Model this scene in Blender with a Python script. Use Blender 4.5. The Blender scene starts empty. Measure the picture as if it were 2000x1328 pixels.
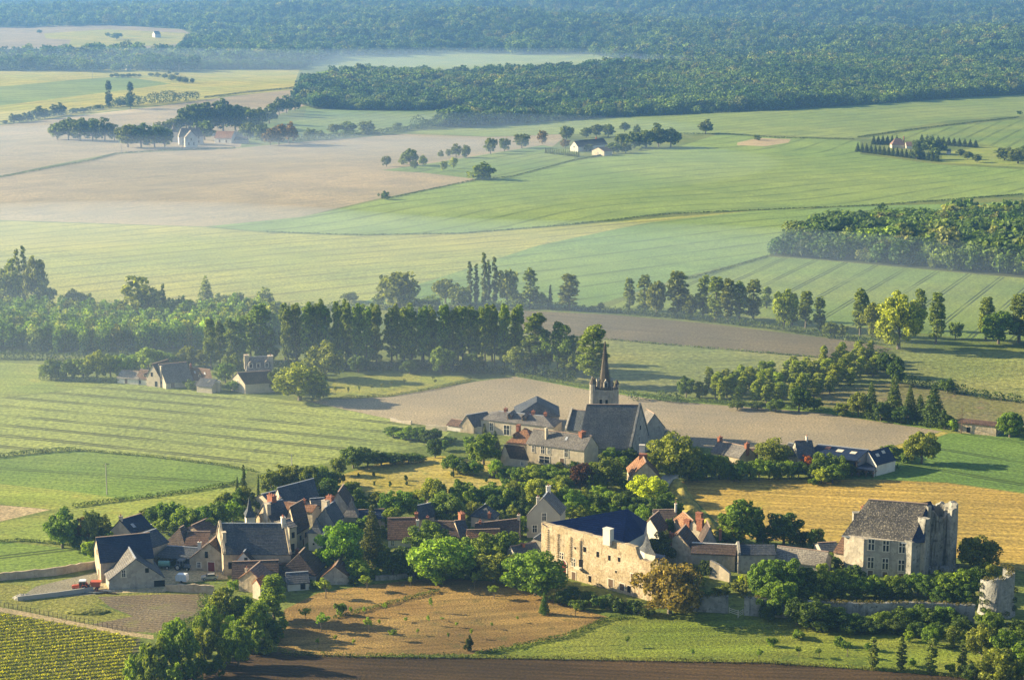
import bpy, math, random
import numpy as np
from mathutils import Vector, Matrix
from mathutils.geometry import delaunay_2d_cdt
R = math.radians
sc = bpy.context.scene
COL = sc.collection
D_ = bpy.data
# ---------------------------------------------------------------- camera
H, F, PITCH = 145.0, 3600.0, math.atan(694/3600)
cam = D_.cameras.new('camera'); cam.sensor_width = 36; cam.lens = F/2000*36
cam.clip_start = 1; cam.clip_end = 20000
cam_o = D_.objects.new('camera', cam); COL.objects.link(cam_o); sc.camera = cam_o
cam_o.location = (0, 0, H); cam_o.rotation_euler = (math.pi/2-PITCH, 0, 0)
# ---------------------------------------------------------------- light
SUN_EL, SUN_AZ = R(21.5), (-0.975, 0.222)          # horizontal direction towards the sun
sd = Vector((SUN_AZ[0]*math.cos(SUN_EL), SUN_AZ[1]*math.cos(SUN_EL), math.sin(SUN_EL)))
sl = D_.lights.new('sun', 'SUN'); sl.energy = 5.0; sl.angle = R(0.5); sl.color = (1.0, .82, .50)
so = D_.objects.new('sun', sl); COL.objects.link(so); so.location = (-300, 300, 300)
so.rotation_euler = sd.to_track_quat('Z', 'Y').to_euler()
w = D_.worlds.new('World'); sc.world = w; w.use_nodes = True
sky = w.node_tree.nodes.new('ShaderNodeTexSky'); sky.sky_type = 'NISHITA'; sky.sun_disc = False
sky.sun_elevation = SUN_EL; sky.sun_rotation = math.atan2(SUN_AZ[0], SUN_AZ[1])
bg = w.node_tree.nodes['Background']; bg.inputs[1].default_value = 0.056
w.node_tree.links.new(sky.outputs[0], bg.inputs[0])
vs = sc.view_settings; vs.view_transform = 'Standard'; vs.look = 'None'; vs.gamma = 1; vs.exposure = 1.64
cy = sc.cycles; cy.max_bounces = 5; cy.diffuse_bounces = 2; cy.glossy_bounces = 1; cy.transmission_bounces = 2
cy.volume_bounces = 1; cy.transparent_max_bounces = 4; cy.use_denoising = True
try: cy.denoiser = 'OPENIMAGEDENOISE'
except Exception: pass
# ---------------------------------------------------------------- terrain and pixel <-> place
def ht(x, y):
    t = min(y, 6900)-1300.0
    z = 0.02*t*t/(t+600) if t > 0 else 0.0
    u = min(1, max(0, (y-760)/700.0)); u = u*u*(3-2*u)
    z += u*(3.2*math.sin(x/170+y/520+.6)+2.6*math.sin(y/210-x/600+1.2)+2*math.sin(x/95-y/260))
    v = min(1, max(0, (y-2300)/1500.0))
    z += v*(20*math.sin(x/520+y/900+1)*math.sin(y/430+.5)+9*math.sin(x/230+1)*math.sin(y/300))
    return z
cp, sp = math.cos(PITCH), math.sin(PITCH)
def ray(px, py):
    a, b = (px-1000)/F, -(py-664)/F
    return Vector((a, cp+b*sp, -sp+b*cp))
def P(px, py, z=0.0):                      # point of the line of sight at height z
    d = ray(px, py); t = (z-H)/d.z
    return Vector((d.x*t, d.y*t, z))
def G(px, py):                             # point of the ground
    d = ray(px, py)
    if d.z < 0:
        t = -H/d.z*0.999
        if t*d.y < 700: return P(px, py, 0)
    t = 600.0
    lo = t
    while t < 12000:
        if H+d.z*t <= ht(d.x*t, d.y*t):
            hi = t
            for _ in range(24):
                m = (lo+hi)/2
                if H+d.z*m <= ht(d.x*m, d.y*m): hi = m
                else: lo = m
            return Vector((d.x*hi, d.y*hi, ht(d.x*hi, d.y*hi)))
        lo = t; t += 12
    return Vector((d.x*9000, d.y*9000, ht(d.x*9000, d.y*9000)))
def proj(v):
    dx, dy, dz = v[0], v[1], v[2]-H
    f = dy*cp-dz*sp; u = dy*sp+dz*cp
    return (1000+F*dx/f, 664-F*u/f)
def PXM(v):                                # photo pixels per metre at a place
    return F/(v[1]*cp+(H-v[2])*sp)
def hgt(base, py):                         # height over base that reaches picture row py
    lo, hi = -5, 80
    for _ in range(30):
        m = (lo+hi)/2
        if proj((base[0], base[1], base[2]+m))[1] > py: lo = m
        else: hi = m
    return lo
# ---------------------------------------------------------------- materials
def ramp(N, stops):
    r = N.new('ShaderNodeValToRGB'); e = r.color_ramp.elements
    for i, (p, c) in enumerate(stops):
        q = e[i] if i < 2 else e.new(p)
        q.position = p; q.color = (*c, 1)
    return r
class NT:
    def __init__(s, name):
        s.m = D_.materials.new(name); s.m.use_nodes = True; s.t = s.m.node_tree; s.N = s.t.nodes; s.L = s.t.links
        s.b = s.N['Principled BSDF']; s.b.inputs['Roughness'].default_value = .9; s.b.inputs['Specular IOR Level'].default_value = .2
        s.pos = s.N.new('ShaderNodeNewGeometry').outputs['Position']
    def math(s, op, a, b=None, clamp=False):
        n = s.N.new('ShaderNodeMath'); n.operation = op; n.use_clamp = clamp
        for i, v in enumerate((a, b)):
            if v is None: continue
            if isinstance(v, (int, float)): n.inputs[i].default_value = v
            else: s.L.new(v, n.inputs[i])
        return n.outputs[0]
    def noise(s, scale, detail=3, vec=None, rough=.55, dist=0):
        n = s.N.new('ShaderNodeTexNoise'); n.inputs['Scale'].default_value = scale; n.inputs['Detail'].default_value = detail
        n.inputs['Roughness'].default_value = rough; n.inputs['Distortion'].default_value = dist
        s.L.new(vec or s.pos, n.inputs['Vector']); return n.outputs[0]
    def smooth(s, v, a, b):
        n = s.N.new('ShaderNodeMapRange'); n.interpolation_type = 'SMOOTHSTEP'
        s.L.new(v, n.inputs[0]); n.inputs[1].default_value = a; n.inputs[2].default_value = b; return n.outputs[0]
    def mix(s, f, a, b, mode='MIX'):
        n = s.N.new('ShaderNodeMix'); n.data_type = 'RGBA'; n.blend_type = mode
        for k, v in ((0, f), (6, a), (7, b)):
            if isinstance(v, (int, float)): n.inputs[k].default_value = v
            elif isinstance(v, tuple): n.inputs[k].default_value = (*v, 1)
            else: s.L.new(v, n.inputs[k])
        return n.outputs[2]
    def dirs(s, ang, sx=1., sy=1.):        # coordinates turned so that x runs along ang
        m = s.N.new('ShaderNodeVectorRotate'); m.rotation_type = 'Z_AXIS'; m.inputs['Angle'].default_value = -ang
        s.L.new(s.pos, m.inputs['Vector'])
        q = s.N.new('ShaderNodeMapping'); q.inputs['Scale'].default_value = (sx, sy, 1); s.L.new(m.outputs[0], q.inputs['Vector'])
        return m.outputs[0], q.outputs[0]
    def bump(s, h, strength, dist):
        b = s.N.new('ShaderNodeBump'); b.inputs['Strength'].default_value = strength; b.inputs['Distance'].default_value = dist
        s.L.new(h, b.inputs['Height']); s.L.new(b.outputs[0], s.b.inputs['Normal'])
    def col(s, c): s.L.new(c, s.b.inputs['Base Color'])
def sep(nt, v, k):
    n = nt.N.new('ShaderNodeSeparateXYZ'); nt.L.new(v, n.inputs[0]); return n.outputs[k]
def field_mat(name, c1, c2, c3=None, ang=0., big=.012, streak=.0, tram=0, bend=0, rows=0, rowk=.3, bump=.5, bd=.35, fine=.9, tramk=.85):
    nt = NT(name)
    base = nt.mix(nt.smooth(nt.noise(big, 4), .35, .65), c1, c2)
    rot, st = nt.dirs(ang, .02, .45)
    if c3: base = nt.mix(nt.math('MULTIPLY', nt.smooth(nt.noise(big*4, 5), .52, .72), .8), base, c3)
    if streak:
        s_ = nt.noise(1, 3, st)
        base = nt.mix(streak, base, nt.mix(nt.smooth(s_, .3, .7), (.45, .45, .45), (1.35, 1.35, 1.35)), 'MULTIPLY')
    f_ = nt.noise(fine, 4, rough=.7)
    base = nt.mix(.85, base, nt.mix(nt.smooth(f_, .3, .7), (.45, .47, .47), (1.56, 1.54, 1.5)), 'MULTIPLY')
    base = nt.mix(1, base, nt.mix(nt.smooth(nt.noise(.022, 5, rough=.65), .32, .68), (.84, .86, .9), (1.14, 1.1, 1.04)), 'MULTIPLY')
    hh = f_
    y = sep(nt, rot, 1)
    if bend: y = nt.math('ADD', y, nt.math('MULTIPLY', nt.noise(.0035, 0), bend))
    if rows:
        wv = nt.math('SINE', nt.math('MULTIPLY', nt.math('ADD', y, nt.math('MULTIPLY', nt.noise(.08, 1), 1.2)), 2*math.pi/rows))
        base = nt.mix(rowk, base, nt.mix(nt.smooth(wv, -.8, .6), (.45, .45, .45), (1.2, 1.2, 1.2)), 'MULTIPLY')
        hh = nt.math('ADD', hh, nt.math('MULTIPLY', wv, .25))
    if tram:
        q = nt.math('PINGPONG', y, tram/2)
        q = nt.math('ABSOLUTE', nt.math('SUBTRACT', q, .95))
        tr = nt.math('SUBTRACT', 1, nt.smooth(q, .32, .75))
        tr = nt.math('MULTIPLY', tr, nt.math('ADD', .35, nt.smooth(nt.noise(.03, 2), .3, .7)), True)
        base = nt.mix(nt.math('MULTIPLY', tr, tramk), base, (c1[0]*.35, c1[1]*.32, c1[2]*.35))
        hh = nt.math('SUBTRACT', hh, tr)
    nt.col(base); nt.bump(hh, bump, bd); return nt.m
# ---------------------------------------------------------------- helpers for objects
def tag(o, label=None, cat=None, group=None, kind=None):
    if label: o['label'] = label
    if cat: o['category'] = cat
    if group: o['group'] = group
    if kind: o['kind'] = kind
    return o
def mesh_obj(name, V, Fc, mat, parent=None, mi=None, smooth=False):
    m = D_.meshes.new(name); m.from_pydata([tuple(v) for v in V], [], Fc)
    for q in (mat if isinstance(mat, (list, tuple)) else [mat]): m.materials.append(q)
    if mi: m.polygons.foreach_set('material_index', mi)
    if smooth: m.polygons.foreach_set('use_smooth', [True]*len(m.polygons))
    m.update()
    o = D_.objects.new(name, m); COL.objects.link(o)
    if parent: o.parent = parent
    return o
def empty(name, loc, label, cat, group=None):
    o = D_.objects.new(name, None); COL.objects.link(o); o.location = loc; o.empty_display_size = 1
    return tag(o, label, cat, group)
# ---------------------------------------------------------------- ground and fields
def ga(p, q):
    a, b = G(*p), G(*q); return math.atan2(b.y-a.y, b.x-a.x)
WH, WH2 = (.125, .20, .045), (.16, .225, .06)
FM = {
 'grass': field_mat('grass', (0.091, 0.130, 0.022), (0.159, 0.184, 0.039), (0.067, 0.092, 0.017), big=.03, bump=.7),
 'misty_soil': field_mat('misty_soil', (0.250, 0.207, 0.127), (0.300, 0.240, 0.147), ang=ga((100, 400), (800, 330)), streak=.35, big=.005, bump=.3),
 'yellow_crop': field_mat('yellow_crop', (0.366, 0.324, 0.058), (0.293, 0.302, 0.055), ang=ga((0, 210), (500, 165)), streak=.5, tram=24, bump=.4),
 'green_crop': field_mat('green_crop', (0.157, 0.236, 0.048), (0.204, 0.269, 0.058), ang=ga((800, 430), (1800, 330)), big=.004, tram=24, bend=160, streak=.25),
 'upper_crop': field_mat('upper_crop', (0.162, 0.225, 0.053), (0.204, 0.253, 0.062), ang=ga((1400, 250), (1900, 210)), big=.005, tram=24, bend=60, streak=.3),
 'pale_crop': field_mat('pale_crop', (0.310, 0.304, 0.066), (0.245, 0.286, 0.062), ang=ga((300, 520), (1200, 440)), big=.004, tram=20, bend=50, streak=.35),
 'mid_crop': field_mat('mid_crop', (0.138, 0.230, 0.053), (0.180, 0.258, 0.058), ang=ga((900, 570), (1800, 455)), big=.005, tram=24, bend=40, streak=.25),
 'right_crop': field_mat('right_crop', (0.127, 0.197, 0.040), (0.168, 0.219, 0.045), ang=ga((1380, 605), (1560, 518)), big=.01, tram=17, streak=.2, tramk=.8),
 'dark_soil': field_mat('dark_soil', (0.115, 0.098, 0.064), (0.140, 0.120, 0.073), ang=ga((1050, 625), (1600, 670)), streak=.4, rows=2.6, rowk=.25),
 'rough_meadow': field_mat('rough_meadow', (0.162, 0.197, 0.058), (0.217, 0.225, 0.071), (0.109, 0.146, 0.040), ang=ga((1200, 700), (1700, 680)), big=.02, streak=.4, fine=.5, bump=.9, bd=.5),
 'reed_bed': field_mat('reed_bed', (0.150, 0.142, 0.064), (0.146, 0.151, 0.043), (0.190, 0.142, 0.083), big=.05, fine=.6, bump=.8),
 'tan_soil': field_mat('tan_soil', (.25, .212, .145), (.29, .245, .165), ang=ga((800, 790), (1700, 850)), big=.006, rows=1.7, rowk=.10, streak=.12, fine=1.4, bump=.2),
 'orchard_lawn': field_mat('orchard_lawn', (0.195, 0.227, 0.039), (0.268, 0.248, 0.043), (0.134, 0.173, 0.031), big=.05),
 'verge_grass': field_mat('verge_grass', (0.132, 0.213, 0.031), (0.180, 0.248, 0.035), big=.08, fine=1.2, bump=.9),
 'rape_crop': field_mat('rape_crop', (0.204, 0.253, 0.062), (0.241, 0.281, 0.071), ang=ga((200, 775), (700, 820)), big=.01, tram=12.4, bend=14, tramk=.9, streak=.25, fine=.6, bump=.9, bd=.5),
 'dark_green_crop': field_mat('dark_green_crop', (0.092, 0.167, 0.033), (0.113, 0.189, 0.038), ang=ga((1800, 900), (2000, 935)), big=.02, tram=24, streak=.3),
 'ochre_crop': field_mat('ochre_crop', (0.330, 0.234, 0.054), (0.380, 0.273, 0.064), (0.268, 0.216, 0.039), ang=ga((1400, 985), (1990, 1010)), big=.012, streak=.45, rows=4.2, rowk=.22, bump=.6),
 'lane_crop': field_mat('lane_crop', (0.120, 0.197, 0.031), (0.150, 0.219, 0.040), ang=ga((0, 940), (400, 960)), big=.02, tram=26, bend=30, streak=.25),
 'light_crop': field_mat('light_crop', (0.180, 0.241, 0.040), (0.223, 0.258, 0.048), (0.241, 0.248, 0.045), big=.03, streak=.4, ang=ga((0, 970), (300, 985))),
 'low_crop': field_mat('low_crop', (0.114, 0.191, 0.026), (0.143, 0.213, 0.031), ang=ga((0, 1110), (150, 1088)), big=.03, tram=20, bend=40, streak=.2),
 'bare_sand': field_mat('bare_sand', (0.340, 0.262, 0.147), (0.380, 0.305, 0.176), big=.05),
 'farmyard': field_mat('farmyard', (0.500, 0.414, 0.235), (0.420, 0.349, 0.206), (0.320, 0.283, 0.176), big=.08, fine=1.5, bump=.3),
 'kitchen_garden': field_mat('kitchen_garden', (0.140, 0.109, 0.069), (0.180, 0.147, 0.093), (0.146, 0.151, 0.039), ang=ga((100, 1190), (380, 1170)), big=.05, rows=1.3, rowk=.35, bump=.6, fine=1.6),
 'rough_grass': field_mat('rough_grass', (0.159, 0.173, 0.027), (0.200, 0.196, 0.049), (0.110, 0.130, 0.023), big=.09, fine=1.0, bump=1),
 'vineyard_soil': field_mat('vineyard_soil', (0.085, 0.092, 0.017), (0.100, 0.098, 0.039), big=.08, fine=1.2),
 'orchard_soil': field_mat('orchard_soil', (.19, .12, .038), (.275, .185, .06), (.115, .095, .03), ang=ga((600, 1220), (1150, 1190)), big=.05, fine=1.9, bump=1, bd=.3, streak=.5),
 'front_meadow': field_mat('front_meadow', (.135, .185, .02), (.18, .205, .028), (.08, .125, .018), big=.035, fine=1.3, bump=1, bd=.4, ang=ga((1000, 1260), (1500, 1250)), streak=.5),
 'plough_soil': field_mat('plough_soil', (.048, .030, .012), (.072, .045, .019), ang=ga((500, 1300), (1500, 1318)), big=.03, rows=2.2, rowk=.32, bend=90, fine=1.6, bump=.9, bd=.3, streak=.5),
 'dry_meadow': field_mat('dry_meadow', (0.329, 0.270, 0.047), (0.340, 0.283, 0.083), (0.183, 0.205, 0.035), big=.06, fine=.8, ang=0., streak=.4),
 'lawn': field_mat('lawn', (0.159, 0.216, 0.027), (0.207, 0.238, 0.031), big=.08),
 'lane': field_mat('lane', (0.220, 0.207, 0.157), (0.180, 0.169, 0.127), big=.2, fine=2, bump=.2),
 'track': field_mat('track', (0.330, 0.262, 0.157), (0.260, 0.218, 0.118), big=.2, fine=1.5),
 'forest_floor': field_mat('forest_floor', (0.037, 0.049, 0.012), (0.049, 0.059, 0.016), big=.05),
}
X0, X1 = -420, 2420
FIELDS = [  # name, material, picture outline on the ground
 ('far_field', 'light_crop', [(600, 132), (610, 120), (700, 110), (900, 106), (1130, 110), (1190, 104), (1200, 112), (1130, 132), (800, 136)]),
 ('valley_meadow', 'right_crop', [(590, 235), (600, 208), (760, 212), (900, 210), (950, 206), (930, 232), (800, 255), (600, 262), (470, 285), (480, 245)]),
 ('far_field', 'misty_soil', [(X0, 60), (0, 54), (200, 48), (355, 58), (385, 72), (350, 106), (100, 112), (X0, 116)]),
 ('far_field', 'yellow_crop', [(85, 66), (210, 58), (375, 66), (370, 84), (215, 96), (130, 92), (140, 78), (90, 76)]),
 ('plateau_field', 'yellow_crop', [(X0, 140), (0, 140), (585, 137), (572, 176), (440, 188), (400, 196), (300, 207), (0, 243), (X0, 285)]),
 ('plateau_field', 'upper_crop', [(X0, 175), (0, 170), (150, 156), (240, 150), (335, 164), (230, 178), (0, 207), (X0, 240)]),
 ('misty_field', 'misty_soil', [(X0, 287), (0, 245), (300, 209), (440, 190), (575, 175), (612, 182), (600, 205), (480, 245), (470, 288), (220, 300), (90, 325), (0, 345), (X0, 400)]),
 ('misty_field', 'misty_soil', [(X0, 403), (0, 347), (95, 328), (225, 301), (300, 297), (460, 290), (620, 275), (790, 262), (960, 268), (1110, 262), (1075, 290), (960, 345), (930, 352), (740, 388), (570, 428), (400, 443), (0, 430), (X0, 420)]),
 ('paddock', 'right_crop', [(745, 333), (850, 318), (960, 300), (1060, 284), (1125, 296), (1120, 314), (1000, 346), (930, 350), (830, 338)]),
 ('wheat_field', 'upper_crop', [(790, 258), (950, 250), (1060, 242), (1200, 231), (1300, 228), (1500, 216), (1700, 205), (2000, 184), (X1, 150), (X1, 200), (2000, 225), (1850, 236), (1670, 269), (1400, 262), (1330, 262), (1100, 262), (960, 267)]),
 ('wheat_field', 'green_crop', [(408, 442), (600, 423), (760, 387), (930, 352), (1000, 346), (1120, 315), (1330, 286), (1400, 263), (1590, 271), (1680, 276), (1680, 302), (1840, 322), (X1, 352), (X1, 362), (2000, 381), (1700, 401), (1500, 409), (1300, 418), (1100, 440), (900, 455), (700, 459), (520, 453)]),
 ('upland_field', 'right_crop', [(1690, 270), (1850, 247), (2000, 233), (X1, 200), (X1, 300), (2000, 296), (1920, 282)]),
 ('upland_field', 'light_crop', [(1840, 300), (1930, 285), (2000, 300), (X1, 305), (X1, 345), (1840, 318)]),
 ('fallow_patch', 'bare_sand', [(1440, 279), (1480, 270), (1545, 272), (1540, 279), (1495, 286), (1440, 284)]),
 ('barley_field', 'pale_crop', [(X0, 425), (0, 432), (400, 444), (520, 455), (700, 461), (900, 457), (1100, 442), (1470, 412), (1270, 434), (1050, 480), (850, 545), (700, 592), (500, 602), (0, 602), (X0, 602)]),
 ('wheat_field', 'mid_crop', [(1470, 412), (1700, 403), (X1, 366), (X1, 520), (1500, 500), (1330, 542), (1150, 601), (700, 592), (850, 545), (1050, 480), (1270, 434)]),
 ('wheat_field', 'right_crop', [(1500, 502), (1600, 508), (2000, 545), (X1, 570), (X1, 690), (2000, 665), (1880, 660), (1700, 640), (1500, 620), (1300, 602), (1180, 602), (1340, 545)]),
 ('fallow_field', 'dark_soil', [(1000, 606), (1200, 615), (1400, 634), (1700, 671), (1745, 682), (1700, 697), (1600, 698), (1400, 681), (1200, 664), (1020, 652)]),
 ('rough_meadow', 'rough_meadow', [(1020, 652), (1200, 664), (1400, 681), (1600, 698), (1700, 697), (1745, 685), (X1, 690), (X1, 800), (2000, 785), (1750, 745), (1560, 770), (1300, 765), (1150, 745), (1000, 730)]),
 ('reed_bed', 'reed_bed', [(1560, 770), (1750, 745), (2000, 785), (X1, 800), (X1, 845), (1870, 834), (1600, 792)]),
 ('rough_meadow', 'rough_meadow', [(300, 602), (560, 604), (560, 640), (300, 640)]),
 ('orchard_lawn', 'orchard_lawn', [(630, 778), (655, 742), (760, 728), (920, 738), (760, 773)]),
 ('tan_field', 'tan_soil', [(595, 783), (760, 775), (930, 745), (1010, 735), (1150, 762), (1300, 783), (1600, 806), (1840, 842), (1700, 884), (1560, 885), (1400, 876), (1250, 860), (1000, 845), (900, 840), (800, 826)]),
 ('grass_strip', 'verge_grass', [(1010, 733), (1150, 757), (1300, 774), (1600, 797), (1845, 832), (1840, 841), (1600, 805), (1300, 782), (1150, 761), (1010, 736)]),
 ('grass_strip', 'dry_meadow', [(1700, 884), (1842, 843), (1852, 846), (1725, 886)]),
 ('green_field', 'dark_green_crop', [(1715, 890), (1855, 846), (X1, 858), (X1, 1020), (2000, 962), (1850, 941), (1700, 935), (1600, 930)]),
 ('ochre_field', 'ochre_crop', [(1322, 940), (1420, 936), (1700, 936), (1850, 943), (2000, 964), (X1, 1030), (X1, 1230), (1990, 1113), (1850, 1085), (1600, 1062), (1430, 1050), (1380, 1000)]),
 ('pale_field', 'light_crop', [(X0, 700), (0, 708), (90, 712), (160, 735), (232, 744), (180, 755), (90, 766), (0, 776), (X0, 800)]),
 ('rape_field', 'rape_crop', [(X0, 802), (0, 778), (90, 768), (232, 748), (430, 766), (600, 786), (770, 820), (880, 842), (855, 866), (650, 902), (500, 925), (300, 891), (150, 878), (0, 891), (X0, 915)]),
 ('green_field', 'lane_crop', [(X0, 917), (0, 893), (150, 880), (300, 893), (485, 917), (472, 942), (250, 976), (150, 960), (0, 945), (X0, 960)]),
 ('green_field', 'light_crop', [(X0, 960), (0, 945), (150, 960), (250, 976), (120, 996), (60, 990), (0, 984), (X0, 975)]),
 ('sand_patch', 'bare_sand', [(X0, 977), (0, 986), (60, 991), (98, 995), (0, 1018), (X0, 1040)]),
 ('green_field', 'light_crop', [(X0, 1042), (0, 1020), (120, 998), (250, 978), (470, 946), (500, 975), (300, 1020), (110, 1058), (0, 1055), (X0, 1060)]),
 ('green_field', 'low_crop', [(X0, 1062), (0, 1057), (110, 1068), (192, 1074), (187, 1106), (100, 1118), (0, 1130), (X0, 1160)]),
 ('dry_meadow', 'dry_meadow', [(640, 935), (740, 905), (860, 890), (1000, 905), (1045, 925), (960, 960), (800, 980), (690, 965)]),
 ('lawn', 'lawn', [(960, 905), (1030, 905), (1150, 915), (1140, 935), (1040, 930)]),
 ('lane', 'lane', [(1290, 935), (1312, 938), (1345, 1000), (1390, 1050), (1375, 1056), (1325, 1005)]),
 ('lane', 'lane', [(598, 1080), (625, 1080), (628, 1120), (600, 1125), (585, 1100)]),
 ('gravel_yard', 'lane', [(40, 1166), (70, 1145), (140, 1128), (190, 1116), (196, 1160), (110, 1166)]),
 ('farmyard', 'farmyard', [(190, 1158), (192, 1112), (300, 1105), (440, 1108), (445, 1130), (335, 1140), (322, 1156)]),
 ('rough_grass', 'rough_grass', [(X0, 1190), (X0, 1165), (0, 1138), (60, 1145), (40, 1168), (110, 1167), (190, 1160), (322, 1157), (400, 1150), (410, 1160), (330, 1172), (190, 1180), (260, 1205), (190, 1222), (60, 1195), (0, 1184), (X0, 1200)]),
 ('kitchen_garden', 'kitchen_garden', [(190, 1165), (320, 1160), (400, 1160), (400, 1195), (330, 1237), (240, 1232), (180, 1218), (260, 1203), (215, 1185)]),
 ('track', 'track', [(X0, 1196), (0, 1185), (60, 1196), (240, 1231), (300, 1240), (300, 1248), (240, 1239), (60, 1205), (0, 1194), (X0, 1206)]),
 ('vineyard_soil', 'vineyard_soil', [(X0, 1206), (0, 1194), (60, 1205), (240, 1239), (275, 1247), (255, 1330), (180, 1480), (X0, 1600)]),
 ('orchard_field', 'orchard_soil', [(540, 1275), (555, 1190), (620, 1158), (720, 1142), (850, 1128), (960, 1135), (1060, 1165), (1190, 1205), (1100, 1242), (920, 1277), (700, 1280)]),
 ('front_meadow', 'front_meadow', [(900, 1283), (920, 1277), (1100, 1242), (1190, 1206), (1400, 1192), (1600, 1215), (1800, 1250), (X1, 1330), (X1, 1420), (1900, 1322), (1500, 1292), (1200, 1287)]),
 ('ploughed_field', 'plough_soil', [(200, 1500), (330, 1330), (430, 1288), (520, 1272), (700, 1281), (900, 1284), (1200, 1288), (1500, 1293), (1900, 1323), (X1, 1422), (X1, 1600), (1000, 1800)]),
 ('plateau_wood_floor', 'forest_floor', [(560, 196), (620, 214), (760, 218), (900, 212), (860, 240), (1200, 229), (1500, 216), (1700, 204), (2000, 183), (X1, 150), (X1, 100), (1400, 118), (1100, 140), (700, 150), (585, 165)]),
 ('wood_floor', 'forest_floor', [(1500, 500), (1600, 507), (1800, 525), (2000, 543), (X1, 568), (X1, 440), (2000, 425), (1800, 432), (1560, 455)]),
]
def build_ground():
    V = []; E = []
    polys = []
    for n, m, pl in FIELDS:
        q = []
        pp = [G(*p).xy for p in pl]
        for i in range(len(pp)):
            a, b = pp[i], pp[(i+1) % len(pp)]
            k = max(1, int((b-a).length/(0.06*max(300, a.y))))
            for j in range(k): q.append(a.lerp(b, j/k))
        polys.append(q)
        s = len(V); V += [Vector(v) for v in q]; E += [(s+i, s+(i+1) % len(q)) for i in range(len(q))]
    y = 150.0
    while y < 9600:
        hw = .55*y+160; nx = int(2*hw/(y*.024+6))
        for i in range(nx+1): V.append(Vector((-hw+2*hw*i/nx+.013*(i % 3), y)))
        y *= 1.022 if y > 500 else 1.06
    res = delaunay_2d_cdt(V, E, [], 0, 1e-3)
    ov, ofc = np.array([tuple(v) for v in res[0]]), res[2]
    tri = np.array([f for f in ofc if len(f) == 3])
    cen = ov[tri].mean(axis=1)
    own = np.full(len(tri), -1)
    for k, q in enumerate(polys):
        q = np.array([tuple(v) for v in q]); x, y_ = cen[:, 0], cen[:, 1]
        ins = np.zeros(len(cen), bool); n = len(q); j = n-1
        for i in range(n):
            c = ((q[i, 1] > y_) != (q[j, 1] > y_)); dy = q[j, 1]-q[i, 1]
            if dy != 0: ins ^= c & (x < (q[j, 0]-q[i, 0])*(y_-q[i, 1])/dy+q[i, 0])
            j = i
        own[ins] = k
    zz = np.array([ht(a, b) for a, b in ov])
    for k in range(-1, len(polys)):
        t = tri[own == k]
        if not len(t): continue
        u, inv = np.unique(t, return_inverse=True); inv = inv.reshape(t.shape)
        nm, mt = ('ground', 'grass') if k < 0 else FIELDS[k][:2]
        o = mesh_obj(nm, [(ov[i, 0], ov[i, 1], zz[i]) for i in u], inv.tolist(), FM[mt], smooth=True)
        tag(o, kind='structure')
        if k < 0:   # make normals face up everywhere
            pass
build_ground()
def inpoly(p, q):
    r = False; j = len(q)-1
    for i in range(len(q)):
        if (q[i][1] > p[1]) != (q[j][1] > p[1]) and p[0] < (q[j][0]-q[i][0])*(p[1]-q[i][1])/(q[j][1]-q[i][1])+q[i][0]: r = not r
        j = i
    return r
# ---------------------------------------------------------------- foliage
def leaf_mat(name, forest=False, fk=(1, 1, 1)):
    nt = NT(name)
    oi = nt.N.new('ShaderNodeObjectInfo'); at = nt.N.new('ShaderNodeAttribute'); at.attribute_name = 'lv'
    if forest:
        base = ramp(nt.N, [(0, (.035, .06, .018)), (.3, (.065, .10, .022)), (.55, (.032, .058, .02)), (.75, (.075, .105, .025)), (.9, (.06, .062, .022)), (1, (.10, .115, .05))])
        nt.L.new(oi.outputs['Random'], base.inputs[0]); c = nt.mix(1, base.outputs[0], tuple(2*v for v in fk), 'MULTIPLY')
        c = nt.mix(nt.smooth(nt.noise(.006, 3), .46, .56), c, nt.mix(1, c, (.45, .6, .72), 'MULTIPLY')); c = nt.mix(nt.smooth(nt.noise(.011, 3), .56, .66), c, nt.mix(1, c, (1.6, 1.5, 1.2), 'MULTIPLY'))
    else: c = oi.outputs['Color']
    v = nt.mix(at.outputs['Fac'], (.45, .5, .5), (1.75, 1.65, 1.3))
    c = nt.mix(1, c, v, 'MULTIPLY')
    c = nt.mix(.75, c, nt.mix(nt.smooth(nt.noise(.8 if not forest else .12, 2), .38, .62), (.55, .62, .75), (1.40, 1.36, .95)), 'MULTIPLY')  # bright and dark clump tones: foliage highlights and shade put into the colour
    nt.col(c)
    tr = nt.N.new('ShaderNodeBsdfTranslucent'); nt.L.new(nt.mix(1, c, (1.3, 1.3, .5), 'MULTIPLY'), tr.inputs[0])
    ms = nt.N.new('ShaderNodeMixShader'); ms.inputs[0].default_value = .38
    nt.L.new(nt.b.outputs[0], ms.inputs[1]); nt.L.new(tr.outputs[0], ms.inputs[2])
    nt.L.new(ms.outputs[0], nt.N['Material Output'].inputs[0])
    nt.b.inputs['Roughness'].default_value = .6
    return nt.m
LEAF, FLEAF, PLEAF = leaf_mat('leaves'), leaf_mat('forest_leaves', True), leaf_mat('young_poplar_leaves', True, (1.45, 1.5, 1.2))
bk = NT('bark'); bk.col(bk.mix(bk.smooth(bk.noise(2.5, 4), .35, .65), (.10, .085, .065), (.19, .165, .13))); BARK = bk.m
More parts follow.
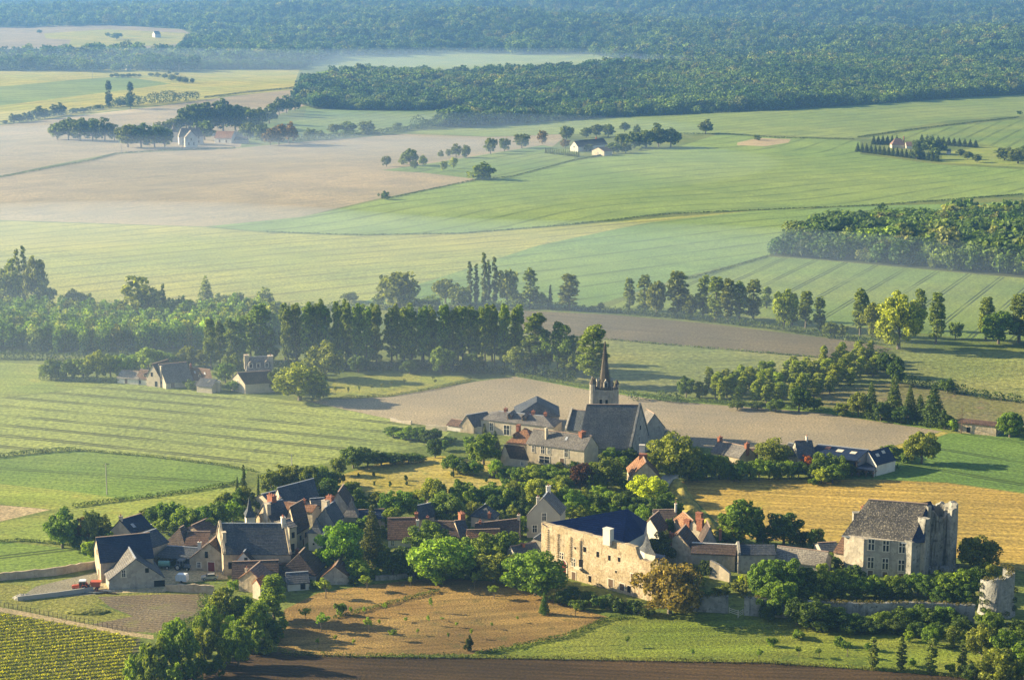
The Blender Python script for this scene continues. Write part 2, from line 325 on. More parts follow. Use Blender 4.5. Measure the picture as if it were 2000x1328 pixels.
def blobs(kind, rg):
    """(centre, radius) list of a crown in metres; total size ~ template size"""
    B = []
    if kind in ('round', 'wide', 'bush', 'sapling'):
        Wd, Ht, z0, n = {'round': (4.4, 10, .5, 52), 'wide': (5.5, 9, .1, 66), 'bush': (2.3, 3.6, -.1, 20), 'sapling': (1.25, 3.6, 1.3, 9)}[kind]
        cz = (Ht+z0)/2; hz = (Ht-z0)/2
        while len(B) < n:
            p = rg.normal(size=3); p /= np.linalg.norm(p); r = rg.uniform(.5, .92)
            if p[2] < -.9: continue
            br = rg.uniform(.15, .29)*Wd*(1.0 if kind != 'sapling' else 1.15)
            lump = 1+.16*math.sin(3*math.atan2(p[1], p[0])+rg.uniform(0, .8)+p[2]*2)
            B.append(((p[0]*r*Wd*lump, p[1]*r*Wd*lump, cz+p[2]*r*hz), br))
        B.append(((0, 0, cz), Wd*.55))
    elif kind == 'poplar':
        Wd, Ht = 3.0, 22
        for i in range(58):
            t = rg.uniform(0, 1)**.8; z = 2.6+t*18.3; w_ = Wd*(math.sin(math.pi*(.16+.76*t))**.6); a = rg.uniform(0, 6.28)
            B.append(((math.cos(a)*w_*.68, math.sin(a)*w_*.68, z), rg.uniform(.7, 1.35)*(1-.3*t)))
        for i in range(5): B.append(((0, 0, 6+3.2*i), 1.6))
    elif kind == 'lombardy':
        for i in range(40):
            t = i/39; z = 1.5+t*18; w_ = 1.35*(math.sin(math.pi*(.12+.8*t))**.8); a = rg.uniform(0, 6.28)
            B.append(((math.cos(a)*w_*.55, math.sin(a)*w_*.55, z), rg.uniform(.55, .95)*(1-.35*t)))
    elif kind == 'cypress':
        for i in range(26):
            t = i/25; z = .4+t*8.4; w_ = 1.0*(1-t)**.75; a = rg.uniform(0, 6.28)
            B.append(((math.cos(a)*w_*.45, math.sin(a)*w_*.45, z), .25+.5*(1-t)))
    elif kind == 'spruce':
        for i in range(60):
            t = (i/59); z = .8+t*12.4; w_ = 2.7*(1-t)**.9; a = i*2.4
            B.append(((math.cos(a)*w_*.62, math.sin(a)*w_*.62, z), .32+.85*(1-t)))
    return B
DIM = {'round': (8.9, 10.2), 'wide': (11.2, 9.4), 'bush': (4.9, 3.9), 'sapling': (2.7, 3.9), 'poplar': (6.6, 22.), 'lombardy': (3.3, 20.), 'cypress': (2., 9.4), 'spruce': (5.6, 13.6)}
def leaves(B, n, size, rg, norm_w=.9, inner=.62):
    B = [(np.array(c), r) for c, r in B]
    area = np.array([r*r for _, r in B]); area = area/area.sum()
    C = np.array([c for c, _ in B]); RR = np.array([r for _, r in B])
    k = rg.choice(len(B), size=int(n*1.9), p=area)
    d = rg.normal(size=(len(k), 3)); d[:, 2] += .18; d /= np.linalg.norm(d, axis=1)[:, None]
    rr = RR[k]*rg.uniform(.72, 1.08, len(k))
    p = C[k]+d*rr[:, None]*np.array([1, 1, .85])
    dist = np.linalg.norm(p[:, None, :]-C[None], axis=2)/RR[None]
    dist[np.arange(len(k)), k] = 9
    ok = dist.min(axis=1) > inner
    p, d = p[ok][:n], d[ok][:n]
    nn = d*norm_w+rg.normal(size=p.shape)*.55; nn /= np.linalg.norm(nn, axis=1)[:, None]
    t = np.cross(nn, rg.normal(size=p.shape)); t /= np.linalg.norm(t, axis=1)[:, None]+1e-9
    b = np.cross(nn, t); s = (size*rg.uniform(.6, 1.3, len(p)))[:, None]
    V = np.stack([p-t*s*.5, p-b*s*.36+nn*s*.05, p+t*s*.5, p+b*s*.36-nn*s*.05], axis=1).reshape(-1, 3)
    return V, len(p)
def leaf_mesh(name, B, n, size, rg, mat, extra=None, **kw):
    V, m_ = leaves(B, n, size, rg, **kw)
    me = D_.meshes.new(name)
    eV, eF = extra if extra else ([], [])
    nv = len(V)
    Fc = np.arange(nv).reshape(-1, 4).tolist()+[[i+nv for i in f] for f in eF]
    me.from_pydata(V.tolist()+[tuple(v) for v in eV], [], Fc)
    a = me.attributes.new('lv', 'FLOAT', 'FACE')
    a.data.foreach_set('value', np.concatenate([rg.uniform(0, 1, m_), np.zeros(len(eF))]).astype(np.float32))
    me.materials.append(mat)
    if eF:
        me.materials.append(BARK); me.polygons.foreach_set('material_index', [0]*m_+[1]*len(eF))
    me.update(); return me
def tube(pts, rad, n=6):
    V = []; Fc = []
    for i, (p, r) in enumerate(zip(pts, rad)):
        p = Vector(p); d = (Vector(pts[min(i+1, len(pts)-1)])-Vector(pts[max(i-1, 0)])).normalized()
        a = d.orthogonal().normalized(); b = d.cross(a)
        for k in range(n):
            an = 2*math.pi*k/n; V.append(p+a*math.cos(an)*r+b*math.sin(an)*r)
        if i: Fc += [[(i-1)*n+k, (i-1)*n+(k+1) % n, i*n+(k+1) % n, i*n+k] for k in range(n)]
    Fc.append([(len(pts)-1)*n+k for k in range(n)])
    return V, Fc
def trunk_geo(kind, B, rg):
    w_, h_ = DIM[kind]
    r0 = {'round': .32, 'wide': .34, 'bush': .12, 'sapling': .07, 'poplar': .36, 'lombardy': .3, 'cypress': .14, 'spruce': .22}[kind]
    top = h_*(.62 if kind in ('round', 'wide', 'sapling', 'bush') else .92)
    V, Fc = tube([(0, 0, -.4), (.05, .03, h_*.12), (-.05, .08, h_*.35), (.05, 0, top)], [r0*1.25, r0, r0*.75, r0*.2])
    if kind in ('round', 'wide', 'sapling', 'bush', 'poplar'):
        for i in rg.choice(len(B), 9 if kind != 'poplar' else 14, replace=False):
            c = B[i][0]; z0 = min(c[2]*.55, h_*.4) if kind != 'poplar' else c[2]-1.8
            a, f = tube([(0, 0, z0), (c[0]*.55, c[1]*.55, z0+(c[2]-z0)*.45), c], [r0*.45, r0*.28, r0*.1], 5)
            n = len(V); V += a; Fc += [[q+n for q in g] for g in f]
    return V, Fc
TPL = {}; TREE_K = 1.75
def templates():
    rg = np.random.default_rng(7)
    spec = {'round': (5, 5600, .56), 'wide': (3, 6500, .58), 'bush': (3, 1700, .40), 'sapling': (2, 800, .24), 'poplar': (4, 7000, .55),
            'lombardy': (2, 3200, .5), 'cypress': (2, 1700, .32), 'spruce': (2, 4200, .42)}
    for k, (nv, n, s) in spec.items():
        TPL[k] = []
        for i in range(nv):
            B = blobs(k, rg); e = trunk_geo(k, B, rg)
            cm = leaf_mesh(k+'_crown', B, n, s, rg, LEAF)
            tm = D_.meshes.new(k+'_trunk'); tm.from_pydata([tuple(v) for v in e[0]], [], e[1]); tm.materials.append(BARK)
            fm = leaf_mesh(k+'_far', B, max(300, n//5), s*2.1, rg, LEAF, extra=e)
            TPL[k].append((cm, tm, fm))
templates()
ORD = 'first second third fourth fifth sixth seventh eighth ninth tenth eleventh twelfth thirteenth fourteenth fifteenth sixteenth seventeenth eighteenth nineteenth twentieth'.split()
def ordn(i):
    if i < 20: return ORD[i]
    n = i+1; s = 'th' if 10 <= n % 100 <= 20 else {1: 'st', 2: 'nd', 3: 'rd'}.get(n % 10, 'th')
    return f'{n}{s}'
trnd = random.Random(5)
def plant(kind, base, wid, hei, colr, name, label, cat, group, far=None, sway=.12):
    v = trnd.choice(TPL[kind]); w0, h0 = DIM[kind]
    j = 1+trnd.uniform(-sway, sway)
    S = (wid/w0, wid/w0*j, hei/h0); rz = trnd.uniform(0, 6.28)
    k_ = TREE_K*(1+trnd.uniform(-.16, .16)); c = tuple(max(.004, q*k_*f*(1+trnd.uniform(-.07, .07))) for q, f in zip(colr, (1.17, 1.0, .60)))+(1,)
    if colr[0] < colr[1]*1.05: c = (min(c[0], c[1]*.86), c[1], c[2], 1)
    if far is None: far = base[1] > 760
    if far:
        o = D_.objects.new(name, v[2]); COL.objects.link(o); o.color = c; tag(o, label, cat, group)
        o.location = base; o.rotation_euler = (0, 0, rz); o.scale = S; return o
    e = empty(name, base, label, cat, group); e.rotation_euler = (0, 0, rz); e.scale = S
    for nm, me in (('crown', v[0]), ('trunk', v[1])):
        o = D_.objects.new(nm, me); COL.objects.link(o); o.parent = e; o.color = c
    return e
def grove(group, desc, kind, col_, items, name='tree', cat='tree', side='from the left'):
    """items: (x, y of the foot, y of the top, width) in picture pixels [, kind, colour]"""
    items = sorted(items, key=lambda t: t[0]); n = len(items)
    for i, it in enumerate(items):
        b = G(it[0], it[1]); h = hgt(b, it[2]); w_ = it[3]/PXM(b)
        k = it[4] if len(it) > 4 and it[4] else kind; c = it[5] if len(it) > 5 else col_
        if len((desc+' '+ordn(i)+' '+side).split()) > 16: print('LONG', desc, i)
        lab = desc if n == 1 else f'{desc}, {ordn(i)} {side}'
        plant(k, b, w_, max(.6, h), c, name, lab, cat, group if n > 1 else None)
# wood made of many crowns nobody would count
fcol = D_.collections.new('wood_crowns')
rgf = np.random.default_rng(3)
for k, n, s in (('round', 420, 1.5), ('round', 420, 1.5), ('wide', 480, 1.5), ('round', 420, 1.6), ('wide', 480, 1.4)):
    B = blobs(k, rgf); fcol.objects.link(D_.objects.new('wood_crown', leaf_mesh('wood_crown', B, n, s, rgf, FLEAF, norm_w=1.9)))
def inst_group(coll):
    g = D_.node_groups.new('wood', 'GeometryNodeTree')
    g.interface.new_socket('Geometry', in_out='INPUT', socket_type='NodeSocketGeometry')
    g.interface.new_socket('Geometry', in_out='OUTPUT', socket_type='NodeSocketGeometry')
    N, L = g.nodes, g.links
    i = N.new('NodeGroupInput'); out = N.new('NodeGroupOutput'); ins = N.new('GeometryNodeInstanceOnPoints')
    ci = N.new('GeometryNodeCollectionInfo'); ci.inputs['Collection'].default_value = coll; ci.inputs['Separate Children'].default_value = True
    ins.inputs['Pick Instance'].default_value = True
    r = N.new('FunctionNodeRandomValue'); r.data_type = 'FLOAT_VECTOR'; r.inputs[0].default_value = (0, 0, 0); r.inputs[1].default_value = (0, 0, 6.28)
    na = N.new('GeometryNodeInputNamedAttribute'); na.inputs[0].default_value = 'sc'
    L.new(i.outputs[0], ins.inputs['Points']); L.new(ci.outputs[0], ins.inputs['Instance']); L.new(r.outputs[0], ins.inputs['Rotation'])
    L.new(na.outputs[0], ins.inputs['Scale']); L.new(ins.outputs[0], out.inputs[0]); return g
WG = inst_group(fcol)
pcol = D_.collections.new('young_poplar_crowns')
for k, n, s in (('poplar', 500, 1.4), ('poplar', 500, 1.4), ('poplar', 480, 1.5)):
    B = [((c[0]*1.15, c[1]*1.15, c[2]*.56), r*.85) for c, r in blobs(k, rgf)]; pcol.objects.link(D_.objects.new('wood_crown', leaf_mesh('wood_crown', B, n, s*.75, rgf, PLEAF)))
PG = inst_group(pcol)
def wood(name, label, poly, spacing, s0, s1, holes=(), seed=1, grp=None):
    """trees at even spacing over a ground area outlined in the picture"""
    rg = random.Random(seed); q = [G(*p).xy for p in poly]; hq = [[G(*p).xy for p in h] for h in holes]
    xs = [p.x for p in q]; ys = [p.y for p in q]; V = []; A = []
    y = min(ys)
    while y < max(ys):
        spc = spacing*(1 if y < 2600 else 1+(y-2600)/2600.)
        x = max(min(xs), -.34*y-60)
        while x < min(max(xs), .34*y+60):
            p = (x+rg.uniform(-.45, .45)*spc, y+rg.uniform(-.45, .45)*spc)
            if inpoly(p, q) and not any(inpoly(p, h) for h in hq):
                V.append((p[0], p[1], ht(*p)-.6)); A.append((s0+(s1-s0)*rg.random()**1.5)*(spc/spacing)**.5*(1+.22*math.sin(p[0]/47+p[1]/90)*math.sin(p[1]/61+1)))
            x += spc
        y += spc*.87
    me = D_.meshes.new(name); me.from_pydata(V, [], []); a = me.attributes.new('sc', 'FLOAT', 'POINT')
    a.data.foreach_set('value', A)
    o = D_.objects.new(name, me); COL.objects.link(o); md = o.modifiers.new('wood', 'NODES'); md.node_group = grp or WG
    tag(o, label, 'woodland', kind='stuff'); print(name, len(V)); return o
# ---------------------------------------------------------------- building materials
def wall_mat(name, c1, c2, c3, sc_=1.1, stone=.5, grime=.45, bump=.35):
    nt = NT(name); oi = nt.N.new('ShaderNodeObjectInfo')
    c = nt.mix(nt.smooth(nt.noise(.45, 5), .35, .65), c1, c2)
    c = nt.mix(nt.math('MULTIPLY', nt.smooth(nt.noise(.9, 6, rough=.7), .50, .68), grime), c, c3)
    vo = nt.N.new('ShaderNodeTexVoronoi'); vo.inputs['Scale'].default_value = sc_; nt.L.new(nt.pos, vo.inputs['Vector'])
    bw = nt.N.new('ShaderNodeRGBToBW'); nt.L.new(vo.outputs['Color'], bw.inputs[0])
    c = nt.mix(stone, c, nt.mix(bw.outputs[0], (.55, .53, .5), (1.35, 1.33, 1.3)), 'MULTIPLY')
    c = nt.mix(.3, c, nt.mix(oi.outputs['Random'], (.75, .75, .78), (1.2, 1.18, 1.12)), 'MULTIPLY')
    # streaks washed down the wall
    mp = nt.N.new('ShaderNodeMapping'); mp.inputs['Scale'].default_value = (1.3, 1.3, .12); nt.L.new(nt.pos, mp.inputs['Vector'])
    c = nt.mix(nt.math('MULTIPLY', nt.smooth(nt.noise(1, 4, mp.outputs[0]), .52, .72), grime*.7), c, c3)
    nt.col(c); nt.bump(nt.math('ADD', vo.outputs['Distance'], nt.noise(3, 3)), bump, .15); return nt.m
def roof_mat(name, c1, c2, spot, spotk=.4, row=.32, rough=.75, spec=.2, rnd=.35, sscale=2.2):
    nt = NT(name); oi = nt.N.new('ShaderNodeObjectInfo')
    c = nt.mix(nt.smooth(nt.noise(.35, 5), .35, .65), c1, c2)
    c = nt.mix(nt.math('MULTIPLY', nt.smooth(nt.noise(sscale, 5, rough=.75), .52, .66), spotk), c, spot)
    c = nt.mix(nt.math('MULTIPLY', nt.smooth(nt.noise(.16, 3), .5, .7), spotk*.6), c, spot)
    wv = nt.math('SINE', nt.math('MULTIPLY', sep(nt, nt.pos, 2), 2*math.pi/row))
    c = nt.mix(.5, c, nt.mix(nt.smooth(wv, -1, .4), (.55, .55, .55), (1.15, 1.15, 1.15)), 'MULTIPLY')
    c = nt.mix(.85, c, nt.mix(nt.smooth(nt.noise(2.6, 4, rough=.75), .36, .64), (.5, .5, .52), (1.6, 1.58, 1.5)), 'MULTIPLY')
    c = nt.mix(rnd, c, nt.mix(oi.outputs['Random'], (.7, .72, .78), (1.3, 1.25, 1.15)), 'MULTIPLY')
    nt.col(c); nt.b.inputs['Roughness'].default_value = rough; nt.b.inputs['Specular IOR Level'].default_value = spec
    nt.bump(nt.math('ADD', wv, nt.noise(4, 3)), .35, .06); return nt.m
def plain(name, c, rough=.6, spec=.3, metal=0, var=.15):
    nt = NT(name); nt.col(nt.mix(nt.noise(3, 3), tuple(v*(1-var) for v in c), tuple(v*(1+var) for v in c)))
    nt.b.inputs['Roughness'].default_value = rough; nt.b.inputs['Specular IOR Level'].default_value = spec; nt.b.inputs['Metallic'].default_value = metal
    return nt.m
M = {
 'stone': wall_mat('rubble_stone', (.40, .33, .23), (.47, .40, .30), (.20, .165, .12)),
 'pale': wall_mat('pale_stone', (.44, .385, .30), (.52, .455, .35), (.25, .21, .155), stone=.3, grime=.35, bump=.2),
 'grey': wall_mat('grey_stone', (.34, .32, .28), (.42, .39, .33), (.15, .14, .125), grime=.6),
 'render': wall_mat('grey_render', (.36, .34, .30), (.40, .375, .33), (.25, .23, .2), stone=.12, grime=.3, bump=.1),
 'white': wall_mat('white_render', (.58, .555, .49), (.66, .63, .56), (.36, .33, .28), stone=.12, grime=.3, bump=.1),
 'fort': wall_mat('fort_stone', (.43, .34, .21), (.56, .46, .32), (.22, .165, .095), sc_=2.8, stone=.6, grime=.9),
 'castlewall': wall_mat('castle_wall', (.34, .305, .25), (.46, .415, .335), (.17, .15, .125), sc_=1.2, stone=.4, grime=.8),
 'ruin': wall_mat('ruin_stone', (.24, .235, .21), (.34, .33, .295), (.06, .06, .055), sc_=.9, grime=.9),
 'dstone': wall_mat('dark_lichen_stone', (.095, .08, .065), (.14, .12, .095), (.05, .045, .04), grime=.5),
 'brick': wall_mat('red_brick', (.30, .125, .075), (.25, .10, .06), (.16, .075, .05), sc_=3, grime=.3),
 'slate': roof_mat('blue_slate', (.036, .045, .063), (.056, .065, .082), (.15, .15, .14), .5, rough=.6),
 'fortroof': roof_mat('royal_blue_slate', (.006, .017, .075), (.008, .022, .095), (.015, .03, .10), .2, rnd=0, rough=.8, spec=.1),
 'navy': roof_mat('dark_slate', (.008, .017, .048), (.012, .024, .062), (.03, .045, .08), .25, rnd=.1, rough=.6),
 'churchslate': roof_mat('church_slate', (.062, .072, .084), (.085, .096, .106), (.15, .155, .15), .5, rnd=0),
 'slate2': roof_mat('weathered_slate', (.105, .10, .10), (.14, .133, .13), (.22, .205, .18), .45, rnd=.25),
 'lichen': roof_mat('lichen_slate', (.21, .19, .165), (.27, .245, .21), (.085, .08, .075), .6, rnd=.15),
 'castle': roof_mat('castle_slate', (.055, .052, .05), (.085, .078, .07), (.30, .27, .215), .75, rnd=0, sscale=2.6),
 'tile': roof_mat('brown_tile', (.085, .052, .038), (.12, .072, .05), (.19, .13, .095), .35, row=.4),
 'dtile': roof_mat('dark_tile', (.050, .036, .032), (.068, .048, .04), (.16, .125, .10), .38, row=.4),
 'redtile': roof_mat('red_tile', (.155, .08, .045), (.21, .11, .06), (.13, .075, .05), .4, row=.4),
 'orange': roof_mat('orange_tile', (.42, .15, .06), (.38, .13, .05), (.24, .11, .06), .2, row=.4, rnd=.1),
 'pinktile': roof_mat('pink_tile', (.20, .125, .10), (.24, .15, .12), (.12, .08, .07), .3, row=.4),
 'ridge': plain('ridge_mortar', (.36, .26, .2), .9),
 'zinc': plain('zinc_flashing', (.34, .37, .42), .45, .5),
 'glass': plain('dark_glass', (.018, .022, .028), .12, .6),
 'dark': plain('opening_shade', (.012, .011, .010), .95, .05),  # near-black paint for the shade inside open holes
 'frame': plain('white_paint', (.72, .70, .66), .5),
 'dress': plain('dressed_stone', (.60, .54, .43), .85),
 'wood': plain('weathered_wood', (.13, .085, .055), .85, .2),
 'reddoor': plain('red_door', (.16, .02, .022), .6),
 'pot': plain('clay_pot', (.32, .13, .08), .8),
 'metal': plain('dark_metal', (.06, .06, .065), .5, .5),
 'whitemetal': plain('white_metal', (.72, .74, .76), .35, .5),
 'rubber': plain('black_rubber', (.02, .02, .02), .8, .1),
 'tractor': plain('tractor_red', (.50, .085, .03), .45, .4),
 'tarp': plain('blue_tarp', (.02, .10, .42), .5),
 'concrete': plain('concrete', (.36, .34, .31), .9),
 'bluegrey': plain('blue_grey_wood', (.17, .19, .21), .8),
}
# ---------------------------------------------------------------- building parts
def prism(V, Fc, top, dz):
    n = len(V); k = len(top); V += [Vector(p) for p in top]+[Vector(p)-Vector((0, 0, dz)) for p in top]
    Fc += [list(range(n, n+k)), list(range(n+2*k-1, n+k-1, -1))]+[[n+i, n+k+i, n+k+(i+1) % k, n+(i+1) % k] for i in range(k)]
def boxv(V, Fc, c, u, v, w_, su, sv, sw):
    n = len(V); c = Vector(c)
    for a in (-.5, .5):
        for b in (-.5, .5):
            for d in (-.5, .5): V.append(c+u*(a*su)+v*(b*sv)+w_*(d*sw))
    Fc += [[n, n+1, n+3, n+2], [n+4, n+6, n+7, n+5], [n, n+4, n+5, n+1], [n+2, n+3, n+7, n+6], [n, n+2, n+6, n+4], [n+1, n+5, n+7, n+3]]
ZZ = Vector((0, 0, 1))
def window(parent, c, n, w_, h, kind='w', name=None):
    """c: centre on the wall surface (local), n: outward direction"""
    u = ZZ.cross(n).normalized(); V, Fc, mi = [], [], []
    def bar(cu, cz, su, sz, d, m):
        k = len(Fc); boxv(V, Fc, c+u*cu+ZZ*cz+n*(d/2-.02), u, n, ZZ, su, d+.04, sz); mi.extend([m]*(len(Fc)-k))
    t = .2
    if kind in 'wdmr':
        bar(0, h/2+t/2, w_+2*t, t, .07, 0); bar(-w_/2-t/2, 0, t, h, .07, 0); bar(w_/2+t/2, 0, t, h, .07, 0)
        if kind in 'wm': bar(0, -h/2-t/2, w_+2*t+.2, t, .12, 0)
    else:
        bar(0, h/2+.06, w_+.3, .12, .04, 0)
    if kind == 'w': bar(0, 0, .09, h, .10, 1); bar(0, h*.1, w_, .07, .10, 1); bar(-w_/2+.05, 0, .09, h, .095, 1); bar(w_/2-.05, 0, .09, h, .095, 1)
    if kind == 'm': bar(0, 0, .24, h, .12, 0); bar(0, h*.12, w_, .2, .12, 0)
    if kind == 'p': bar(0, 0, .16, h, .10, 1); bar(-w_/2, 0, .14, h, .1, 1); bar(w_/2, 0, .14, h, .1, 1); bar(0, h*.12, w_, .1, .1, 1); bar(0, h/2, w_, .1, .1, 1)
    o = mesh_obj(name or ('door' if kind in 'dr' else 'window'), V, Fc, [M['dress'], M['frame']], parent, mi)
    V2, F2 = [], []; boxv(V2, F2, c+n*.02, u, n, ZZ, w_, .09, h)
    mesh_obj('door_leaf' if kind in 'dr' else 'pane', V2, F2, {'d': M['wood'], 'r': M['reddoor'], 'o': M['dark']}.get(kind, M['glass']), o)  # kind o: no glass, a slab painted with the shade of a hole
    return o
def chimney(parent, c, w_, d, z0, z1, mat='brick', pots=1, u=Vector((1, 0, 0))):
    v = ZZ.cross(u); V, Fc = [], []
    boxv(V, Fc, (c[0], c[1], (z0+z1)/2), u, v, ZZ, w_, d, z1-z0); boxv(V, Fc, (c[0], c[1], z1+.06), u, v, ZZ, w_+.2, d+.2, .16)
    mi = [0]*12
    for i in range(pots):
        q = Vector((c[0], c[1], 0))+u*((i-(pots-1)/2)*w_*.45)
        boxv(V, Fc, (q.x, q.y, z1+.36), u, v, ZZ, .26, .26, .5); mi += [1]*6
    return mesh_obj('chimney', V, Fc, [M[mat], M['pot']], parent, mi)
def house(name, label, A, B, D, he, hr, roof='x', wm='stone', rm='slate', rm2=None, wins=(), chims=(), dorm=(), cat='house', group=None,
          hip=0, over=.3, ridge='ridge', parapet='', base=0, openf=False, vents=()):
    """A, B: front corners and D: rear left corner, picture points at eave height he (D may be a depth in metres).
    hr: ridge height in m, or picture row of the ridge.  roof: x ridge along AB, y ridge away from AB, p pyramid, s shed (high at rear)"""
    a, b = P(*A, he), P(*B, he); U = b-a; U.z = 0
    if isinstance(D, (int, float)): Vv = Vector((-U.y, U.x, 0)).normalized()*D
    else: Vv = P(*D, he)-a; Vv.z = 0
    if hr > 60:
        m = a+Vv*.5 if roof in 'xs' else (a+U*.5 if roof == 'y' else a+U*.5+Vv*.5)
        if roof == 's': m = a+Vv
        m = Vector((m.x, m.y, 0))
        hr = hgt(m, hr)
    hr = max(hr, he+.5)
    O = a+U*.5+Vv*.5; O.z = 0
    e = empty(name, O, label, cat, group)
    la, lu, lv = U.length, U.normalized(), Vv.normalized(); lw = Vv.length
    def q(s, t, z): r = a+U*s+Vv*t-O; r.z = z; return r
    base = -.6-base
    # walls: outer shell, gables included
    c = [q(0, 0, base), q(1, 0, base), q(1, 1, base), q(0, 1, base)]
    V = c+[q(0, 0, he), q(1, 0, he), q(1, 1, he), q(0, 1, he)]; Fc = []
    if roof == 'x' and not hip:
        V += [q(0, .5, hr-.05), q(1, .5, hr-.05)]
        Fc = [[1, 2, 6, 9, 5], [2, 3, 7, 6], [3, 0, 4, 8, 7], [4, 5, 9, 8], [6, 7, 8, 9]]
    elif roof == 'y' and not hip:
        V += [q(.5, 0, hr-.05), q(.5, 1, hr-.05)]
        Fc = [[1, 2, 6, 5], [2, 3, 7, 9, 6], [3, 0, 4, 7], [4, 8, 9, 7], [5, 6, 9, 8]]
    elif roof == 's':
        V += [q(1, 1, hr-.05), q(0, 1, hr-.05)]
        Fc = [[1, 2, 8, 5], [2, 3, 9, 8], [3, 0, 4, 9], [4, 5, 8, 9]]
    else: Fc = [[1, 2, 6, 5], [2, 3, 7, 6], [3, 0, 4, 7], [4, 5, 6, 7]]
    if openf:
        pass
    else: Fc.append([0, 1, 5, 8, 4] if (roof == 'y' and not hip) else [0, 1, 5, 4])
    mesh_obj('wall', V, Fc, M[wm], e)
    if openf:
        for k in range(openf+1):
            V, Fc = [], []; p = q(k/openf, .02, 0); boxv(V, Fc, (p.x, p.y, he/2-.3), lu, lv, ZZ, .3, .3, he+.5)
            for sgn in (-1, 1):
                pp = p+lu*sgn*.55; n0 = len(V); boxv(V, Fc, (pp.x, pp.y, he-.55), (lu*sgn+ZZ).normalized(), lv, (ZZ-lu*sgn).normalized(), 1.4, .18, .18)
            mesh_obj('post', V, Fc, M['wood'], e)
    # roof
    ou, ov = over*.6/la, over/lw; V, Fc = [], []; mi = []
    th = .2
    def slab(pts, m=0):
        k = len(Fc); prism(V, Fc, pts, th); mi.extend([m]*(len(Fc)-k))
    up = .08
    if roof == 'x':
        dz = (hr-he)/(lw/2)*over; h1 = h2 = hip
        if hip: ou = over/la
        hh = hip*lw/2/la if hip else 0
        r1, r2 = (hh, 1-hh) if hip else (-ou, 1+ou)
        e1, e2 = -ou, 1+ou
        slab([q(e1, -ov, he-dz+up), q(e2, -ov, he-dz+up), q(r2, .5, hr+up), q(r1, .5, hr+up)])
        slab([q(e2, 1+ov, he-dz+up), q(e1, 1+ov, he-dz+up), q(r1, .5, hr+up), q(r2, .5, hr+up)], 1)
        if hip:
            slab([q(e2, -ov, he-dz+up), q(e2, 1+ov, he-dz+up), q(r2, .5, hr+up)]); slab([q(e1, 1+ov, he-dz+up), q(e1, -ov, he-dz+up), q(r1, .5, hr+up)])
        rl = [q(r1, .5, hr+up), q(r2, .5, hr+up)]; rd = lv
    elif roof == 'y':
        ou, ov = over/la, over*.6/lw
        dz = (hr-he)/(la/2)*over
        hh = hip*la/2/lw if hip else 0
        if hip: ov = over/lw
        r1, r2 = (hh, 1-hh) if hip else (-ov, 1+ov)
        slab([q(-ou, 1+ov, he-dz+up), q(-ou, -ov, he-dz+up), q(.5, r1, hr+up), q(.5, r2, hr+up)])
        slab([q(1+ou, -ov, he-dz+up), q(1+ou, 1+ov, he-dz+up), q(.5, r2, hr+up), q(.5, r1, hr+up)], 1)
        if hip:
            slab([q(-ou, -ov, he-dz+up), q(1+ou, -ov, he-dz+up), q(.5, r1, hr+up)], 1); slab([q(1+ou, 1+ov, he-dz+up), q(-ou, 1+ov, he-dz+up), q(.5, r2, hr+up)])
        rl = [q(.5, r1, hr+up), q(.5, r2, hr+up)]; rd = lu
    elif roof == 's':
        dz = (hr-he)/lw*over
        slab([q(-ou, -ov, he-dz+up), q(1+ou, -ov, he-dz+up), q(1+ou, 1, hr+up), q(-ou, 1, hr+up)]); rl = None
    else:
        ap = q(.5, .5, hr); cs = [q(-ou, -ov, he), q(1+ou, -ov, he), q(1+ou, 1+ov, he), q(-ou, 1+ov, he)]
        n = len(V); V += cs+[q(.5, .5, hr)]+[q(.23, .23, he+(hr-he)*.32), q(.77, .23, he+(hr-he)*.32), q(.77, .77, he+(hr-he)*.32), q(.23, .77, he+(hr-he)*.32)]
        Fc += [[0, 1, 6, 5], [1, 2, 7, 6], [2, 3, 8, 7], [3, 0, 5, 8], [5, 6, 4], [6, 7, 4], [7, 8, 4], [8, 5, 4], [3, 2, 1, 0]]; mi += [0]*9; rl = None
    if rl and ridge:
        d = rl[1]-rl[0]; k = len(Fc); boxv(V, Fc, (rl[0]+rl[1])/2+ZZ*.04, d.normalized(), rd, ZZ, d.length, .34, .16); mi.extend([2]*(len(Fc)-k))
    ro = mesh_obj('roof', V, Fc, [M[rm], M[rm2 or rm], M[ridge or 'ridge']], e, mi)
    for sd_ in parapet:                  # raised gable copings
        s = 0 if sd_ == 'l' else 1; V, Fc = [], []; w0 = .55/la
        s0, s1 = (-.05/la, w0) if s == 0 else (1-w0, 1+.05/la)
        for (t0, z0, t1, z1) in ((-.06, he-.2, .5, hr+.1), (1.06, he-.2, .5, hr+.1)):
            n = len(V); V += [q(s0, t0, z0), q(s1, t0, z0), q(s1, t1, z1), q(s0, t1, z1)]; V += [p+ZZ*.75 for p in V[n:n+4]]
            Fc += [[n, n+1, n+2, n+3], [n+7, n+6, n+5, n+4], [n, n+4, n+5, n+1], [n+1, n+5, n+6, n+2], [n+2, n+6, n+7, n+3], [n+3, n+7, n+4, n]]
        mesh_obj('gable_coping', V, Fc, M[wm], e)
    for ch in chims:                     # (s, t, width, height above ridge, material, pots)
        s, t, w_, up_, m_, *r = ch; p = q(s, t, 0)
        chimney(ro, p, w_, w_*.65, he, hr+up_, m_, r[0] if r else 1, lu if roof == 'y' else lv)
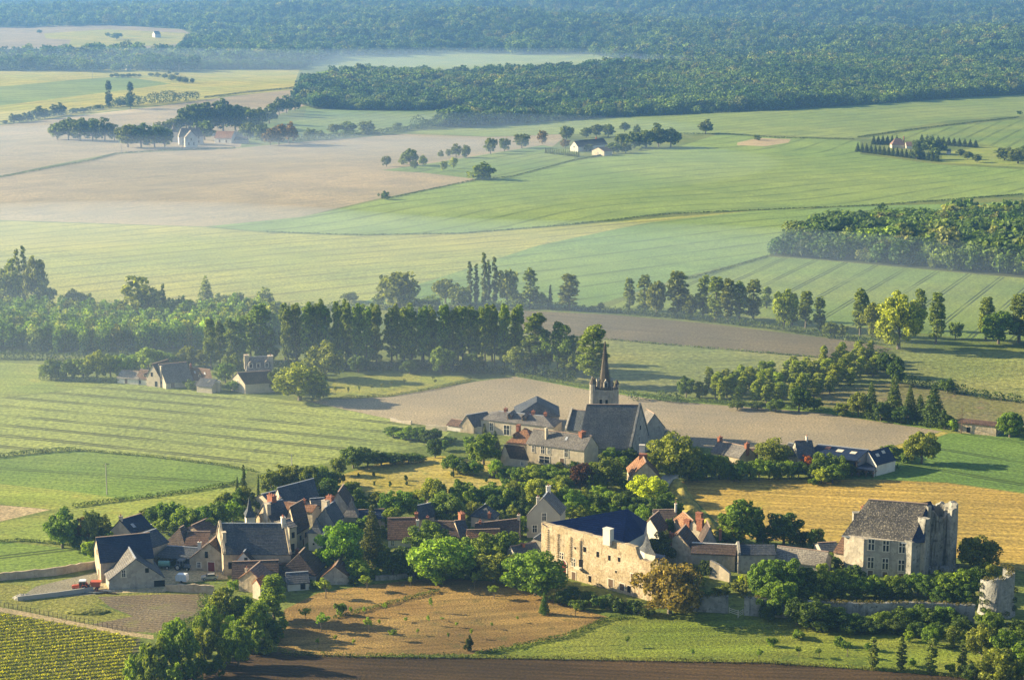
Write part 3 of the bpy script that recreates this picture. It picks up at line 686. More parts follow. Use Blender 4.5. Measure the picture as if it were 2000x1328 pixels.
    for wn in wins:                      # (face, position 0-1, height of centre, w, h, kind)
        f, s, z, w_, h, *r = wn; k = r[0] if r else 'w'
        if f == 'F': c, n = q(s, 0, z), -Vector((-U.y, U.x, 0)).normalized()
        elif f == 'R': c, n = q(1, s, z), Vector((Vv.y, -Vv.x, 0)).normalized()
        elif f == 'L': c, n = q(0, s, z), -Vector((Vv.y, -Vv.x, 0)).normalized()
        window(e, c, n, w_, h, k)
    for dm in dorm:                      # (s, t, w, h, mat)
        s, t, w_, h, *r = dm
        z0 = he+(hr-he)*(t/.5); c = q(s, t, z0); V, Fc = [], []
        dp = h/((hr-he)/(lw/2))+.4
        boxv(V, Fc, c+lv*dp/2+ZZ*(h/2-.1), lu, lv, ZZ, w_, dp, h+.2); do = mesh_obj('dormer', V, Fc, M[r[0] if r else 'pale'], ro)
        V, Fc = [], []; dl = dp+1.2
        for sg in (-1, 1):
            pts = [c+lu*sg*(w_/2+.15)-lv*.2+ZZ*(h-.05), c+lu*sg*(w_/2+.15)+lv*dl+ZZ*(h-.05), c+lv*dl+ZZ*(h+w_*.5), c-lv*.2+ZZ*(h+w_*.5)]
            prism(V, Fc, pts if sg > 0 else pts[::-1], .12)
        mesh_obj('dormer_roof', V, Fc, M[rm], do)
        V, Fc = [], []; boxv(V, Fc, c-lv*.03+ZZ*(h*.5), lu, lv, ZZ, w_*.6, .1, h*.7); mesh_obj('pane', V, Fc, M['glass'], do)
    for vt in vents:
        s, t, w_, h, m_ = vt; p = q(s, t, he+(hr-he)*(t/.5)+up); d = (q(s, t+.05, he+(hr-he)*((t+.05)/.5)+up)-p).normalized(); nn = lu.cross(d).normalized()
        V, Fc = [], []; boxv(V, Fc, p+nn*.04, lu, d, nn, w_, h, .1); mesh_obj('skylight', V, Fc, M[m_], ro)
    return e
def stone_wall(label, pts, h, th=.5, wm='stone', name='stone_wall', ragged=.15, cat='wall', group=None, seed=1, growth=False):
    rg = random.Random(seed); q = [G(*p) for p in pts]; V, Fc = [], []; rows = []
    for i in range(len(q)-1):
        a, b = q[i], q[i+1]; k = max(1, int((b-a).length/1.2))
        for j in range(k+(i == len(q)-2)):
            rows.append((a.lerp(b, j/k), (b-a).normalized(), i+j/k))
    O = q[0].copy(); hs = h if isinstance(h, (list, tuple)) else [h]*len(q)
    for p, d, s in rows:
        n = Vector((-d.y, d.x, 0)); i = min(int(s), len(hs)-2); hh = hs[i]+(hs[i+1]-hs[i])*(s-i)+rg.uniform(-ragged, ragged)
        for sg in (-1, 1):
            for z in (-.5, hh): V.append(p-O+n*sg*th/2+ZZ*z)
    for i in range(len(rows)-1):
        a, b = 4*i, 4*i+4
        Fc += [[a, b, b+1, a+1], [a+3, b+3, b+2, a+2], [a+1, b+1, b+3, a+3]]
    Fc += [[0, 1, 3, 2], [len(V)-4, len(V)-2, len(V)-1, len(V)-3]]
    if growth:
        e = empty(name, O, label, cat, group); mesh_obj('wall', V, Fc, M[wm], e); g_ = np.random.default_rng(seed); B = []
        for i in range(0, len(rows)):
            if g_.random() < .8: B.append(((rows[i][0].x-O.x+g_.normal()*.1, rows[i][0].y-O.y+g_.normal()*.1, V[4*i+1].z+.1), g_.uniform(.4, .8)))
        o = D_.objects.new('top_growth', leaf_mesh('top_growth', B, len(B)*90, .3, g_, LEAF)); COL.objects.link(o); o.parent = e; o.color = (.12, .11, .03, 1)
        o.location = (0, 0, 0); return e
    o = mesh_obj(name, V, Fc, M[wm]); o.location = O; return tag(o, label, cat, group)
# ================================================================ BUILDINGS
# ---- farm at the lower left
house('stone_barn', 'big stone barn with a dark slate roof and tall lit left gable, beside the tractor', (196, 1097), (299.5, 1087), (184, 1070), 5.4, 1050, 'x', 'stone', 'navy', cat='barn', wins=[('L', .5, 6.2, 1, 1.4, 'o'), ('L', .35, 1.2, 2.4, 2.4, 'd')])
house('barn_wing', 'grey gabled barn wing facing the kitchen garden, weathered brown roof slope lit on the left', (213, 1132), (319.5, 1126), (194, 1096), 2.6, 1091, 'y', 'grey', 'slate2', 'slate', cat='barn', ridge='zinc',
      wins=[('F', .27, 4.0, 1.0, 1.7), ('F', .70, 4.5, .9, 1.2, 'o'), ('F', .92, 1.0, 2.6, 1.6, 'o')])
house('stone_outbuilding', 'grey slate outbuilding between the dark barn and the farm carport', (298, 1067), (328, 1056.5), (252, 1059), 5, 1043, 'x', 'stone', 'slate', cat='barn', ridge='zinc')
house('farmhouse', 'farmhouse with black slate roof, skylight and ivy covered left gable', (256.6, 1040), (296.6, 1028), (214.4, 1037), 3.4, 1015, 'x', 'pale', 'navy', chims=[(.04, .5, .9, .9, 'pale', 1)], wins=[('F', .75, 1.6, 1.2, 1.6, 'w')], vents=[(.3, .2, .9, 1.3, 'zinc')])
house('farm_carport', 'open fronted farm carport with low grey slate roof facing the yard', (305, 1086.6), (370, 1091), (352, 1069), 2.6, 1066, 'x', 'stone', 'slate', cat='carport', openf=3, ridge='zinc')
house('stone_cottage', 'small stone cottage with red door and white chimney beside the farm yard', (370, 1090), (450, 1094), 11, 3.1, 1060, 'y', 'stone', 'dtile', chims=[(.22, .12, .9, -.4, 'white', 1)],
      wins=[('F', .23, 1.5, 1.0, 1.3), ('F', .42, 4.3, .8, 1.7, 'o'), ('F', .53, 1.2, 1.7, 2.4, 'r')])
house('tiled_barn', 'brown tiled barn with lit stone right gable behind the farm cottage', (362, 1064), (404.7, 1064), 9, 3.2, 1038, 'x', 'stone', 'tile', cat='barn', wins=[('R', .4, 2.5, .9, 1.4, 'o')])
house('hipped_shed', 'small hipped shed with dark mossy tiles left of the brown tiled barn', (322, 1060), (361, 1064), 8, 3, 1037, 'y', 'stone', 'dtile', hip=1, cat='shed', wins=[('F', .6, 1.5, 1, 1.6, 'o')])
house('low_roofed_barn', 'low brown roof rising behind the garden shrubs left of the great slate house', (400, 1046), (430, 1032), 8, 3.2, 1026, 'x', 'stone', 'tile', cat='barn')
house('great_slate_house', 'great house with vast blue slate roof and tall gable lit along its left edge', (436, 1079), (568, 1079.6), (422, 1057), 5.9, 1022, 'x', 'stone', 'slate', ridge='zinc', parapet='lr',
      chims=[(.96, .5, 1.5, 1.6, 'white', 3), (.04, .22, 1.4, -1.5, 'pale', 0)], wins=[('R', .5, 5.2, 1.0, 2.0, 'o'), ('F', .1, 2.6, 1, 1.8, 'o')])
house('gabled_annex', 'small annex with white gable and dark roof in front of the blue slate roof', (457, 1098), (496, 1098), (471, 1081), 4, 1078, 'y', 'white', 'redtile', 'dtile', ridge='zinc', chims=[(.15, .5, 1.2, .2, 'pale', 1)], wins=[('F', .6, 4.8, .8, .9, 'o')])  # left slope takes redder tile, its sunlit tone put into the colour
house('long_tiled_outbuilding', 'long low outbuilding of speckled dark tiles below the great slate house', (453.6, 1127), (543, 1124), 8, 2.6, 1097, 'x', 'stone', 'dtile', cat='barn')
house('pink_roofed_cottage', 'cottage with dull pink tiled roof slope among trees below the speckled dark roof', (466, 1129), (512, 1135), (485, 1113), 3.2, 1113, 'y', 'stone', 'redtile', 'pinktile', chims=[(.3, .12, .7, -.1, 'pale', 1)])
house('orange_roofed_shed', 'narrow tall shed with bright orange tiled roof beside the pink roofed cottage', (493, 1139), (508, 1144), (507, 1130), 3.6, 1131, 'y', 'pinkish' if 'pinkish' in M else 'pale', 'orange', cat='shed', over=.15, ridge=None)
house('brown_tiled_house', 'brown tiled house with brick chimney right under the great slate roof', (541, 1101), (590, 1100), 7, 3.2, 1081, 'x', 'stone', 'tile', chims=[(.78, .5, 1.3, 1.0, 'brick', 1), (.02, .1, .6, -1.5, 'brick', 0)])
house('black_tiled_house', 'house with broad black mottled tile gable roof left of the lane end', (546, 1117), (616, 1121), (566, 1096), 2.6, 1085, 'y', 'grey', 'dtile', hip=.35, wins=[('F', .78, 1.2, 1.4, 1.5, 'o')])
house('slate_shed', 'small blue slate shed with whitewashed wall at the edge of the orchard', (562, 1139), (604, 1136), 6, 2, 1119, 'x', 'white', 'slate', cat='shed', ridge='zinc', wins=[('F', .7, 1, 1.2, 1.5, 'o')])
house('orange_edged_cottage', 'stone gabled cottage with orange tiles catching the sun above the orchard', (627, 1127), (682, 1126), (636, 1113), 2.0, 1105, 'y', 'grey', 'redtile', 'tile', chims=[(.97, .7, 1.2, -2.0, 'brick', 0)])  # brighter tile left, darker right: sun and shade given as roof colour
# ---- village heart
house('pepperpot_turret', 'slim slate turret with sunlit left edge beside the tall cypresses', (481, 1010), (498, 1009), (478, 1003), 7.2, 967, 'p', 'white', 'slate', cat='turret', over=.45)
house('slate_manor', 'grey slate manor with lit rubble gable and big pale chimney behind the great roof', (532, 1022), (568, 1014), (500, 1010), 5.8, 984, 'x', 'stone', 'slate', ridge='zinc', chims=[(.02, .32, 1.8, .3, 'pale', 0), (.55, .62, 2.3, 1.5, 'brick', 3)])
house('blue_slate_hall', 'large blue slate hall highest at the rear of the village heart', (552, 987), (622, 968), (534, 972), 4.6, 953, 'x', 'pale', 'slate', ridge='zinc', cat='hall')
house('low_slate_wing', 'low slate wing joined to the left of the blue slate hall', (527, 981), (556, 974), 7, 4.2, 965, 'x', 'pale', 'slate', ridge='zinc')
house('red_tiled_range', 'long narrow range with rust red tiles over pale wall in the village heart', (518, 988), (610, 999), 5, 4.6, 976, 'x', 'pale', 'redtile', chims=[(.22, .5, .8, .9, 'pale', 1), (.74, .5, .9, 1.1, 'brick', 1)])
house('lane_house', 'tall stone house with dark roof whose ochre wall lines the lane', (579, 1040), (604, 1025), (556, 1022), 4.6, 990, 'x', 'stone', 'dtile', wins=[('F', .3, 2.6, .9, 1.4, 'o'), ('F', .7, 2.6, .9, 1.4, 'o'), ('F', .5, .9, 1.1, 2.0, 'd')])
house('narrow_lane_house', 'narrow tall house with dark doorway beside the white chimney stack', (565, 1030), (579, 1027), 7, 6.8, 1016, 'x', 'pale', 'slate2', wins=[('F', .5, 4.6, .9, 1.6, 'o'), ('F', .4, 1.2, 1.1, 2.2, 'o')])
house('white_pavilion', 'white square pavilion with swept slate pyramid roof at the lane corner', (602, 1040), (627, 1041), 4.4, 4.8, 1009, 'p', 'white', 'slate', cat='pavilion', over=.5, wins=[('F', .4, 1.8, .5, .5, 'o')])
house('gabled_stone_house', 'grey stone gabled house with slate roof next to the square brick chimneys', (618, 1014), (652, 1021), (637, 1000), 5, 992, 'y', 'grey', 'slate', ridge='zinc', chims=[(.35, .35, 1.9, 1.2, 'pale', 1), (.3, .9, 1.9, 1.3, 'brick', 2)])
house('rear_tiled_house', 'house with dark tile roof rising behind the brick chimneys', (642, 987), (680, 988), 8, 5, 961, 'y', 'grey', 'dtile')
house('round_turret', 'pointed grey slate turret right of the gabled stone house', (670, 1008), (698, 1009), 4, 3.6, 971, 'p', 'grey', 'slate2', cat='turret', over=.5)
house('grey_slate_annex', 'small slate annex tucked between the chimneys and the red tiled range', (611, 992), (637, 990), 7, 4.6, 974, 'x', 'pale', 'slate', ridge='zinc')
house('long_slate_row', 'low row with dark slate roof between the conifer and the turret', (697, 1013), (752, 1011), 7, 3, 996, 'x', 'stone', 'navy')
house('speckled_tile_house', 'low house of speckled red brown tiles right of the tall spruce', (758, 1052), (816, 1051), 10, 2.4, 1012, 'x', 'white', 'tile', chims=[(.96, .5, 1.3, 1.2, 'brick', 1), (1.0, .2, 1.0, .2, 'white', 1)], wins=[('F', .15, 1.2, .9, 1.3)])
house('ivy_roofed_row', 'row with dark tiles half hidden by the walnut trees below the grove', (828, 1048), (899, 1050), 10, 2.6, 1017, 'x', 'stone', 'dtile', chims=[(.03, .5, .9, 1, 'brick', 1)])
house('slate_bay', 'slate roofed bay joining the dark tiled row with a brick chimney', (900, 1051), (918, 1049), 9, 2.6, 1017, 'x', 'stone', 'slate', chims=[(.85, .6, 2.0, 1.6, 'brick', 2)])
house('rust_tiled_house', 'house with rust tiles and orange lit left verge left of the fort', (925, 1055), (1011, 1045), (934, 1035), 2.8, 1022, 'x', 'stone', 'dtile', chims=[(.1, .5, .9, .4, 'brick', 1), (.98, .5, 1.1, .9, 'pale', 1)])
house('front_rust_lean_to', 'lower rust red roof slope under the brick chimney left of the fort', (915, 1064), (978, 1062), 7, 2.2, 1035, 'x', 'stone', 'redtile')
house('hipped_slate_house', 'slate hipped roof with pale edges half hidden behind the chimneys', (920, 1006), (965, 1013), (930, 995), 3.2, 990, 'y', 'pale', 'slate', ridge='zinc', hip=.9, chims=[(.8, 0, .8, -1.5, 'brick', 1)])
house('shaded_slate_house', 'shaded slate house left of the big grey leaved tree', (815, 1013), (848, 1006), (818, 1000), 3.8, 987, 'x', 'stone', 'slate', ridge='zinc')
house('rear_slate_house', 'distant dark slate roof glimpsed over the grove below the dry meadow', (835, 978), (858, 976), 7, 3, 966, 'x', 'stone', 'slate2')
house('tall_grey_house', 'tall grey rendered house with white windows and pale slate slope left behind the fort', (1029, 1006), (1093.4, 1004), (1041, 991), 6.2, 971, 'y', 'render', 'slate2', ridge='zinc', chims=[(.5, .85, 1.2, 1.3, 'white', 1), (.28, .3, .8, -.6, 'white', 1)],
      wins=[('F', .52, 5.6, 1.2, 2.0), ('F', .24, 2.4, 1.3, 1.9)])
house('leaning_shed', 'shed roof with white gable leaning on the left end of the fort', (1023, 1068), (1062, 1058), (1043, 1054), 4, 1051, 'y', 'white', 'slate', cat='shed', ridge='zinc')
house('low_slate_lean_to', 'low dark slate roof with brick chimney stub at the foot of the fort', (1012, 1091), (1060, 1082), 7, 3, 1067, 'x', 'grey', 'slate', cat='shed', chims=[(.45, .45, 1.1, .2, 'brick', 0)])
# ---- right of the fort
house('dark_roofed_cottage', 'cottage with long dark tile roof and white chimney beyond the navy roof', (1281, 1018), (1324, 1017), 9, 3.2, 996, 'x', 'white', 'dtile', chims=[(1.0, .4, .8, 1.8, 'white', 1)])
house('white_gabled_cottage', 'cottage with white gable, orange lit verge and skylight right of the navy roof', (1251, 1030), (1287, 1040), (1268, 1016), 3.4, 1012, 'y', 'white', 'redtile', 'dtile', vents=[])  # orange left slope against dark right one paints in the side light
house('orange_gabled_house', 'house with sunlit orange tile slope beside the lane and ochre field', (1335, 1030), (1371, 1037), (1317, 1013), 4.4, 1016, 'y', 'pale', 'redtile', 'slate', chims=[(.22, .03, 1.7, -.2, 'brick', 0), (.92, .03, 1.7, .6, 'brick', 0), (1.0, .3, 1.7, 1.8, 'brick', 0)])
house('dark_gabled_house', 'stone house with plunging dark tile roof and red chimney over the long wall', (1297, 1063), (1351, 1073), (1312, 1046), 4.6, 1041, 'y', 'stone', 'redtile', 'dtile', chims=[(.2, 0.05, 1.5, -.6, 'brick', 1)])  # dark tile roof whose sunlit left slope is coloured orange
house('black_gabled_cottage', 'little cottage with black tile gable roof behind the long white ridge', (1372, 1058), (1400, 1057), (1366, 1044), 3.6, 1030, 'y', 'grey', 'dtile', chims=[(1.25, .1, .7, -1.2, 'brick', 1)])
house('long_stone_house', 'long stone house with rust tile roof and jagged white ridge tiles', (1351, 1079), (1436, 1083), 7, 4.4, 1060, 'x', 'stone', 'dtile', ridge='frame')
house('navy_slate_house', 'long navy slate roofed house between the stone house and the pale barn', (1442, 1082), (1514, 1082), 6, 5, 1063, 'x', 'grey', 'slate', ridge=None, parapet='l')
house('navy_slate_lean_to', 'lower navy slate lean-to with small white vent before the long slate house', (1441, 1099), (1513, 1098), 4.2, 2.6, 1089, 's', 'grey', 'slate', cat='shed', chims=[(.15, .5, .6, .3, 'white', 0)])
house('lichened_barn', 'barn with pale lichened slate roof left of the castle', (1511, 1092), (1609, 1104), (1527, 1077), 3, 1066, 'x', 'grey', 'lichen', cat='barn')
house('brown_castle_annex', 'small brown roofed annex against the left corner of the castle', (1629, 1077), (1652, 1081), 6, 3.2, 1046, 's', 'pale', 'tile')
house('slate_castle_annex', 'low dark slate annex left of the brown roofed annex by the castle', (1606, 1076), (1640, 1074), 6, 2.6, 1060, 'x', 'grey', 'slate')
# ---- church side
house('two_storey_house', 'long cream two storey house with brick chimney in front of the church', (1029, 864), (1141, 878), (1057, 857), 6.3, 838, 'x', 'pale', 'slate2', ridge='ridge', chims=[(.83, .55, 2.0, .9, 'brick', 1), (.28, .25, .9, 1.2, 'pale', 0)],
      wins=[('F', .11, 4.6, .9, 2.0), ('F', .28, 4.6, 1.3, 2.2), ('F', .385, 4.6, .9, 2.2), ('F', .69, 4.5, 1.3, 2.4), ('F', .31, 1.6, 3.6, 2.1), ('F', .62, 1.5, 1.4, 2.3, 'd')], vents=[(.62, .3, .7, 1.2, 'zinc')])
house('red_tiled_house', 'hipped house with patched red tiles wedged behind the cream two storey house', (990, 863), (1040, 868), 10, 3.4, 834, 'x', 'pale', 'redtile', hip=.8, chims=[(.22, .5, 1.6, .8, 'brick', 0)], dorm=[(.25, .12, 1.3, 1.3, 'wood')])
house('garden_cottage', 'small dark roofed cottage with pale gable left of the cream house', (995, 890), (1031, 894), (978, 888), 3.2, 868, 'x', 'pale', 'dtile', wins=[('F', .7, 1.2, 1, 1)])
house('long_farmhouse', 'long farmhouse with grey hipped roof, two dormers and zinc ridge left of the church', (939, 818), (1081, 834), (957, 805), 4.6, 800, 'x', 'pale', 'slate2', ridge='zinc', hip=1, chims=[(.28, .55, 1.5, .9, 'brick', 1), (.66, .55, 1.5, 1.0, 'brick', 2), (.82, .6, 1.3, .8, 'brick', 1)],
      dorm=[(.38, .13, 1.4, 1.5, 'wood'), (.58, .13, 1.4, 1.5, 'wood')], wins=[('F', .15, 2.4, 1.3, 2.6), ('F', .36, 1.8, 2.2, 3.2), ('F', .05, 2.4, .8, 1.6, 'o')])
house('dark_barn', 'dark slate barn with wide gable end behind the long farmhouse', (1006, 812), (1092, 812), 14, 4.6, 788, 'y', 'grey', 'slate', ridge=None, hip=.35, cat='barn')
house('slate_gable_barn', 'barn with cream gable and blue slate slope left of the long farmhouse', (899, 829), (925, 832), (938, 822), 2.6, 811, 'y', 'stone', 'slate', ridge='zinc', cat='barn')
house('tiny_tiled_shed', 'tiny tiled shed with whitewashed wall at the far left of the church hamlet', (873, 829), (900, 833), 6, 1.9, 818, 'x', 'white', 'tile', cat='shed')
house('orange_steep_house', 'steep orange tiled house with brick chimney between the maple and the golden tree', (1232, 930), (1290, 933), (1225, 912), 4.2, 903, 'y', 'stone', 'redtile', 'tile', chims=[(.5, .7, 2.2, .6, 'brick', 0), (.5, .98, 1.6, 2.6, 'white', 0)], wins=[('L', .3, 2, 1, 1.4), ('L', .7, 2, 1, 1.4)])
house('pale_garage', 'pale flat roofed garage on the right of the steep orange house', (1285, 936), (1302, 939), 7, 2.4, 930, 's', 'white', 'concrete', cat='garage', ridge=None)
# ---- farm on the right
house('slate_farmhouse', 'farmhouse with grey brown slate roof and a brick chimney on each gable', (1389, 881), (1444, 893), (1420, 874), 3.2, 861, 'x', 'stone', 'slate2', chims=[(.02, .5, 1.4, 1.2, 'brick', 1), (.98, .5, 1.4, 1.0, 'brick', 1)])
house('tiled_lean_to', 'small tiled lean-to right of the farmhouse with two brick chimneys', (1456, 886), (1480, 887), 5, 2.6, 877, 's', 'stone', 'tile', cat='shed')
house('left_slate_farm_building', 'blue grey slate farm building half behind the round yellow green tree', (1528, 886), (1560, 891), 9, 4, 865, 'x', 'grey', 'slate', cat='barn', ridge='zinc')
house('gabled_farm_building', 'slate farm building with white chimney touching the big hangar', (1560, 893), (1592, 892), (1545, 880), 4.2, 861, 'x', 'grey', 'slate', cat='barn', chims=[(.7, .5, .8, 1.2, 'white', 1)])
house('farm_hangar', 'big open farm hangar with dark sheet roof and tan skylights', (1576, 888), (1673, 899), (1620, 874), 4.6, 868, 'x', 'bluegrey', 'navy', cat='hangar', ridge='zinc', openf=4, vents=[(.25, .38, 1.6, 1.3, 'pot'), (.52, .32, 2, 1.4, 'dress'), (.8, .3, 1.8, 1.3, 'dress')])
house('white_walled_hangar', 'lower hangar with lit white end wall and two skylights right of the big hangar', (1684, 897), (1714, 906), (1716, 886), 3.6, 1, 'x', 'white', 'navy', cat='hangar', ridge=None) if False else None
house('white_walled_hangar', 'hangar with dark roof and lit white end wall behind the blue tarpaulin', (1712, 907), (1749, 897), (1680, 893), 3.6, 882, 'x', 'white', 'navy', cat='hangar', ridge=None, vents=[(.3, .3, 1.4, 1.2, 'dress'), (.65, .35, 1.4, 1.2, 'dress')])
house('open_lean_to', 'low open lean-to of grey sheets in front of the white walled hangar', (1664, 914), (1706, 918), 6, 2.4, 903, 's', 'white', 'navy', cat='shed', openf=3, ridge=None)
# ---- hamlet in the hazy middle left
house('low_pale_stable', 'long low stable with pale slate roof at the left end of the hazy hamlet', (229, 737), (270, 740), 7, 2.2, 723, 'x', 'white', 'lichen', cat='stable', wins=[('F', .42, 1, 1.1, 1.7, 'd')])
house('small_brown_lodge', 'little brown roofed lodge with dormer beside the low pale stable', (266, 738), (286, 740), 6, 2.4, 722, 'x', 'white', 'tile', dorm=[(.75, .1, .9, .9, 'pale')], wins=[('F', .35, 1, .8, 1.4, 'o')])
house('ruined_gable_house', 'pinkish stone house with ivy clad ruined gable in the hazy hamlet', (286, 733), (312, 736), 9, 4.0, 711, 'y', 'pale', 'dtile', wins=[('F', .4, 4.6, .8, 1.6, 'o'), ('F', .7, 1.2, 1, 2, 'o')])
house('big_slate_barn', 'big barn with long slate roof and lit pink gable in the hazy hamlet', (324, 747), (377, 742), (299, 738), 2.4, 712, 'x', 'pale', 'slate2', cat='barn', chims=[(0, .35, .8, -.4, 'pale', 0)], wins=[('L', .35, 2.2, .9, 1.5, 'o'), ('F', .25, 1.2, 1.4, 1.8, 'd'), ('L', .7, 1, 1, 2, 'o')])
house('dormered_tile_house', 'brown tiled house with a dormer and two roof windows in the hazy hamlet', (376, 740), (415, 745), (367, 732), 2.6, 717, 'x', 'pale', 'tile', dorm=[(.4, .1, 1.1, 1.2, 'pale')], vents=[(.2, .3, .7, 1, 'zinc'), (.7, .3, .7, 1, 'zinc')], chims=[(.05, .5, .8, .9, 'brick', 1)])
house('slate_coach_house', 'low slate coach house with cream wall before the dormered tile house', (384, 752), (414, 755), 6, 2.6, 738, 'x', 'pale', 'slate', ridge=None, cat='coach house')
house('cream_gable_barn', 'barn with cream gable and half tiled half slate roof beside the round green tree', (478.7, 749), (541, 745), (451, 742), 3.8, 728, 'x', 'pale', 'dtile', cat='barn', wins=[('L', .5, 3.2, 1.0, 1.9, 'w')])
house('manor_house', 'tall hazy manor with steep grey roof, three dormers and two great pale chimneys', (482, 724), (531, 722), 7, 6.2, 698, 'x', 'pale', 'lichen', ridge='zinc', hip=.25, chims=[(.02, .5, 2.6, .8, 'pale', 1), (.98, .5, 2.8, .2, 'pale', 1)], dorm=[(.17, .08, 1.5, 1.9, 'white'), (.47, .08, 1.5, 1.9, 'white'), (.8, .08, 1.5, 1.9, 'white')], cat='manor')
for i, x in enumerate((411, 427)):
    b = G(x, 765); e = empty('gate_pillar', b, 'pale stone gate pillar nearer the '+('dormered tile house' if i == 0 else 'cream gabled barn'), 'gate pillar', 'pillars of the hamlet gateway')
    V, Fc = [], []; boxv(V, Fc, (0, 0, 1.6), Vector((1, 0, 0)), Vector((0, 1, 0)), ZZ, 1.3, 1.3, 4); mesh_obj('pillar', V, Fc, M['pale'], e)
    V, Fc = [], []; boxv(V, Fc, (0, 0, 3.75), Vector((1, 0, 0)), Vector((0, 1, 0)), ZZ, 1.7, 1.7, .3); boxv(V, Fc, (0, 0, 4.05), Vector((1, 0, 0)), Vector((0, 1, 0)), ZZ, .9, .9, .35); mesh_obj('cap', V, Fc, M['dress'], e)
# ---- distant buildings
def far_house(name, label, A, B, depth, he, rise, roof='x', wm='pale', rm='slate2', **kw):
    """like house() for far places that stand on raised ground"""
    g = G((A[0]+B[0])/2, (A[1]+B[1])/2); n0 = set(D_.objects)
    s = H/(H-g.z)                        # build on the sea level plane, then move up the line of sight
    e = house(name, label, A, B, depth, 0.01, rise, roof, wm, rm, **kw)
    return e
def place_house(name, label, A, B, depth, he, rise, roof='x', wm='pale', rm='slate2', rm2=None, hip=0, chims=(), wins=(), dorm=(), cat='house', group=None, ridge=None, parapet=''):
    """A, B: picture points of the front wall's foot on raised ground"""
    a, b = G(*A), G(*B); z = min(a.z, b.z); up = Vector((0, 0, he))
    pa, pb = proj((a.x, a.y, he)), proj((b.x, b.y, he))
    e = house(name, label, pa, pb, depth, he, he+rise, roof, wm, rm, rm2, wins, chims, dorm, cat, group, hip, .35, ridge, parapet)
    e.location.z = z; return e
place_house('chateau', 'hazy pale chateau with steep grey roofs among trees beyond the misty field', (350, 283), (398, 283), 9, 8, 7, 'x', 'white', 'lichen', hip=.6, cat='chateau', chims=[(.4, .5, 1.2, 1.5, 'white'), (.7, .5, 1.2, 1.5, 'white')], wins=[('F', .2, 3, 1.2, 2.4), ('F', .35, 3, 1.2, 2.4), ('F', .8, 3, 1.2, 2.4), ('F', .2, 6.4, 1.2, 1.8), ('F', .35, 6.4, 1.2, 1.8), ('F', .8, 6.4, 1.2, 1.8)])
place_house('chateau_tower', 'hazy square tower with pointed roof at the left of the pale chateau', (334, 278), (348, 278), 6, 9, 8, 'p', 'white', 'lichen', cat='tower')
place_house('chateau_wing', 'gabled wing projecting from the front of the hazy pale chateau', (362, 288), (386, 288), 8, 8.5, 6, 'y', 'white', 'lichen', cat='chateau', wins=[('F', .3, 3, 1.2, 2.6), ('F', .7, 3, 1.2, 2.6), ('F', .5, 7, 1.2, 2)])
place_house('chateau_stable', 'long stable with dull red roof right of the hazy pale chateau', (419, 279), (452, 281), 11, 5, 5.5, 'x', 'white', 'redtile', cat='stable', wins=[('F', .3, 2, 1.4, 2.4, 'd'), ('F', .7, 2, 1.4, 2.4, 'd')])
place_house('stable_annex', 'low grey annex at the right end of the red roofed stable', (453, 280), (482, 281), 8, 3.5, 2.5, 'x', 'render', 'slate2', cat='stable')
place_house('white_gabled_farmhouse', 'distant farmhouse with white left gable and dark roof behind a row of clipped shrubs', (1129, 297), (1186, 291), 9, 4.5, 4.6, 'x', 'white', 'dtile', chims=[(.75, .5, 1.2, 1.2, 'brick')], wins=[('L', .5, 4, 1, 1.4, 'o')])
place_house('cream_farm_wing', 'cream walled wing catching the sun in front of the distant white gabled farmhouse', (1156, 303), (1180, 305), 10, 4, 2.8, 'y', 'pale', 'tile', wins=[('F', .5, 2, 1.2, 1.8)])
place_house('pink_roofed_farmhouse', 'distant farmhouse with pinkish hipped roof inside the dark conifer hedge', (1742, 290), (1768, 290), 9, 3.5, 5, 'x', 'pale', 'pinktile', hip=.8, chims=[(.95, .5, 1.2, 1.4, 'brick')])
place_house('pink_roofed_annex', 'small pink roofed annex right of the hedged distant farmhouse', (1770, 291), (1782, 291), 7, 2.8, 3, 'x', 'white', 'pinktile')
place_house('white_farm_shed', 'tiny white shed beside the orchard right of the hedged farmhouse', (1850, 302), (1857, 302), 4, 3, 1.5, 'x', 'white', 'slate2', cat='shed')
place_house('field_barn', 'tiny dark barn alone in the bright far field at the top left', (303, 74), (314, 74), 12, 7, 6, 'x', 'white', 'slate2', cat='barn')
place_house('far_roadside_cottage', 'tiny pale cottage by the road below the far blue wood', (249, 138), (257, 138), 8, 4, 4, 'x', 'white', 'pinktile')
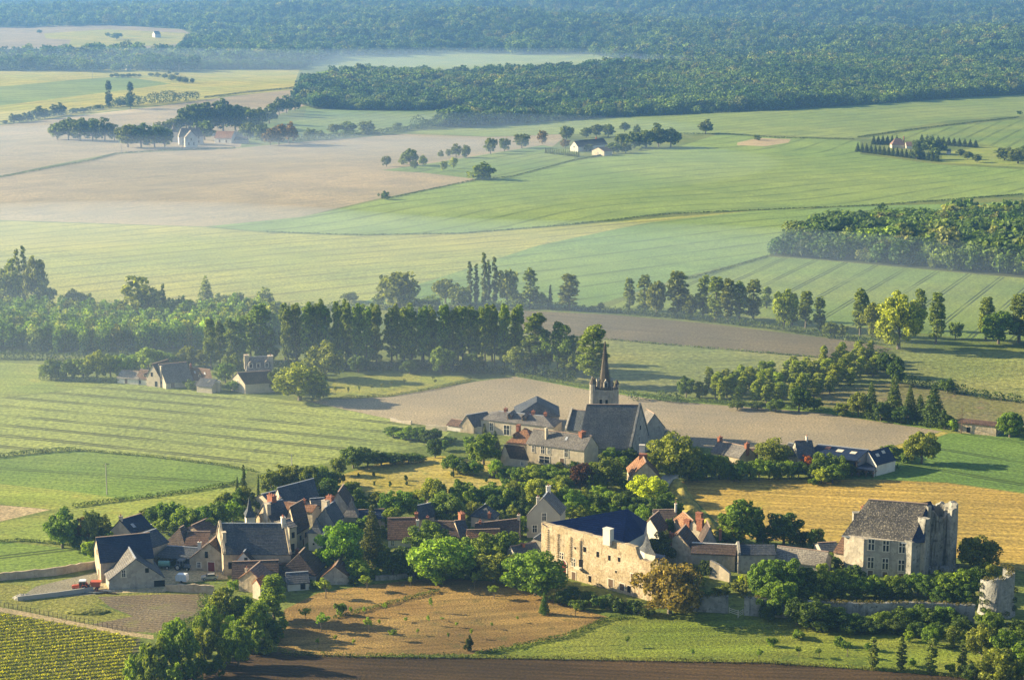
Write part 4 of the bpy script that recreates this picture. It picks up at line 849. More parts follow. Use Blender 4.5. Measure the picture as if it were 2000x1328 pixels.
# ---- fort: the long ochre wall and its navy roof
def solid(name, quads, mat, parent=None, th=None, label=None, cat=None):
    V, Fc = [], []
    for qd in quads:
        if th: prism(V, Fc, qd, th)
        else:
            n = len(V); V += qd; Fc.append(list(range(n, n+len(qd))))
    o = mesh_obj(name, V, Fc, mat, parent)
    if label: tag(o, label, cat)
    return o
def fort():
    a, b = P(1057, 1114), P(1292, 1180); U = (b-a); L = U.length; u = U.normalized(); n = Vector((u.y, -u.x, 0)); O = (a+b)/2
    e = empty('fortified_barn', O, 'long fortified barn wall of ochre rubble with navy slate roof behind the walnut tree', 'barn')
    rg = random.Random(4)
    def S(px, py_base=None):             # distance along the wall of a picture column at its foot line
        lo, hi = -5, L+20
        for _ in range(30):
            m = (lo+hi)/2
            if proj(a+u*m)[0] < px: lo = m
            else: hi = m
        return lo
    h0 = hgt(a, 1020); s1 = S(1240); h1 = hgt(a+u*s1, 1068); h2 = hgt(a+u*(s1+1.2), 1092); s2 = S(1292); h3 = hgt(b, 1106)
    prof = [(0, h0)]
    k = int(s1/.8)
    for i in range(1, k): prof.append((s1*i/k, h0+(h1-h0)*i/k+rg.uniform(-.12, .12)))
    prof += [(s1, h1), (s1+.5, h1-1.6), (s1+1.4, h2)]
    for i in range(1, 8): prof.append((s1+1.4+(s2-s1-1.4)*i/7, h2+(h3-h2)*i/7+rg.uniform(-.2, .2)))
    V, Fc = [], []
    for s, z in prof:
        for d in (0, -1.3):
            for zz in (-1, z): V.append(a+u*s+n*d-O+ZZ*zz)
    for i in range(len(prof)-1):
        p, q = 4*i, 4*i+4; Fc += [[p, q, q+1, p+1], [p+3, q+3, q+2, p+2], [p+1, q+1, q+3, p+3]]
    Fc += [[0, 1, 3, 2], [len(V)-4, len(V)-2, len(V)-1, len(V)-3]]
    mesh_obj('wall', V, Fc, M['fort'], e)
    def hole(px, py, w_, h, kind='o'):
        s = S(px); c = a+u*s
        for _ in range(3):
            z = hgt(Vector((c.x, c.y, 0)), py); pr = proj(c+ZZ*z); s += (px-pr[0])*L/(1292-1057.); c = a+u*s
        window(e, c-O+ZZ*z, n, w_, h, kind)
    for x, y, w_, h, k in [(1097, 1085, 1.2, 1.5, 'm'), (1123.5, 1070, .5, .6, 'o'), (1142, 1072.5, .9, 1.3, 'o'), (1167.5, 1082, .8, 1.4, 'o'), (1190, 1089, .7, 1.3, 'o'), (1209, 1092, .7, 1.1, 'o'),
                           (1134.5, 1101, 1.2, 2.6, 'o'), (1120, 1098, 1.1, 1.9, 'm'), (1152, 1130, .8, 1.6, 'o'), (1193, 1138, 1.5, 1.9, 'd'), (1215, 1146, 1.4, 1.7, 'd'), (1228.5, 1150, 1.0, 1.7, 'o'), (1235, 1129, 1.0, 2.3, 'd'), (1120.5, 1125, 1.3, 2.2, 'd'), (1203, 1116, .4, .6, 'o')]: hole(x, y, w_, h, k)
    # pointed arch doorway
    s = S(1100.5); c = a+u*s-O; V, Fc, mi = [], [], []
    N_ = 14; z0, z1, rw = .6, 3.0, 1.15
    arc = [(-rw, 0), (-rw, z1-z0)]+[(-rw*math.cos(i*math.pi/N_), (z1-z0)+1.5*math.sin(i*math.pi/N_)**.85) for i in range(1, N_)]+[(rw, z1-z0), (rw, 0)]
    for i in range(len(arc)-1):
        (x0, y0), (x1, y1) = arc[i], arc[i+1]; m = Vector(((x0+x1)/2, (y0+y1)/2, 0)); d = Vector((x1-x0, y1-y0, 0)); ln = d.length
        du = (u*d.x+ZZ*d.y).normalized(); dn = du.cross(n)
        boxv(V, Fc, c+u*m.x+ZZ*(z0+m.y)+n*.04, du, n, dn, ln+.05, .16, .35)
    ar = mesh_obj('doorway', V, Fc, M['dress'], e)
    V = [c+u*x+ZZ*(z0+y)+n*.03 for x, y in arc]; mesh_obj('door_leaf', V, [list(range(len(V)))], M['reddoor'], ar)
    # dovecote ledges: four columns of small stone ledges
    for px, py0, py1 in ((1067.5, 1033, 1086), (1087.5, 1042, 1089), (1112, 1048, 1094), (1131, 1055, 1090)):
        V, Fc = [], []; s = S(px); c = a+u*s; z0_, z1_ = hgt(c, py1), hgt(c, py0); m_ = 14
        for i in range(m_):
            z = z0_+(z1_-z0_)*i/(m_-1); boxv(V, Fc, c-O+ZZ*z+n*.10, u, n, ZZ, 1.1, .5, .16)
            pass
        mesh_obj('stone_ledges', V, Fc, M['fort'], e)
    V, Fc = [], []; c = a+u*S(1132)-O; boxv(V, Fc, c+n*.6+ZZ*hgt(a+u*S(1132), 1108), u, n, ZZ, 1.8, 1.2, .4); mesh_obj('stone_ledges', V, Fc, M['dress'], e)
    # navy roof
    r1 = P(1059, 1022, h0-.1); r2 = P(1226, 993.5, h0+.6); r3 = P(1258, 1041, 7.2); r4 = P(1215, 1064, 7.2)
    r5 = a+u*(s1*.35)-n*1.2; r5.z = h0-3.2
    back = Vector((.15, 1, 0))*9
    rb1 = r1+back*.4-ZZ*1; rb2 = r2+back-ZZ*5.5; rb3 = r3+back*1.1
    q = [r1, r2, r3, r4, r5, rb1, rb2, rb3]; loc = [v-O for v in q]
    V, Fc = [], []
    for t in ((1, 0, 3), (1, 3, 2), (0, 4, 3)): prism(V, Fc, [loc[t[0]], loc[t[1]], loc[t[2]]], .2)
    prism(V, Fc, [loc[0], loc[1], loc[6], loc[5]], .2); prism(V, Fc, [loc[1], loc[2], loc[7], loc[6]], .2)
    ro = mesh_obj('roof', V, Fc, M['fortroof'], e)
    def dn(v, z=0): w_ = v.copy(); w_.z = z; return w_
    V = [loc[3]-ZZ*.25-Vector((-.3, -.3, 0)), loc[2]-ZZ*.25, loc[7]-ZZ*.25, loc[6]-ZZ*.25, loc[5]-ZZ*.2]; n0 = len(V); V += [dn(v, -.5) for v in V]
    mesh_obj('inner_wall', V, [[i, i+1, i+1+n0, i+n0] for i in range(n0-1)], M['white'], e)
    c0 = P(1188, 1050, h1+.6)-O; V, Fc = [], []
    boxv(V, Fc, (c0.x, c0.y, h1+.9), u, n, ZZ, 2.2, 1.5, 4.0); boxv(V, Fc, (c0.x, c0.y, h1+2.95), u, n, ZZ, 2.35, 1.65, .2); mesh_obj('chimney', V, Fc, M['white'], ro)
    return e
fort()
house('corner_turret', 'small turret with pointed slate roof, left face white in the sun, at the fort', (1259, 1079), (1279.5, 1084), (1248, 1073), 7.0, 1040, 'p', 'white', 'slate', cat='turret', over=.35)
house('fort_lean_to', 'narrow slate lean-to between the fort wall and the pointed turret', (1246, 1094), (1278, 1101), 5, 4.6, 1078, 's', 'white', 'navy', cat='shed')
# ---- castle
def cyl_shell(name, c, r, prof, mat, parent, a0=0, a1=2*math.pi, n=40, taper=.0, thick=.9, z0=-1., flare=0, rough=.06, seed=1):
    rg = random.Random(seed); V, Fc = [], []; full = abs(a1-a0-2*math.pi) < .01; zs = [0, .06, .2, .4, .6, .8, 1]
    m = n if full else n+1
    for i in range(m):
        t = i/n; an = a0+(a1-a0)*t; top = prof(t)+rg.uniform(-.25, .25); o_ = Vector((math.cos(an), math.sin(an), 0))
        for z in zs:
            rr = r*(1-taper*z)+flare*(1-z)**6+rg.uniform(-rough, rough)*2; V.append(Vector(c)+o_*rr+ZZ*(z0+(top-z0)*z))
        V.append(Vector(c)+o_*(r*(1-taper)-thick)+ZZ*top); V.append(Vector(c)+o_*(r-thick)+ZZ*z0)
    k = len(zs)+2
    for i in range(m if full else m-1):
        j = (i+1) % m
        for q in range(k-1): Fc.append([i*k+q, j*k+q, j*k+q+1, i*k+q+1])
    if not full: Fc += [list(range(k)), list(range((m-1)*k+k-1, (m-1)*k-1, -1))]
    return mesh_obj(name, V, Fc, mat, parent)
def castle():
    he = 9.4; A, C1, B = P(1649, 1043, he), P(1688, 1052, he), P(1779, 1057.5, he)
    u = (B-A).normalized(); v = Vector((-u.y, u.x, 0)); O = (A+B)/2; O.z = 0
    e = empty('castle', O, 'roofed castle house with six mullioned windows and steep lichened slate roof', 'castle')
    hr = 17.3; dp = 11.0
    Br = B+u*3.2; pts = [A+v*.2, C1-v*.25, B, B+v*1.6, Br+v*1.6, Br+v*dp, A+v*dp]
    V = [Vector((p.x-O.x, p.y-O.y, z)) for p in pts for z in (-1, he)]; k = len(pts)
    mesh_obj('wall', V, [[2*i, 2*((i+1) % k), 2*((i+1) % k)+1, 2*i+1] for i in range(k)]+[[2*i+1 for i in range(k)]], M['castlewall'], e)
    def lo(p, z): return Vector((p.x-O.x, p.y-O.y, z))
    R1 = P(1696, 975, hr); R2 = P(1812, 984, hr); hr2 = hr
    eL, eR = A-u*.5-v*.45, B+u*.1-v*.45
    bL, bR = A+v*(dp+.5)-u*.5, Br+v*(dp+.5)+u*.2
    V, Fc = [], []
    prism(V, Fc, [lo(eL, he-.25), lo(eR, he-.25), lo(R2, hr), lo(R1, hr)], .25); prism(V, Fc, [lo(bL, he-.2), lo(eL, he-.25), lo(R1, hr)], .25)
    prism(V, Fc, [lo(bR, he-.2), lo(bL, he-.2), lo(R1, hr), lo(R2, hr)], .25)
    m1 = len(Fc); prism(V, Fc, [lo(eR, he-.25), lo(Br+v*1.2, he), lo(R2+Vector((.3, .5, 0)), hr-.3), lo(R2, hr)], .2)
    m2 = len(Fc); d = lo(R2, hr)-lo(R1, hr); boxv(V, Fc, (lo(R1, hr)+lo(R2, hr))/2+ZZ*.05, d.normalized(), v, ZZ, d.length, .35, .2)
    ro = mesh_obj('roof', V, Fc, [M['castle'], M['navy'], M['ridge']], e, [0]*m1+[1]*(m2-m1)+[2]*(len(Fc)-m2))
    V, Fc = [], []; boxv(V, Fc, (lo(eL, he-.4)+lo(eR, he-.4))/2+v*.05, u, v, ZZ, (eR-eL).length, .3, .3); mesh_obj('gutter', V, Fc, M['zinc'], ro)
    w0 = C1-v*.25; wu = (B-w0).normalized(); wn = Vector((wu.y, -wu.x, 0))
    def wpt(px, py):
        t = 0
        lo_, hi_ = 0, (B-w0).length
        for _ in range(25):
            m = (lo_+hi_)/2
            if proj(Vector((w0.x+wu.x*m, w0.y+wu.y*m, 5)))[0] < px: lo_ = m
            else: hi_ = m
        p = w0+wu*lo_; p.z = 0; return p, hgt(p, py)
    for x in (1701, 1729.5, 1761):
        for y, hh in ((1063.5+(x-1701)*.09, 2.7), (1098.5+(x-1701)*.09, 2.7)):
            p, z = wpt(x, y); window(e, lo(p, z), wn, 1.35, hh, 'm')
        p, z = wpt(x, 1121+(x-1701)*.09); window(e, lo(p, z), wn, 1.2, 1.9, 'd')
    p = B-u*.6; V, Fc = [], []; boxv(V, Fc, lo(p, 4.5)-v*.12, u, v, ZZ, .14, .14, 9.4); mesh_obj('drainpipe', V, Fc, M['zinc'], e)
    ch = A+v*8.6+u*2.9; chimney(ro, lo(ch, 0), 1.1, 1.0, he, hgt(Vector((ch.x, ch.y, 0)), 990), 'brick', 1); ch = A+v*9.5+u*1.4; chimney(ro, lo(ch, 0), 2.6, 1.8, he-2, hgt(Vector((ch.x, ch.y, 0)), 1001), 'ruin', 0)
    return e, B, u, v
ce, cB, cu, cv = castle()
def ruin():
    c = P(1828, 1108); c.z = 0; e = empty('ruined_keep', c, 'broken round keep of grey stone standing against the right end of the castle', 'castle')
    r = 4.7; hz_ = hgt(c, 985)
    def top(t):                       # angle from right (0) over front is negative
        a = t*2*math.pi
        return hz_-.6+.8*math.sin(a*1.1+.4)+(.35 if int(t*12) % 2 else 0)
    cyl_shell('keep_wall', (0, 0, 0), r, top, M['ruin'], e, a0=R(-60), a1=R(225), n=44, thick=1.4, seed=3, rough=.12)
    # inner shell visible through the gap, buttress of fallen masonry
    cyl_shell('inner_wall', (-.4, 1.2, 0), r-1.6, lambda t: hz_-2.2+math.sin(t*9), M['ruin'], e, a0=R(-160), a1=R(20), n=26, thick=.8, seed=6, rough=.15)
    # straight wall towards the castle
    w = P(1778, 1132); w.z = 0; w2 = P(1812, 1122); w2.z = 0; V, Fc = [], []; d = (w2-w); n = 8; nn = Vector((d.y, -d.x, 0)).normalized(); rg = random.Random(2)
    for i in range(n+1):
        p = w+d*(i/n)-c; p.z = 0; z = (9.4 if i < 6 else 14.6)+rg.uniform(-.3, .3)
        for dd in (0, -2.4):
            for zz in (-1, z): V.append(p+nn*dd+ZZ*zz)
    for i in range(n):
        a, b = 4*i, 4*i+4; Fc += [[a, b, b+1, a+1], [a+3, b+3, b+2, a+2], [a+1, b+1, b+3, a+3]]
    Fc += [[0, 1, 3, 2], [4*n, 4*n+2, 4*n+3, 4*n+1]]
    mesh_obj('link_wall', V, Fc, M['ruin'], e)
    V, Fc = [], []; q = P(1801, 1012, 13)-c; boxv(V, Fc, (q.x, q.y, 12.4), Vector((1, 0, 0)), Vector((0, 1, 0)), ZZ, .6, .8, 4.4); mesh_obj('chimney', V, Fc, M['pale'], e)
    V, Fc = [], []; a = P(1788, 984, 17)-c; b = P(1818, 978, 17.6)-c; d2 = Vector((0, 5, -2.5))
    prism(V, Fc, [a+Vector((0, -1, -1.4)), b+Vector((.8, -1.4, -1.8)), b, a], .2); prism(V, Fc, [b, b+d2, a+d2, a], .2); mesh_obj('roof', V, Fc, M['navy'], e)
    V, Fc = [], []
    for i in range(26):
        s = rg.uniform(.7, 1.9); an = rg.uniform(-2.6, -.3); boxv(V, Fc, (math.cos(an)*r*rg.uniform(.8, 1.15), math.sin(an)*r*rg.uniform(.7, 1.1), rg.uniform(-.2, 1.4)), Vector((math.cos(i), math.sin(i), .2)).normalized(), Vector((-math.sin(i), math.cos(i), 0)), ZZ, s, s*.7, s*.6)
    mesh_obj('fallen_masonry', V, Fc, M['ruin'], e)
ruin()
M['bastion'] = wall_mat('bastion_stone', (.24, .24, .225), (.30, .295, .275), (.10, .10, .095), sc_=1.8, grime=.8)
def bastion():
    c = P(1945, 1196); c.z = 0; e = empty('ruined_bastion', c, 'half round bastion of pale stone at the right edge with grass on its broken top', 'tower')
    h0 = hgt(c+Vector((3.2, -2, 0)), 1120); h1 = h0-2.2
    cyl_shell('tower_wall', (0, 0, 0), 3.9, lambda t: h1+(h0-h1)*min(1, t/.62), M['bastion'], e, a0=R(-190), a1=R(50), n=40, thick=1.3, flare=.9, seed=8, rough=.02)
    rg = np.random.default_rng(5); B = [((math.cos(a)*3.1, math.sin(a)*3.1, h1+(h0-h1)*k+.2), .95) for a, k in ((-2.7, .15), (-2.1, .3), (-1.5, .5), (-.9, .8), (-.4, 1), (.1, 1.05), (.6, 1.1))]
    o = D_.objects.new('top_growth', leaf_mesh('top_growth', B, 1500, .3, rg, LEAF)); COL.objects.link(o); o.parent = e; o.color = (.10, .095, .025, 1)
    B = [((math.cos(a)*4.1, math.sin(a)*4.1, z), .8) for a, z in ((-2.9, 3), (-2.8, 5), (-2.6, 1.5), (-2.4, 3.6), (-2.9, 7), (-2.2, 1.5), (-1.9, .8), (-1.2, 1), (-.6, 2), (-.5, 3.8), (-.3, 6), (-1.6, 1))]
    o = D_.objects.new('ivy', leaf_mesh('ivy', B, 2200, .3, rg, LEAF)); COL.objects.link(o); o.parent = e; o.color = (.05, .075, .02, 1)
bastion()
stone_wall('ruined curtain wall right of the gateway, overgrown and pale, running to the bastion', [(1453, 1200), (1560, 1206), (1680, 1212), (1800, 1212), (1903, 1218)], [4.4, 4.2, 4.4, 4.5, 4.6], 1.1, 'ruin', 'curtain_wall', .1, seed=3, growth=True)
stone_wall('pale end of the curtain wall left of the gateway, below the walnut tree', [(1285, 1184), (1350, 1192), (1422, 1196)], [3.2, 3.4, 4.2], 1.1, 'ruin', 'curtain_wall', .1, seed=4, growth=True)
stone_wall('fragment of pale stone wall sloping to the right above the gateway', [(1387, 1128), (1405, 1131), (1426, 1136)], [4.6, 3.8, 2.2], .8, 'pale', 'stone_wall', .1, seed=5)
def gate():
    a, b = P(1424, 1197), P(1451, 1200); e = empty('field_gate', (a+b)/2, 'open wooden field gate with pale bars in the gap of the curtain wall', 'gate')
    for k, (p, q) in enumerate(((a, a+Vector((1.9, -2.0, 0))), (b, b+Vector((-1.4, -2.2, 0))))):
        O = (a+b)/2; V, Fc = [], []; d = (q-p); u = d.normalized(); n = Vector((u.y, -u.x, 0))
        for z in (.35, .8, 1.25): boxv(V, Fc, (p+q)/2-O+ZZ*z, u, n, ZZ, d.length, .08, .12)
        for s in (0, 1): boxv(V, Fc, p.lerp(q, s)-O+ZZ*.7, u, n, ZZ, .14, .14, 1.5)
        mesh_obj('leaf', V, Fc, M['dress'], e)
gate()
# ---- church
house('church_nave', 'tall church nave under one huge grey blue slate roof with plain stone gable', (1129, 873), (1234, 874), (1164, 847), 5.2, 790, 'x', 'grey', 'churchslate', ridge='ridge', cat='church', parapet='r', wins=[('R', .45, 4.5, 1.3, 4.5, 'm'), ('R', .5, 9.5, 1, 1.4, 'o')])
house('church_choir', 'lower choir of the church with dark slate roof left of the nave', (1104.6, 838), (1142, 841), 12, 4.2, 800, 'x', 'grey', 'churchslate', ridge='ridge', cat='church', parapet='l')
house('church_transept', 'stone transept with pale roof edge right behind the big church gable', (1257, 838), (1298, 833), (1243, 829), 7.0, 808, 'y', 'grey', 'slate2', cat='church', ridge='ridge')
house('church_side_chapel', 'blocky shaded stone chapel at the far right end of the church', (1296, 850), (1317, 848), 9, 4.2, 844, 's', 'grey', 'slate2', cat='church', ridge=None)
def tower():
    c = P(1180, 851); e = empty('church_tower', c, 'church tower with tall stone spire, corner pinnacles and twin belfry openings', 'church tower')
    zt = hgt(c, 757); w_ = 7.4; ex, ey = Vector((1, -.12, 0)).normalized(), Vector((.12, 1, 0)).normalized(); V, Fc = [], []
    boxv(V, Fc, (0, 0, zt/2), ex, ey, ZZ, w_, w_, zt); mesh_obj('tower_wall', V, Fc, M['grey'], e)
    for z, k in ((zt*.86, .35), (zt-.2, .55)):
        V, Fc = [], []; boxv(V, Fc, (0, 0, z), ex, ey, ZZ, w_+k, w_+k, .4); mesh_obj('cornice', V, Fc, M['grey'], e)
    V, Fc = [], []
    for i in range(9):
        for k, (uu, vv) in enumerate(((ex, ey), (ey, ex))):
            for sg in (-1, 1): boxv(V, Fc, uu*((i-4)*w_/9)+vv*sg*(w_/2+.05)+ZZ*(zt+.45), uu, vv, ZZ, .5, .35, 1.3 if i % 2 else .7)
    mesh_obj('parapet', V, Fc, M['dstone'], e)
    for i in (-1, 1):
        for (uu, vv) in ((ex, -ey), (ey, -ex), (ey, ex)): window(e, uu*i*.95+vv*w_/2+ZZ*(zt*.74), vv, .8, 2.1, 'o', 'belfry_opening')
    for sx, sy, r, top in ((-1, -1, .95, 2.0), (1, -1, .8, .5), (-1, 1, .7, .9), (1, 1, .7, .5)):
        p = ex*sx*(w_/2)+ey*sy*(w_/2); V, Fc = tube([p+ZZ*0, p+ZZ*(zt*.6), p+ZZ*(zt+top)], [r*1.15, r, r*.95], 8)
        tu = mesh_obj('corner_turret', V, Fc, M['grey'], e)
        V, Fc = tube([p+ZZ*(zt+top-.02), p+ZZ*(zt+top+.2), p+ZZ*(zt+top+2.2*r)], [r*1.25, r*1.2, .06], 8); mesh_obj('pinnacle', V, Fc, M['dstone'], tu)
    hs = hgt(c, 666)
    V, Fc = tube([ZZ*(zt-.5), ZZ*(zt+2.0), ZZ*(zt+2.05), ZZ*(hs)], [2.1, 2.0, 1.75, .08], 8); s = mesh_obj('spire', V, Fc, M['dstone'], e)
    V, Fc = [], []
    for k in range(8):
        an = k*math.pi/4; o_ = Vector((math.cos(an), math.sin(an), 0))
        for j in range(22):
            t = j/22; rr = 1.95*(1-t)+.1*t; boxv(V, Fc, o_*(rr+.03)+ZZ*(zt+2.2+(hs-zt-2.1)*t), o_, ZZ.cross(o_), ZZ, .18, .14, .3)
    mesh_obj('crockets', V, Fc, M['dstone'], s)
    for k in range(4):
        an = k*math.pi/2-math.pi/2+.12; o_ = Vector((math.cos(an), math.sin(an), 0)); V, Fc = [], []
        t_ = ZZ.cross(o_); boxv(V, Fc, o_*2.2+ZZ*(zt+1.2), o_, t_, ZZ, .9, 1.3, 2.0)
        n0 = len(V); V += [o_*2.7+t_*.8+ZZ*(zt+2.2), o_*2.7-t_*.8+ZZ*(zt+2.2), o_*2.7+ZZ*(zt+3.2), o_*1.2+ZZ*(zt+3.2)]; Fc += [[n0, n0+1, n0+2], [n0, n0+2, n0+3], [n0+1, n0+3, n0+2]]
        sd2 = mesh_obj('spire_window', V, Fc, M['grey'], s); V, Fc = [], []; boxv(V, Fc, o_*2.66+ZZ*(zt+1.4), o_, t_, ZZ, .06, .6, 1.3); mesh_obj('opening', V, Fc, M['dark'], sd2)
tower()
# ---- walls and small works
stone_wall('low lit stone wall between the green field and the tractor', [(-60, 1136), (0, 1133), (110, 1123), (186, 1109)], 2.0, .5, 'stone', seed=7)
stone_wall('long low concrete edging wall in front of the tractor yard', [(34, 1173), (110, 1164), (182, 1154)], 1.1, .4, 'concrete', ragged=.02, seed=8)
stone_wall('dry stone wall of the farm yard facing the kitchen garden', [(324, 1153), (372, 1157), (418, 1160)], [1.6, 2.2, 2.2], .6, 'stone', seed=9)
stone_wall('mossy garden wall behind the orchard saplings', [(733, 1133), (775, 1131), (815, 1124)], 1.2, .5, 'ruin', seed=10)
stone_wall('white garden wall running left from the tiny tiled shed', [(832, 838), (850, 840), (873, 842)], 1.5, .4, 'pale', seed=11)
stone_wall('ruined bit of cream wall at the edge of the tan field', [(763, 822), (785, 826), (804, 829)], [1.2, .8, 1.3], .6, 'pale', seed=12)
stone_wall('cream wall under the slate gable barn and shed', [(925, 845), (941, 847)], 2.2, .4, 'pale', seed=13)
place_house('roofless_stone_building', 'long roofless stone building with a small doorway beside the round bush at right', (1871, 844), (1945, 852), 6, 3.4, .6, 'x', 'stone', 'tile', wins=[('F', .27, 1.2, 1.1, 1.8, 'o')], cat='ruin')
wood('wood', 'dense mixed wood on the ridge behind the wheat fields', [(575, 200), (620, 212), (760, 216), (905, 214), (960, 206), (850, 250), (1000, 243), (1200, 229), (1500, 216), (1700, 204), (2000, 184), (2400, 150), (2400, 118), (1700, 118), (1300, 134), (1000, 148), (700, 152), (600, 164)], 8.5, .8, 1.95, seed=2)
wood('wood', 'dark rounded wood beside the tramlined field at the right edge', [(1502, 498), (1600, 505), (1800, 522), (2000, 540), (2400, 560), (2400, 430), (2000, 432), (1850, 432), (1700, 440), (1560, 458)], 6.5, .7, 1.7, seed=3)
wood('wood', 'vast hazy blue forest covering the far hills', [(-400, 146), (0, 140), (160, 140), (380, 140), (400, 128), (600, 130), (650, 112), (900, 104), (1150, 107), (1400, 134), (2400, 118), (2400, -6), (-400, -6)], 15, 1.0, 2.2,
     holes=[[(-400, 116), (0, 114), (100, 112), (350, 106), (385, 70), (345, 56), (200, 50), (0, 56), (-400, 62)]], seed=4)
wood('wood', 'bright young poplar plantation at the left behind the hazy hamlet', [(-400, 690), (0, 684), (120, 690), (260, 690), (400, 680), (540, 668), (540, 632), (400, 632), (150, 622), (-400, 612)], 4.6, .85, 1.2, seed=5, grp=PG)
# ================================================================ VEGETATION
GR, BR, DK, OL, YE, PA, GY = (.060, .112, .026), (.10, .17, .032), (.034, .066, .022), (.082, .11, .034), (.21, .255, .03), (.125, .16, .06), (.075, .115, .045)
POP, CY = (.082, .132, .045), (.026, .046, .02)
def hedge(name, label, pts, h, w_, colr, dens=1., size=.4, cat='hedge', kind=None, seed=1, group=None, wob=.3):
    rg = np.random.default_rng(seed); q = [G(*p) for p in pts]; B = []; O = q[0].copy()
    for a, b in zip(q[:-1], q[1:]):
        L = (b-a).length; step = max(.45*w_, .5*h, .4); k = max(1, int(L/step))
        for j in range(k):
            p = a.lerp(b, (j+rg.uniform(-.2, .2))/k)-O; hh = h*rg.uniform(1-wob, 1+wob)
            B.append(((p.x+rg.normal()*.12*w_, p.y+rg.normal()*.12*w_, p.z+hh*.45), max(hh*.55, w_*.42)*rg.uniform(.85, 1.1)))
    L = sum((b-a).length for a, b in zip(q[:-1], q[1:]))
    n = int(min(60000, max(300, L*(w_+2*h)*3.2*dens/(size*size*2.2))))
    if len(B) > 350:                     # chunked for speed
        Vs, Ls = [], []
        for s in range(0, len(B), 200):
            V, m_ = leaves(B[s:s+200], n*200//len(B), size, rg); Vs.append(V); Ls.append(m_)
        V = np.concatenate(Vs); m_ = sum(Ls)
    else: V, m_ = leaves(B, n, size, rg)
    me = D_.meshes.new(name); me.from_pydata(V.tolist(), [], np.arange(len(V)).reshape(-1, 4).tolist())
    a = me.attributes.new('lv', 'FLOAT', 'FACE'); a.data.foreach_set('value', rg.uniform(0, 1, m_).astype(np.float32)); me.materials.append(LEAF); me.update()
    o = D_.objects.new(name, me); COL.objects.link(o); o.location = O; o.color = (*colr, 1)
    return tag(o, label, cat, group, kind)
# ---- foreground
grove('bushes of the dark thicket at bottom left', 'leafy bright tree of the thicket between vineyard and orchard field', 'round', (.082, .135, .03), [
 (352, 1322, 1196, 74), (312, 1330, 1235, 62, 'bush'), (283, 1332, 1248, 50, 'bush'), (440, 1236, 1138, 66, None, OL), (412, 1262, 1172, 52), (476, 1228, 1156, 46), (535, 1212, 1119, 60, 'poplar', BR), (500, 1248, 1168, 60, None, BR),
 (466, 1300, 1208, 58), (538, 1252, 1208, 46, 'bush', DK), (494, 1276, 1222, 54, 'bush'), (400, 1300, 1216, 50, None, OL), (438, 1302, 1238, 50, 'bush'), (330, 1290, 1212, 40, None, BR), (300, 1345, 1272, 66, 'bush'), (258, 1337, 1280, 44, 'bush', BR), (382, 1338, 1270, 54, 'bush', DK), (345, 1348, 1290, 54, 'bush'), (422, 1322, 1278, 44, 'bush', DK),
 (518, 1276, 1240, 40, 'bush'), (452, 1266, 1198, 40, None, BR), (390, 1256, 1200, 30, None, BR), (555, 1230, 1200, 26, 'bush', BR), (470, 1196, 1162, 34, 'bush', BR), (425, 1200, 1160, 36, None, BR), (372, 1280, 1225, 36, 'bush', BR), (300, 1300, 1255, 40, 'bush', BR), (270, 1310, 1270, 36, 'bush'), (500, 1215, 1170, 30, 'bush', BR)], name='thicket_tree', cat='tree')
grove('bushes in the village gaps', 'bush filling a gap between village houses', 'bush', GR, [
 (460, 1150, 1128, 34, None, BR), (520, 1160, 1138, 34), (545, 1150, 1128, 30, None, BR), (612, 1150, 1128, 26, None, DK), (690, 1142, 1122, 30, None, DK), (735, 1128, 1106, 34), (600, 1090, 1070, 24, None, DK), (622, 1070, 1048, 30, None, DK), (640, 1050, 1022, 40, None, GR), (690, 1040, 1012, 44, None, DK), (712, 1035, 1005, 36), (748, 1050, 1025, 30, None, DK),
 (752, 1085, 1058, 40, None, DK), (790, 1095, 1066, 44, None, DK), (820, 1065, 1040, 36), (866, 1052, 1028, 34), (890, 1070, 1042, 40, None, DK), (925, 1090, 1064, 40), (952, 1058, 1034, 34, None, BR), (975, 1062, 1038, 34), (1004, 1078, 1050, 36, None, BR), (1020, 1100, 1072, 40, None, DK), (1014, 1030, 1008, 28), (925, 1022, 1000, 30, None, DK), (952, 985, 962, 34),
 (1268, 1050, 1028, 26, None, DK), (1290, 1060, 1036, 32), (1328, 1022, 1002, 24), (1372, 1064, 1040, 30, None, DK), (1402, 1066, 1046, 30), (1440, 1112, 1096, 24, None, DK), (1470, 1110, 1096, 26), (1500, 1112, 1096, 28, None, DK), (1622, 1098, 1074, 26), (1636, 1110, 1086, 30, None, DK), (1350, 1118, 1098, 30, None, OL), (1365, 1145, 1120, 34), (1400, 1125, 1110, 22),
 (575, 1062, 1044, 20, None, DK), (560, 1012, 996, 22), (520, 1008, 988, 24, None, OL), (690, 1005, 985, 28, None, BR), (660, 1010, 990, 24), (760, 1010, 990, 30), (845, 1020, 998, 30, None, BR), (1130, 935, 912, 30, None, BR), (1160, 945, 920, 36), (1205, 945, 920, 34, None, DK), (1240, 945, 925, 26), (1250, 965, 945, 30), (1300, 970, 945, 30, None, DK), (990, 955, 932, 34), (1025, 960, 935, 40, None, BR), (1060, 962, 940, 40, None, OL), (1088, 990, 968, 36), (1010, 1000, 975, 34, None, DK)], name='bush', cat='bush')
grove('orchard_w', 'broad walnut tree with bronze leaves before the end of the fort wall', 'wide', (.10, .088, .036), [(1308, 1198, 1090, 140)], cat='walnut tree', name='walnut_tree')
grove('front_l', 'broad bright green tree hiding the arched doorway of the fort', 'wide', (.065, .12, .026), [(1046, 1160, 1076, 128)])
